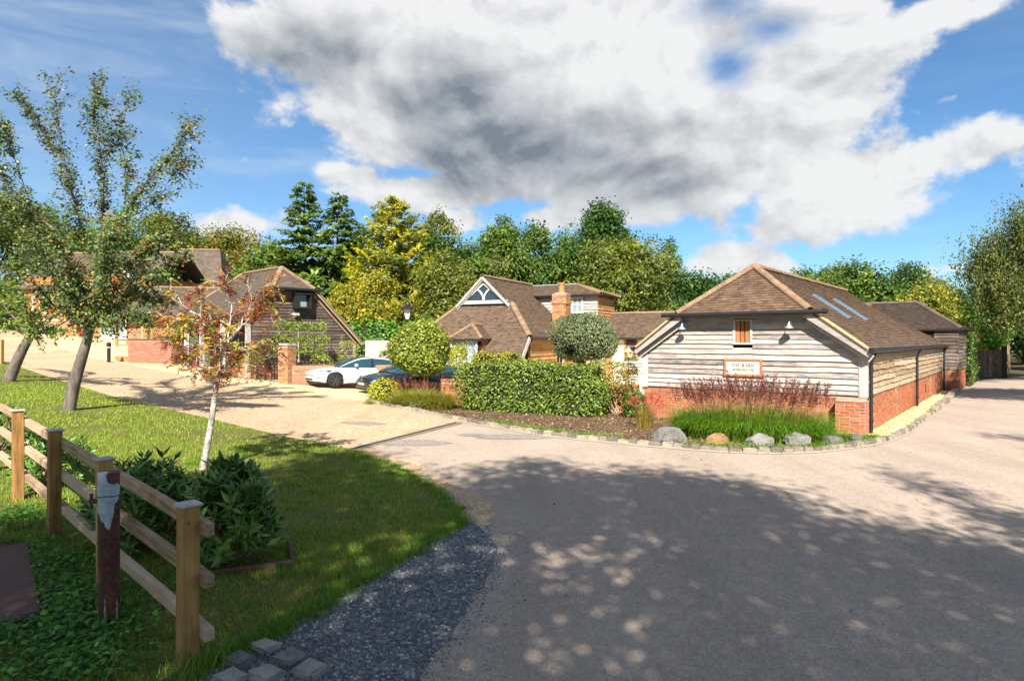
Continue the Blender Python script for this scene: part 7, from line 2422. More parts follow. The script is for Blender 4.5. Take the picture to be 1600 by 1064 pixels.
# weeping birch at the right
rng = np.random.default_rng(77)
bt, X_, z_ = tree_at(1684, 35, 'weeping_birch', 'large weeping birch overhanging the lane at the photo edge')
Hb = CAMZ + (532 - 292) / 1000 * 35
w = Wood()
tops_b = [(-1.0, 0, Hb * 0.97), (-2.6, -0.4, Hb * 0.86), (-3.9, 0.3, Hb * 0.66), (1.5, 0.5, Hb), (3.0, 0, Hb * 0.85), (0.3, 1.5, Hb * 0.92), (-1.8, -1.6, Hb * 0.78), (-3.2, 1.4, Hb * 0.74), (0.5, -2.0, Hb * 0.8), (-0.2, -1.0, Hb * 0.62), (-4.4, -0.6, Hb * 0.52), (-2.6, 0.8, Hb * 0.5)]
w.limb([(0, 0, -0.2), (0.1, 0, 2.5), (-0.1, 0, 5), (0, 0, 7.5)], 0.28, 0.12, 10)
for q_ in tops_b: w.limb(bez((0, 0, min(2.5 + q_[2] * 0.3, 6.5)), q_, (0, 0, 0.8), 7), 0.10, 0.02, 6)
w.build('trunk', BARKB, bt)
Cs, Cc = [], []
bp = np.array([(0.075, 0.095, 0.022), (0.10, 0.115, 0.025), (0.055, 0.075, 0.018), (0.125, 0.125, 0.028), (0.04, 0.06, 0.015)])
for k in range(3000):
    q_ = np.array(tops_b[rng.integers(len(tops_b))]); d = rng.normal(0, 1, 3) * np.array([0.85, 0.9, 0.45])
    a0 = q_ + d; Ls = rng.uniform(0.8, 3.0)
    m = int(Ls * 13)
    u = rng.random(m)
    drift = rng.normal(0, 0.25, 2)
    P = a0 + np.column_stack([drift[0] * u, drift[1] * u, -Ls * u]) + rng.normal(0, 0.09, (m, 3))
    P[:, 2] = np.maximum(P[:, 2], 1.9 + rng.random(m))
    Cs.append(P); Cc.append(np.tile(bp[rng.integers(5)] * np.exp(rng.normal(0, 0.15)), (m, 1)))
C = np.vstack(Cs); n = len(C)
V, F = leaf_quads(C, rng.normal(0, 1, (n, 3)) + [0, -0.6, 0.3], rng.uniform(0.10, 0.20, n), 0.5, rng, np.tile([0, 0, -1.0], (n, 1)), 0.5)
foliage('crown', bt, V, F, np.vstack(Cc) * np.exp(rng.normal(0, 0.15, (n, 1))))
# far wood that closes the horizon
rng = np.random.default_rng(90)
n = 26000
azs = rng.uniform(-1.15, 1.15, n); dist = rng.uniform(84, 120, n)
Xw = np.sin(azs) * dist; Yw = np.cos(azs) * dist
hgt = 4.5 + 2.0 * np.sin(azs * 23) + 1.5 * np.sin(azs * 51 + 1) + 1.0 * np.sin(azs * 97)
Zw = gz(Xw, Yw) + rng.random(n) ** 0.7 * np.maximum(hgt, 2)
V, F = leaf_quads(np.column_stack([Xw, Yw, Zw]), np.tile([0, -0.5, 0.6], (n, 1)), rng.uniform(0.7, 1.5, n), 0.8, rng)
fw = foliage('distant_woods', None, V, F, pick_cols(rng, n, MIDG + DKG + OLIVE), kind='stuff')
for k, (px_, Y, top, wpx, pal_, lab) in enumerate(((425, 63, 380, 130, MIDG, 'green tree between the orange-tinted tree and the twin conifer'), (728, 62, 370, 120, MIDG, 'green tree filling in above the weeping tree'), (895, 64, 352, 130, MIDG, 'green tree between the cottage ridge tree and the tall dark tree'), (1015, 63, 398, 120, MIDG, 'green tree behind the far side of the wide olive tree'), (1078, 57, 424, 120, DKG, 'dark green tree standing behind the link roof'), (1140, 60, 430, 110, MIDG, 'green tree just above the barn hip edge'), (1300, 66, 416, 120, MIDG, 'green tree between the two oaks behind the barn ridge'), (300, 66, 350, 120, OLIVE, 'yellow-green tree behind the rear house roof'))):
    round_tree(px_, Y, top, wpx, 'lime_tree', lab, pal_, seed=470 + k, n=8000, bottom=0.05)
# bushes at the foot of the tree line, so that no bare ground shows between the houses
for k, (px_, Y, top, wpx, lab) in enumerate(((20, 50, 440, 130, 'green bush left of the orange house'), (400, 44, 470, 150, 'shadowed bush behind the cart lodge roof'), (640, 44, 492, 130, 'low green bush behind the lantern'), (855, 46, 470, 130, 'dark bush behind the cottage chimney'), (1060, 50, 478, 150, 'dark green bush behind the link roof'), (1330, 48, 470, 170, 'green bush behind the middle of the barn roof'), (1420, 52, 460, 150, 'green bush behind the lower barn ridge'))):
    round_tree(px_, Y, top, wpx, 'bush', lab, DKG + MIDG, seed=440 + k, n=6000, size=0.22, bottom=0.0, nl=9, group='bushes under the tree line')
# ------------------------------------------------------------------ the fruit tree on the lawn
def P3(px_, py_, Y):
    return np.array([(px_ - 800) / 1000 * Y, Y, CAMZ + (532 - py_) / 1000 * Y])


def smooth3(P, n=5):
    P = np.array(P, float); out = []
    for i in range(len(P) - 1):
        p0 = P[max(i - 1, 0)]; p1 = P[i]; p2 = P[i + 1]; p3 = P[min(i + 2, len(P) - 1)]
        for k in range(n):
            t = k / n
            out.append(0.5 * ((2 * p1) + (-p0 + p2) * t + (2 * p0 - 5 * p1 + 4 * p2 - p3) * t * t + (-p0 + 3 * p1 - 3 * p2 + p3) * t ** 3))
    out.append(P[-1])
    return np.array(out)


def limb_tree(name, label, base, limbs, trunk, barkm, pal, wts, seed, twig_len, twigs_per_m, leaf, lper, aspect=0.6, upb=0.5, mat=None, compound=False, outward=1.0, droop=0.0, tuft_sig=0.03, start=0.12, lr=0.62):
    """tree with given limbs (lists of world points); twigs and leaves grow along them"""
    rng = np.random.default_rng(seed)
    base = np.array(base, float)
    t = thing(name, label, 'tree', tuple(base))
    w = Wood()
    w.limb(smooth3([np.array(p) - base for p in trunk[0]]), *trunk[1], 12)
    C, N, A, col, S = [], [], [], [], []
    cen = np.mean([np.array(l[0][-1]) for l in limbs], axis=0) - base
    for (pts, r0, r1, dens) in limbs:
        P = smooth3([np.array(p) - base for p in pts])
        P[1:-1] += rng.normal(0, 0.02, P[1:-1].shape)
        w.limb(P, r0 * lr, r1 * lr, 7)
        seg_ = np.linalg.norm(np.diff(P, axis=0), axis=1); cu = np.concatenate([[0], np.cumsum(seg_)]); L = cu[-1]
        m = max(2, int(L * twigs_per_m * dens))
        for k in range(m):
            s = L * (start + (1 - start) * rng.random())
            p = np.array([np.interp(s, cu, P[:, i]) for i in range(3)])
            i = min(np.searchsorted(cu, s), len(P) - 1)
            dl = unit(P[i] - P[i - 1])
            out_ = unit((p - cen) * np.array([1, 1, 0.4]))
            d = unit(dl * rng.uniform(0.2, 0.9) + rng.normal(0, 0.6, 3) + out_ * 0.45 * outward + np.array([0, 0, upb]))
            ln_ = twig_len * rng.uniform(0.4, 1.25)
            q = p + d * ln_
            mid = (p + q) / 2 + rng.normal(0, 0.04, 3) + np.array([0, 0, 0.05])
            q2 = q - np.array([0, 0, droop * ln_])
            tw = bez(p, q2, mid - (p + q2) / 2, 4)
            w.limb(tw, 0.009, 0.003, 3)
            tc = pick_cols(rng, 1, pal, wts, 0.2)[0]
            nl = int(lper * ln_ / twig_len * rng.uniform(0.6, 1.3)) + 2
            u = rng.uniform(0.15, 1.05, nl)
            lp_ = np.column_stack([np.interp(u, [0, 1 / 3, 2 / 3, 1], tw[:, i]) for i in range(3)])
            if compound:
                for c in lp_:
                    dd = unit(d * 0.5 + rng.normal(0, 0.6, 3) + np.array([0, 0, -0.35]))
                    sd = unit(np.cross(dd, [0, 0, 1.0]) + 1e-6)
                    cc = tc * np.exp(rng.normal(0, 0.2))
                    rl = leaf * rng.uniform(0.7, 1.2)
                    for j in range(1, 7):
                        for sg in (-1, 1):
                            C.append(c + dd * rl * j / 6 + sd * sg * rl * 0.14 + np.array([0, 0, -0.03 * (j / 6) ** 2])); A.append(sd * sg + dd * 0.5)
                            N.append(np.array([0, 0, 1.0]) + rng.normal(0, 0.3, 3)); S.append(rl * 0.34); col.append(cc * np.exp(rng.normal(0, 0.15)))
            else:
                C.append(lp_ + rng.normal(0, tuft_sig, (nl, 3))); N.append(np.tile(d * 0.4 + np.array([0, -0.3, 0.8]), (nl, 1)))
                A.append(np.tile(d + np.array([0, 0, -0.5 * (droop > 0)]), (nl, 1)) + rng.normal(0, 0.7, (nl, 3)))
                S.append(leaf * rng.uniform(0.7, 1.25, nl)); col.append(tc * np.exp(rng.normal(0, 0.17, (nl, 1))))
    if compound:
        C = np.array(C); N = np.array(N); A = np.array(A); S = np.array(S); col = np.array(col)
    else:
        C = np.vstack(C); N = np.vstack(N); A = np.vstack(A); S = np.concatenate(S); col = np.vstack(col)
    V, F = leaf_quads(C, N, S, aspect, rng, A, 0.55)
    foliage('crown', t, V, F, col, mat or LEAF)
    w.build('trunk', barkm, t)
    return t


bx, by, bz = gpx(112, 642)
D = by
def A_(lst): return [P3(a, b, D + c) for (a, b, c) in lst]
frk = (142, 512, 0)
apl = [
    (A_([frk, (110, 452, -0.5), (62, 382, -0.9), (12, 330, -1.2), (-40, 296, -1.3)]), 0.10, 0.02, 1.1),
    (A_([frk, (122, 440, 0.4), (92, 370, 0.8), (40, 322, 1.2), (0, 262, 0.95), (-12, 215, 1.4)]), 0.09, 0.012, 0.7),
    (A_([frk, (150, 430, 0.1), (158, 350, 0.2), (160, 270, 0.1), (150, 205, 0.1), (146, 135, 0.1)]), 0.10, 0.010, 0.75),
    (A_([frk, (165, 420, -0.3), (192, 342, -0.6), (240, 272, -0.8), (274, 232, -0.9), (303, 192, -1.0)]), 0.10, 0.010, 0.85),
    (A_([(150, 430, 0.1), (122, 332, 0.7), (98, 252, 1.0), (62, 202, 1.1), (30, 148, 1.2)]), 0.06, 0.010, 0.85),
    (A_([(122, 332, 0.7), (106, 280, 0.4), (94, 215, 0.3), (84, 128, 0.2)]), 0.035, 0.006, 0.6),
    (A_([(192, 342, -0.6), (196, 262, -0.2), (186, 200, 0), (206, 150, 0.1)]), 0.04, 0.006, 0.65),
    (A_([(160, 270, 0.1), (176, 215, -0.3), (165, 175, -0.3), (152, 140, -0.4)]), 0.03, 0.006, 0.55),
    (A_([frk, (190, 470, -0.5), (238, 432, -0.9), (286, 405, -1.1)]), 0.06, 0.012, 1.0),
    (A_([frk, (182, 452, 0.8), (232, 388, 0.95), (282, 348, 1.5)]), 0.06, 0.012, 0.95),
    (A_([frk, (92, 482, -0.4), (48, 442, -0.8), (4, 420, -1.0)]), 0.06, 0.012, 1.0),
    (A_([frk, (112, 470, 1.0), (72, 420, 1.0), (40, 400, 1.8)]), 0.05, 0.012, 0.95),
    (A_([frk, (150, 460, -1.0), (165, 410, -1.6), (172, 370, -1.8)]), 0.05, 0.012, 1.0),
    (A_([frk, (160, 470, 1.0), (200, 440, 1.6), (240, 430, 1.9)]), 0.05, 0.012, 1.0),
    (A_([frk, (125, 440, -0.9), (100, 400, -1.4), (70, 370, -1.7)]), 0.05, 0.012, 0.95),
    (A_([(192, 342, -0.6), (222, 330, 0.2), (262, 290, 0.5), (284, 250, 0.6)]), 0.035, 0.006, 0.8),
    (A_([(62, 382, -0.9), (40, 300, -1.4), (20, 240, -1.6), (10, 200, -1.6)]), 0.03, 0.006, 0.8),
    (A_([(182, 452, 0.8), (228, 462, 0.4), (258, 470, 0.2)]), 0.04, 0.01, 0.95),
    (A_([(165, 420, -0.3), (215, 402, -1.0), (262, 366, -1.4)]), 0.04, 0.01, 1.2),
    (A_([frk, (170, 500, -0.6), (206, 492, -1.0), (232, 506, -1.1)]), 0.035, 0.01, 1.2),
]
APPLE = [(0.055, 0.085, 0.020), (0.075, 0.105, 0.022), (0.040, 0.065, 0.018), (0.12, 0.11, 0.02), (0.20, 0.11, 0.03), (0.10, 0.13, 0.035)]
limb_tree('fruit_tree', 'old leaning fruit tree with upright leafy shoots on the lawn', (bx, by, bz - 0.05), apl,
          ([P3(106, 648, D), P3(116, 600, D), P3(132, 545, D), P3(143, 508, D)], (0.16, 0.10)), BARK, APPLE, [3, 3, 3, 1.0, 0.5, 1.5], 501, 0.50, 22, 0.086, 26, 0.66, 0.3, LEAFG, tuft_sig=0.075, lr=0.52)
# small leaning tree near the left edge
sx_, sy_, sz_ = gpx(14, 596)
D = sy_
sm = [(A_([(46, 528, 0), (20, 505, -0.3), (-20, 490, -0.6), (-60, 485, -0.8)]), 0.07, 0.012, 1.2), (A_([(46, 528, 0), (70, 500, 0.4), (100, 490, 0.7), (118, 505, 0.8)]), 0.07, 0.012, 1.2),
      (A_([(46, 528, 0), (40, 490, 0.6), (30, 460, 0.9), (10, 445, 1.2)]), 0.06, 0.012, 1.2), (A_([(46, 528, 0), (62, 485, -0.5), (80, 465, -0.9), (104, 478, -1.1)]), 0.06, 0.012, 1.2),
      (A_([(46, 528, 0), (10, 480, 0.8), (-30, 455, 1.2), (-60, 450, 1.4)]), 0.06, 0.012, 1.2), (A_([(46, 528, 0), (45, 500, -0.9), (40, 478, -1.4), (30, 468, -1.8)]), 0.05, 0.012, 1.3), (A_([(46, 528, 0), (80, 515, -0.6), (108, 520, -0.8)]), 0.04, 0.01, 1.2)]
limb_tree('cherry_tree', 'small spreading tree with a short leaning trunk at the photo edge', (sx_, sy_, sz_ - 0.05), sm,
          ([P3(12, 600, D), P3(24, 570, D), P3(36, 545, D), P3(47, 526, D)], (0.19, 0.12)), BARK, [(0.09, 0.14, 0.02), (0.13, 0.17, 0.025), (0.06, 0.10, 0.018), (0.17, 0.19, 0.03)], None, 502, 0.5, 12, 0.15, 14, 0.42, 0.1, None, droop=0.25, tuft_sig=0.06)
# young rowan with red and yellow leaves
rx_, ry_, rz_2 = gpx(318, 734)
D = ry_
rw = [(A_([(340, 592, 0), (312, 562, -0.25), (300, 540, -0.35), (282, 520, -0.4)]), 0.026, 0.006, 1.0), (A_([(345, 585, 0), (372, 556, 0.2), (410, 534, 0.3), (432, 512, 0.35)]), 0.028, 0.006, 1.0),
      (A_([(352, 538, 0), (330, 512, -0.3), (296, 500, -0.5), (262, 505, -0.6)]), 0.026, 0.006, 1.1), (A_([(350, 545, 0), (332, 505, 0.3), (318, 470, 0.4), (312, 446, 0.4)]), 0.026, 0.006, 1.0),
      (A_([(356, 528, 0), (362, 490, 0.2), (352, 455, 0.2), (356, 436, 0.2)]), 0.026, 0.006, 1.0), (A_([(375, 512, 0), (398, 484, -0.2), (414, 452, -0.3), (424, 440, -0.3)]), 0.028, 0.006, 1.0),
      (A_([(375, 512, 0), (392, 470, 0.4), (386, 440, 0.5)]), 0.022, 0.006, 1.0), (A_([(348, 555, 0), (372, 545, -0.4), (392, 548, -0.5), (420, 560, -0.55)]), 0.018, 0.006, 0.9),
      (A_([(340, 592, 0), (345, 560, -0.5), (330, 540, -0.8)]), 0.018, 0.006, 0.8), (A_([(330, 512, -0.3), (290, 480, -0.1), (270, 462, 0)]), 0.016, 0.006, 1.0), (A_([(410, 534, 0.3), (420, 560, 0.3), (400, 575, 0.3)]), 0.012, 0.005, 0.8),
      (A_([(312, 562, -0.25), (286, 556, -0.3), (270, 540, -0.3)]), 0.014, 0.005, 0.9)]
limb_tree('rowan_tree', 'slender pale-trunked tree with red and yellow autumn leaves before the drive', (rx_, ry_, rz_2 - 0.05), rw,
          ([P3(316, 740, D), P3(325, 690, D), P3(333, 640, D), P3(340, 592, D), P3(350, 545, D), P3(376, 511, D)], (0.060, 0.028)), BARKW,
          [(0.22, 0.05, 0.038), (0.15, 0.04, 0.032), (0.30, 0.125, 0.03), (0.34, 0.26, 0.03), (0.18, 0.18, 0.03), (0.13, 0.06, 0.035)], [2.4, 1.6, 2.4, 2.2, 2.2, 1.4], 503, 0.28, 18, 0.165, 5, 0.40, -0.05, None, True, tuft_sig=0.02, lr=0.55)

# ------------------------------------------------------------------ hedges and clipped shrubs of the bed
HEDGE = [(0.085, 0.135, 0.018), (0.12, 0.17, 0.022), (0.055, 0.095, 0.015), (0.17, 0.20, 0.025), (0.26, 0.25, 0.03)]
hx0, hy0, hx1, hy1 = -1.75, 21.75, 2.75, 19.45
hcx, hcy = (hx0 + hx1) / 2, (hy0 + hy1) / 2
hrz = math.atan2(hy1 - hy0, hx1 - hx0)
blob_plant('laurel_hedge', 'long clipped green hedge in the middle of the planting bed', 'hedge', (hcx + 0.1, hcy + 0.15, 0.80), (2.6, 0.60, 0.80), 18000, 0.085, HEDGE, [3, 3, 2.5, 1.2, 0.35], 601, squareness=0.85, rz=hrz, mat=LEAFG, bump_=0.065)
hb = blob_plant('thin_hedge', 'browning sparse hedge end with bare leaning stems beside the oak barn', 'hedge', (3.15, 20.35, 1.2), (0.72, 0.5, 0.42), 2600, 0.075, [(0.16, 0.15, 0.03), (0.22, 0.13, 0.05), (0.12, 0.14, 0.025), (0.26, 0.24, 0.04), (0.14, 0.08, 0.04)], None, 602, squareness=0.7, rz=hrz, core=False, bump_=0.12)
rg = random.Random(6)
stems(hb, [[(0.25 + rg.uniform(-.1, .1), rg.uniform(-.3, 0), -1.2), (0.1 + a * 0.5, -0.1, -0.75), (a, rg.uniform(-.2, .2), -0.2), (a * 1.3, rg.uniform(-.2, .2), 0.25)] for a in (-0.75, -0.6, -0.45, -0.3, -0.15, 0.05, 0.2)], 0.028, 0.008)
tp = blob_plant('round_topiary', 'large round clipped yellow-green bush in front of the dark car', 'bush', (-3.45, 24.0, 2.02), (1.14, 1.05, 0.98), 11000, 0.10, [(0.13, 0.165, 0.02), (0.18, 0.205, 0.025), (0.08, 0.12, 0.018), (0.22, 0.23, 0.03)], None, 603, mat=LEAFG, flat_bottom=0.96, bump_=0.065)
stems(tp, [[(0.05 * k, 0.05, -2.1), (0.1 * k, 0, -1.2), (0.25 * k, 0.1, -0.5)] for k in (-1, 0, 1)], 0.06, 0.03, BARKD)
ol = blob_plant('olive_topiary', 'grey-green olive tree clipped to a dome above the hedge', 'tree', (2.6, 23.2, 2.42), (1.20, 1.12, 0.98), 13000, 0.085, [(0.115, 0.14, 0.065), (0.15, 0.175, 0.085), (0.075, 0.10, 0.045), (0.20, 0.22, 0.12)], None, 604, aspect=0.38, flat_bottom=0.72, bump_=0.075, jitter=0.8)
stems(ol, [[(0, 0, -2.4), (0.02 * k, 0, -1.3), (0.12 * k, 0.05 * k, -1.0), (0.38 * k, 0.1, -0.6)] for k in (-1.6, -0.8, 0.3, 1.2, 2.0)], 0.045, 0.02, BARKD)
blob_plant('euonymus_hedge', 'low bright yellow hedge before the cottage dormer', 'hedge', (-0.55, 25.6, 1.15), (0.95, 0.4, 0.72), 4200, 0.085, [(0.24, 0.23, 0.02), (0.17, 0.19, 0.022), (0.30, 0.27, 0.025)], None, 605, squareness=0.7, rz=R(-10))
blob_plant('climbing_rose', 'yellowish climber spilling over the iron arch', 'plant', (-2.25, 26.4, 1.75), (0.5, 0.45, 0.55), 1500, 0.085, [(0.24, 0.24, 0.025), (0.16, 0.19, 0.02), (0.30, 0.28, 0.03)], None, 606, core=False, bump_=0.2)
blob_plant('privet_hedge', 'dark clipped hedge in front of the pale board fence', 'hedge', (-6.1, 36.9, 1.0), (1.4, 0.5, 0.78), 4200, 0.10, DKG + MIDG, None, 607, squareness=0.85)
blob_plant('euonymus_bush', 'yellow variegated bush at the tip of the bed by the dark car', 'bush', (-4.55, 23.25, 0.50), (0.62, 0.45, 0.48), 2600, 0.075, [(0.26, 0.25, 0.02), (0.16, 0.19, 0.02), (0.34, 0.31, 0.03)], None, 608, bump_=0.1)
blob_plant('sage_bush', 'small grey-green cushion plant at the kerb below the ornamental grass', 'plant', (-3.15, 21.35, 0.16), (0.28, 0.24, 0.18), 700, 0.05, [(0.16, 0.21, 0.10), (0.20, 0.25, 0.13)], None, 609, core=False)
blob_plant('fern_bush', 'dark leafy shrub between the bare hedge stems and the barn plinth', 'bush', (3.75, 19.4, 0.42), (0.34, 0.32, 0.42), 1500, 0.08, DKG + MIDG, None, 610, core=False, bump_=0.15)
blob_plant('cart_lodge_shrub', 'bright green leafy shrub at the corner of the open cart bays', 'bush', (-18.7, 37.5, 2.2), (0.9, 0.8, 1.2), 2600, 0.16, BRG, None, 611, bump_=0.12, mat=LEAFG)
GRS = [(0.115, 0.25, 0.018), (0.16, 0.30, 0.022), (0.08, 0.19, 0.015), (0.22, 0.32, 0.04)]
RED = [(0.125, 0.03, 0.03), (0.09, 0.022, 0.024), (0.16, 0.058, 0.042), (0.20, 0.095, 0.055)]
grass_clump('ornamental_grass', 'broad mound of bright green grass with dark red plumes before the barn sign', (5.62, 15.2, 0.03), 1.68, 0.75, 8500, 1.14, GRS, 560, 1.55, RED, 621, 0.62, 0.014, rz=math.atan2(-0.42, 0.9))
grass_clump('ornamental_grass', 'low fringe of green grass against the buttress foot', (7.35, 14.75, 0.03), 0.35, 0.22, 420, 0.50, GRS, 0, 0, None, 622, 0.45, 0.013)
grass_clump('ornamental_grass', 'straw-green fountain grass mound between the hedge and the small black sign', (-3.0, 21.9, 0.03), 1.2, 0.6, 4200, 0.98, [(0.20, 0.21, 0.022), (0.26, 0.25, 0.03), (0.14, 0.16, 0.02), (0.30, 0.25, 0.06)], 45, 1.2, RED, 623, 0.62, 0.014, rz=R(-36))
grass_clump('ornamental_grass', 'tuft of rusty red plumes just in front of the dark car', (-3.75, 22.9, 0.03), 0.7, 0.35, 500, 0.6, [(0.20, 0.16, 0.03), (0.24, 0.12, 0.05)], 50, 1.0, [(0.20, 0.05, 0.03), (0.26, 0.09, 0.04), (0.17, 0.04, 0.045)], 624, 0.4, 0.010)
grass_clump('blood_grass', 'small upright grass tuft with scarlet tips at the barn corner', (3.55, 17.15, 0.03), 0.22, 0.2, 420, 0.95, [(0.15, 0.16, 0.02), (0.22, 0.18, 0.03), (0.28, 0.05, 0.03), (0.30, 0.24, 0.05)], 26, 1.02, [(0.40, 0.035, 0.03), (0.30, 0.03, 0.03)], 625, 0.16, 0.012)
grass_clump('sedge_tuft', 'bright yellow-green sedge at the very tip of the bed', (-4.75, 22.75, 0.03), 0.42, 0.25, 520, 0.42, [(0.26, 0.28, 0.02), (0.18, 0.22, 0.02), (0.34, 0.32, 0.04)], 0, 0, None, 626, 0.38, 0.014)
# espalier on the barn gable
rng = np.random.default_rng(640)
ex, ey = gpx(466, 596)[0] + 0.0, 29.5
ex = (466 - 800) / 1000 * ey
es = thing('espalier_tree', 'espaliered fruit tree in three flat tiers on the dark barn gable', 'tree', (ex, ey, g(ex, ey)), R(40))
w = Wood(); w.limb([(0, 0, -0.1), (0.02, 0, 1.2), (0, 0, 2.65)], 0.055, 0.025, 8)
Cs = []; cc = []
for (py_, a, b_) in ((512, -0.95, 1.35), (533, -1.25, 1.5), (549, -1.35, 1.2)):
    zz = CAMZ + (532 - py_) / 1000 * ey - g(ex, ey)
    w.limb([(a, 0, zz), (0, 0, zz - 0.03), (b_, 0, zz)], 0.02, 0.02, 6)
    m = 1500
    u = rng.uniform(a, b_, m)
    Cs.append(np.column_stack([u, rng.normal(0, 0.09, m), zz + 0.04 + rng.normal(0, 0.12, m) + 0.05 * np.sin(u * 7)]))
C = np.vstack(Cs); n = len(C)
V, F = leaf_quads(C, np.tile([0.2, -1, 0.5], (n, 1)), rng.uniform(0.06, 0.11, n), 0.55, rng, None, 0.8)
foliage('crown', es, V, F, pick_cols(rng, n, [(0.10, 0.15, 0.02), (0.15, 0.19, 0.025), (0.07, 0.11, 0.018), (0.20, 0.21, 0.03)]), LEAFG)
w.build('trunk', BARKW, es)
for k, (px_, Y, hh, lab) in enumerate(((540, 29.8, 1.6, 'straggly yellow-green shrub against the barn gable above the white car'), (503, 29.4, 1.2, 'small yellowish shrub behind the garden wall beside the iron post'))):
    x_ = (px_ - 800) / 1000 * Y
    blob_plant('wall_shrub', lab, 'bush', (x_, Y, g(x_, Y) + hh * 0.75), (0.45, 0.3, hh * 0.5), 520, 0.10, [(0.24, 0.24, 0.03), (0.15, 0.19, 0.02), (0.10, 0.14, 0.02)], None, 645 + k, core=False, bump_=0.3)
# flowers in the planter
fl = [(0.10, 0.18, 0.02), (0.06, 0.11, 0.02), (0.45, 0.04, 0.03), (0.5, 0.32, 0.03)]
for k, (zz, yy, lab) in enumerate(((1.08, 0.15, 'red and yellow flowers in the lower trough of the white planter'), (1.58, 0.49, 'leafy plants in the upper trough of the white planter'))):
    q = Matrix.Translation(pl.location) @ Matrix.Rotation(pl.rotation_euler.z, 4, 'Z') @ Vector((0, yy, zz))
    blob_plant('trough_plant', lab, 'plant', tuple(q), (0.85, 0.14, 0.14), 700, 0.06, fl, [3, 3, 1.4, 0.6] if k == 0 else [3, 3, 0.2, 0.3], 650 + k, core=False, rz=pl.rotation_euler.z, bump_=0.15)

# ------------------------------------------------------------------ rhododendrons by the fence
RHO_COLS = [(0.095, 0.195, 0.030), (0.135, 0.25, 0.036), (0.065, 0.145, 0.024), (0.19, 0.30, 0.045)]
m_, T_, bs_, out_ = newmat('rhododendron_leaf')
T_.put(bs_.inputs['Base Color'], ramp_cols(T_, rnd01(T_), [(0.0, RHO_COLS[2]), (0.4, RHO_COLS[0]), (0.75, RHO_COLS[1]), (1.0, RHO_COLS[3])]))
bs_.inputs['Roughness'].default_value = 0.38
RHO = m_
LEAF1 = mesh_np('leaf', [(0, 0, 0), (0.42, 0.155, 0.03), (1.0, 0, -0.05), (0.42, -0.155, 0.03), (0.45, 0, -0.02)], [(0, 4, 2, 1), (0, 3, 2, 4)], RHO)


def rhodo(label, x, y, r, h, nw, seed, singles=0, leaf=0.125):
    rng = np.random.default_rng(seed)
    z0 = g(x, y)
    t = thing('rhododendron', label, 'shrub', (x, y, z0), 0, 'rhododendrons along the rail fence')
    d = sphere_dirs(rng, nw); d[:, 2] = np.abs(d[:, 2]) * 1.45 - 0.62; d[:, 2] = np.minimum(d[:, 2], 1.0)
    rad = rng.uniform(0.72, 1.08, nw)
    tip = np.column_stack([d[:, 0] * r * rad, d[:, 1] * r * rad, h * 0.47 + d[:, 2] * h * 0.5 * rad])
    w = Wood()
    mats = []
    for k in range(nw):
        if k % 3 == 0:
            w.limb(bez((d[k, 0] * r * 0.15, d[k, 1] * r * 0.15, 0), tip[k], (d[k, 0] * r * 0.2, d[k, 1] * r * 0.2, -0.05), 5), 0.011, 0.004, 4)
        ax = unit(d[k] * 0.7 + np.array([0, 0, 0.75]) + rng.normal(0, 0.15, 3))
        e1 = unit(np.cross(ax, [0.3, 0.9, 0.2])); e2 = np.cross(ax, e1)
        m = rng.integers(9, 14); a0 = rng.uniform(0, 6.28)
        for j in range(m):
            a = a0 + 2.4 * j
            lean = rng.uniform(0.15, 0.75) if j > 3 else rng.uniform(0.8, 1.4)
            dr_ = unit(e1 * math.cos(a) + e2 * math.sin(a) + ax * lean)
            up_ = unit(ax - dr_ * np.dot(ax, dr_))
            sd = np.cross(up_, dr_)
            s = leaf * rng.uniform(0.7, 1.2)
            pos = tip[k] - ax * 0.012 * j * (leaf / 0.12)
            M = np.eye(4); M[:3, 0] = dr_ * s; M[:3, 1] = sd * s; M[:3, 2] = up_ * s; M[:3, 3] = pos
            mats.append(M)
    mats = np.array(mats)
    dist = np.linalg.norm(mats[:, :3, 3] + np.array([x, y, z0]) - np.array([0, 0, CAMZ]), axis=1) - 0.3 * mats[:, 2, 3]
    order = np.argsort(dist)
    w.build('stem', STEM, t)
    bush_ = mobj('foliage', None, t) if False else None
    for i in order[:singles]:
        o = mobj('leaf', LEAF1, t); o.matrix_local = Matrix(mats[i].tolist())
    rest = mats[order[singles:]]
    base = np.array([(0, 0, 0, 1), (0.42, 0.155, 0.03, 1), (1.0, 0, -0.05, 1), (0.42, -0.155, 0.03, 1), (0.45, 0, -0.02, 1)])
    V = np.einsum('nij,kj->nki', rest, base)[:, :, :3].reshape(-1, 3)
    F = (np.array([[0, 4, 2, 1], [0, 3, 2, 4]])[None] + (np.arange(len(rest)) * 5)[:, None, None]).reshape(-1, 4)
    o = mobj('foliage', mesh_np('foliage', V, F, RHO, tint=np.repeat(rng.random(len(rest)), 2)), t)
    tag(o, kind='stuff')


rhodo('nearest rhododendron, glossy and bushy, behind the end post of the fence', -2.95, 6.7, 0.45, 1.2, 175, 701, 260, 0.165)
rhodo('dark rhododendron seen through the rails between rusty post and end post', -4.05, 7.15, 0.60, 1.12, 200, 702, 120, 0.155)
rhodo('rhododendron behind the third fence post, at the edge of the sunlit lawn', -6.85, 9.55, 0.55, 0.86, 130, 703, 60)
rhodo('rhododendron at the photo edge behind the last fence rails', -9.1, 11.3, 0.55, 0.90, 110, 704, 0)
rng = np.random.default_rng(710)

# ------------------------------------------------------------------ grass of the lawn
LP = [*LAWN_E, (-30, -3), (-40, 12), (-36, 34), (-31.5, 35.2)]
LPn = np.array(LP)


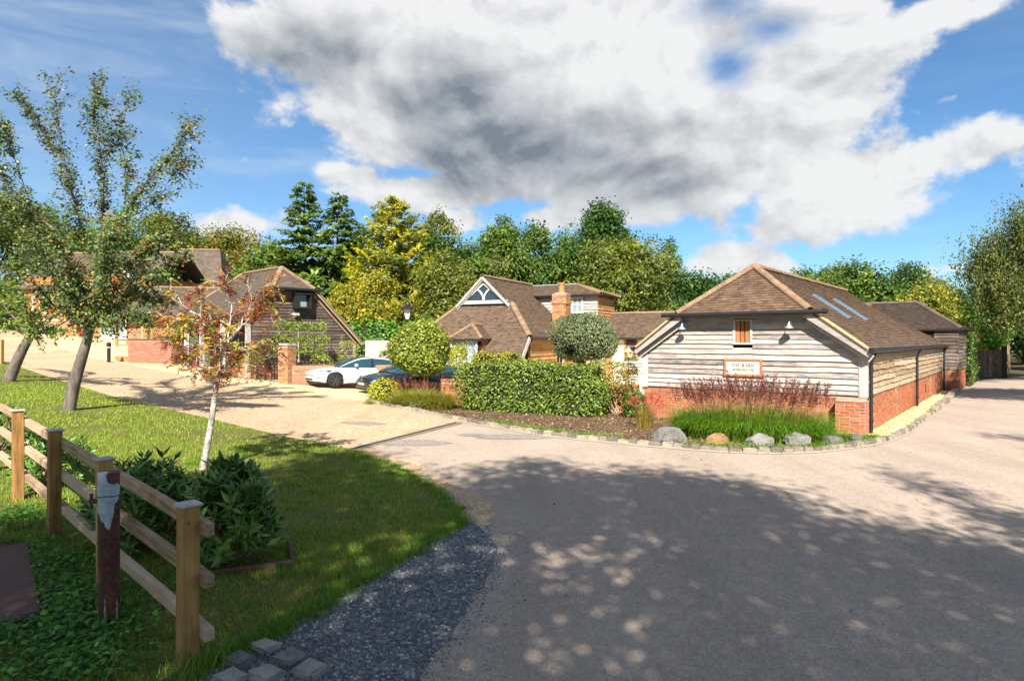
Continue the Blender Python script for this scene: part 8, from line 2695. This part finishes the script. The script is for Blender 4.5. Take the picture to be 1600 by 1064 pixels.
def field(x, y):
    return (np.sin(x * 1.3 + 0.4 * y) + np.sin(y * 1.7 - 0.6 * x + 1.0) + np.sin(x * 3.1 + 2.0) * np.sin(y * 2.7 + 0.5) + 0.6 * np.sin(5.3 * x + 1.1 * y) * np.sin(4.9 * y)) / 3.0


def on_sheet(x, y):
    u = (x + 3.82) * -0.63 + (y - 5.2) * 0.77; v = (x + 3.82) * -0.77 + (y - 5.2) * -0.63
    return (u > -0.02) & (u < 2.4) & (v > -0.02) & (v < 1.95)


def lawn_patch(x0, x1, y0, y1, dens, hmin, hmax, wd, seed, bare=0.35):
    rng = np.random.default_rng(seed)
    n = int((x1 - x0) * (y1 - y0) * dens)
    x = rng.uniform(x0, x1, n); y = rng.uniform(y0, y1, n)
    px_ = x / np.maximum(y, 0.3)
    ok = inside_np(LPn, x, y) & (y > 2.5) & (px_ > -0.9)
    f = field(x, y) + rng.normal(0, 0.25, n)
    ok &= (f > -bare + 0.05) | (rng.random(n) < 0.16)
    ok &= ~on_sheet(x, y)
    x, y, f = x[ok], y[ok], f[ok]; n = len(x)
    z = gz(x, y) + 0.008
    h = rng.uniform(hmin, hmax, n) * (1 + 0.25 * np.clip(f, -1, 1))
    a = rng.uniform(0, 6.28, n); lean = rng.uniform(0.2, 1.1, n) * h
    wv = wd * rng.uniform(0.7, 1.3, n)
    b = np.column_stack([x, y, z]); sd = np.column_stack([np.sin(a), -np.cos(a), np.zeros(n)]) * wv[:, None] * 0.5
    tip = b + np.column_stack([np.cos(a) * lean, np.sin(a) * lean, h])
    V = np.stack([b - sd, b + sd, tip], 1).reshape(-1, 3)
    F = np.arange(n * 3).reshape(-1, 3)
    pal = np.array([(0.205, 0.285, 0.03), (0.26, 0.335, 0.036), (0.16, 0.24, 0.026), (0.32, 0.32, 0.05), (0.36, 0.28, 0.11)])
    pr = np.column_stack([np.full(n, 3.0), np.full(n, 2.5), np.full(n, 2.2), np.clip(1.2 - f * 1.6, 0.2, 3.5), np.clip(0.6 - f * 1.8, 0.03, 3.0)])
    pr /= pr.sum(1, keepdims=True)
    ci = (rng.random(n)[:, None] > np.cumsum(pr, 1)).sum(1).clip(0, 4)
    col = pal[ci] * np.exp(rng.normal(0, 0.2, (n, 1)))
    return V, F, col


blocks = [lawn_patch(-7.5, -0.4, 2.8, 8.0, 2600, 0.025, 0.065, 0.006, 1), lawn_patch(-9.5, -0.4, 8.0, 13.5, 1150, 0.025, 0.06, 0.009, 2),
          lawn_patch(-16, -3.0, 13.5, 21, 420, 0.03, 0.06, 0.014, 3), lawn_patch(-24, -9.5, 8, 28, 180, 0.03, 0.06, 0.018, 4)]
off = 0; Vs, Fs, Cs = [], [], []
for V, F, c in blocks:
    Vs.append(V); Fs.append(F + off); Cs.append(c); off += len(V)
foliage('lawn_grass', None, np.vstack(Vs), np.vstack(Fs), np.vstack(Cs), BLADE, 'stuff')


def tall_grass(pts, n, h, spreadr, seed, pal, wd=0.006):
    rng = np.random.default_rng(seed)
    P = np.array(pts, float); i = rng.integers(0, len(P), n)
    xy = P[i, :2] + rng.normal(0, 1, (n, 2)) * P[i, 2:3]
    ok = ~on_sheet(xy[:, 0], xy[:, 1]); xy = xy[ok]; i = i[ok]; n = len(xy)
    a = rng.uniform(0, 6.28, n)
    roots = np.column_stack([xy, gz(xy[:, 0], xy[:, 1])])
    hh = h * rng.uniform(0.4, 1.1, n) * P[i, 3]
    return blades(rng, roots, np.column_stack([np.cos(a), np.sin(a)]), hh, hh * rng.uniform(0.2, 0.9, n), np.full(n, wd), hh * rng.uniform(0, 0.5, n), pal, None, 3)


TG = [(0.10, 0.225, 0.02), (0.14, 0.27, 0.026), (0.075, 0.17, 0.018), (0.19, 0.27, 0.04)]
pts = [(-3.3, 4.5, 0.45, 1.0), (-2.9, 4.2, 0.35, 1.1), (-2.45, 4.35, 0.22, 1.2), (-3.9, 4.6, 0.5, 1.0), (-4.6, 6.2, 0.35, 0.8), (-6.0, 7.5, 0.5, 1.0), (-6.8, 8.3, 0.4, 0.9), (-2.2, 4.55, 0.12, 1.5), (-3.2, 5.1, 0.2, 0.9), (-3.7, 5.9, 0.2, 1.0), (-5.2, 7.2, 0.2, 1.0), (-5.6, 8.4, 0.4, 0.7), (-2.75, 3.7, 0.4, 1.1)]
pts += [(x - 0.05, y, 0.07, 0.5) for x, y in LAWN_E[i_d:] if 4.4 < y < 13.4] * 2
for k_ in range(150):
    xx, yy = rng.uniform(-6, -1), rng.uniform(5, 13)
    if inside_np(LPn, np.array([xx]), np.array([yy]))[0]: pts.append((xx, yy, 0.05, rng.uniform(0.35, 0.65)))
V, F, c = tall_grass(pts, 24000, 0.17, 0, 720, TG)
foliage('rough_grass', None, V, F, c, BLADE, 'stuff')
pts = [(x, y, 0.12, 1.0) for x, y in [(kerb_at(s)[0] + np.array([-kerb_at(s)[1][1], kerb_at(s)[1][0]]) * 0.3) for s in np.concatenate([np.linspace(7.2, 11.5, 14), np.linspace(13.4, 18.8, 16)])]]
V, F, c = tall_grass(pts, 6500, 0.20, 0, 721, [(0.11, 0.21, 0.016), (0.15, 0.25, 0.02), (0.08, 0.16, 0.014)], 0.012)
foliage('bed_grass', None, V, F, c, BLADE, 'stuff')
# creeping weeds beside the fence
rng = np.random.default_rng(730)
n = 7000
cen = np.array([(-4.2, 5.7), (-3.6, 5.5), (-4.6, 6.3), (-3.9, 5.1), (-5.2, 6.6), (-3.3, 4.9), (-4.3, 4.7), (-3.1, 4.5), (-5.9, 7.8)])
i = rng.integers(0, len(cen), n); xy = cen[i] + rng.normal(0, 0.26, (n, 2))
ok = ~((np.abs((xy[:, 0] + 3.82) * -0.63 + (xy[:, 1] - 5.2) * 0.77 - 1.17) < 1.2) & ((xy[:, 0] + 3.82) * -0.77 + (xy[:, 1] - 5.2) * -0.63 > 0.02))
xy = xy[ok]; n = len(xy)
C = np.column_stack([xy, gz(xy[:, 0], xy[:, 1]) + 0.02 + np.abs(rng.normal(0, 0.06, n))])
V, F = leaf_quads(C, np.tile([0, 0, 1.0], (n, 1)), rng.uniform(0.03, 0.065, n), 0.75, rng, None, 0.35)
foliage('ground_weeds', None, V, F, pick_cols(rng, n, [(0.06, 0.165, 0.025), (0.085, 0.21, 0.03), (0.04, 0.115, 0.02)]), LEAF, 'stuff')

# ------------------------------------------------------------------ loose stones, bark and fallen leaves
def stones(name, poly, n, smin, smax, seed, mat, zoff=0.004, sel=None):
    rng = np.random.default_rng(seed)
    P = np.array(poly)
    x = rng.uniform(P[:, 0].min(), P[:, 0].max(), n * 4); y = rng.uniform(max(P[:, 1].min(), 2.6), P[:, 1].max(), n * 4)
    ok = inside_np(P, x, y)
    x, y = x[ok][:n], y[ok][:n]; n = len(x)
    base = np.array([(1, 0, 0), (0.3, 0.95, 0), (-0.8, 0.6, 0), (-0.8, -0.6, 0), (0.3, -0.95, 0), (0.15, 0.1, 0.75), (-0.2, -0.1, 0.7)])
    f = np.array([[0, 1, 5], [1, 2, 5], [2, 6, 5], [2, 3, 6], [3, 4, 6], [4, 5, 6], [4, 0, 5]])
    s = rng.uniform(smin, smax, n) * rng.choice([0.6, 1.0, 1.25], n)
    a = rng.uniform(0, 6.28, n)
    B = base[None] * (1 + rng.normal(0, 0.22, (n, 7, 3)))
    ca, sa = np.cos(a)[:, None], np.sin(a)[:, None]
    bx_ = B[..., 0] * ca - B[..., 1] * sa; by_ = B[..., 0] * sa + B[..., 1] * ca
    V = np.stack([x[:, None] + bx_ * s[:, None], y[:, None] + by_ * s[:, None], gz(x, y)[:, None] + zoff + B[..., 2] * s[:, None]], -1).reshape(-1, 3)
    F = (f[None] + (np.arange(n) * 7)[:, None, None]).reshape(-1, 3)
    o = mobj(name, mesh_np(name, V, F, mat, tint=np.repeat(rng.random(n), 7)))
    return tag(o, kind='stuff')


GP = [*LAWN_E[i_g:][::-1], *GRAV_E]
stones('loose_gravel', GP, 15000, 0.008, 0.019, 741, STONES)
edge_poly = [(x - 0.02, y) for x, y in GRAV_E] + [(x + 0.13, y) for x, y in GRAV_E[::-1]]
stones('loose_gravel', edge_poly, 1500, 0.005, 0.013, 742, STONES, 0.0)
edge_poly = [(x - 0.02, y) for x, y in GRAV_E] + [(x + 0.5, y) for x, y in GRAV_E[::-1]]
stones('loose_gravel', edge_poly, 700, 0.004, 0.010, 744, STONES, 0.0)
edge_poly = [(x - 0.22, y) for x, y in LAWN_E[i_g:]] + [(x + 0.05, y) for x, y in LAWN_E[i_g:][::-1]]
stones('loose_gravel', edge_poly, 700, 0.006, 0.014, 745, STONES, 0.012)
rng = np.random.default_rng(750)
bp_ = np.array([*[(x, y) for x, y in KERB[:i_c + 1]], *bed_back])
n = 22000
x = rng.uniform(-5.2, 9, n); y = rng.uniform(13.4, 24, n)
ok = inside_np(bp_, x, y); x, y = x[ok], y[ok]; n = len(x)
V, F = leaf_quads(np.column_stack([x, y, gz(x, y) + 0.045 + np.abs(rng.normal(0, 0.012, n))]), np.tile([0, 0, 1.0], (n, 1)), rng.uniform(0.03, 0.085, n), 0.5, rng, None, 0.35)
foliage('bark_chips', None, V, F, pick_cols(rng, n, [(0.18, 0.105, 0.06), (0.09, 0.05, 0.032), (0.30, 0.21, 0.11), (0.42, 0.32, 0.17), (0.05, 0.035, 0.025)], [3, 3, 2.4, 2.0, 2]), BLADE, 'stuff')
n = 130
x = np.concatenate([rng.uniform(-0.5, 9, 70), rng.uniform(-4, -0.8, 60)]); y = np.concatenate([rng.uniform(4, 13.5, 70), rng.uniform(5, 12, 60)])
V, F = leaf_quads(np.column_stack([x, y, gz(x, y) + 0.018]), np.tile([0, 0, 1.0], (n, 1)), rng.uniform(0.02, 0.055, n), 0.6, rng, None, 0.25)
foliage('fallen_leaves', None, V, F, pick_cols(rng, n, [(0.30, 0.17, 0.07), (0.16, 0.08, 0.04), (0.06, 0.04, 0.03), (0.38, 0.27, 0.12)]), BLADE, 'stuff')
# shingle along the barn
SHP = [*KERB[i_c:], (20.1, 29.95), (8.75, 15.85)]


def shingle_mat():
    m, T, bs, _ = newmat('shingle_stone')
    at = T.new('ShaderNodeAttribute', attribute_name='tint').outputs['Fac']
    T.put(bs.inputs['Base Color'], ramp_cols(T, at, [(0.0, (0.36, 0.24, 0.09)), (0.5, (0.60, 0.46, 0.20)), (1.0, (0.78, 0.66, 0.42))]))
    bs.inputs['Roughness'].default_value = 0.85
    return m


stones('loose_shingle', SHP, 7000, 0.015, 0.035, 743, shingle_mat(), 0.03)
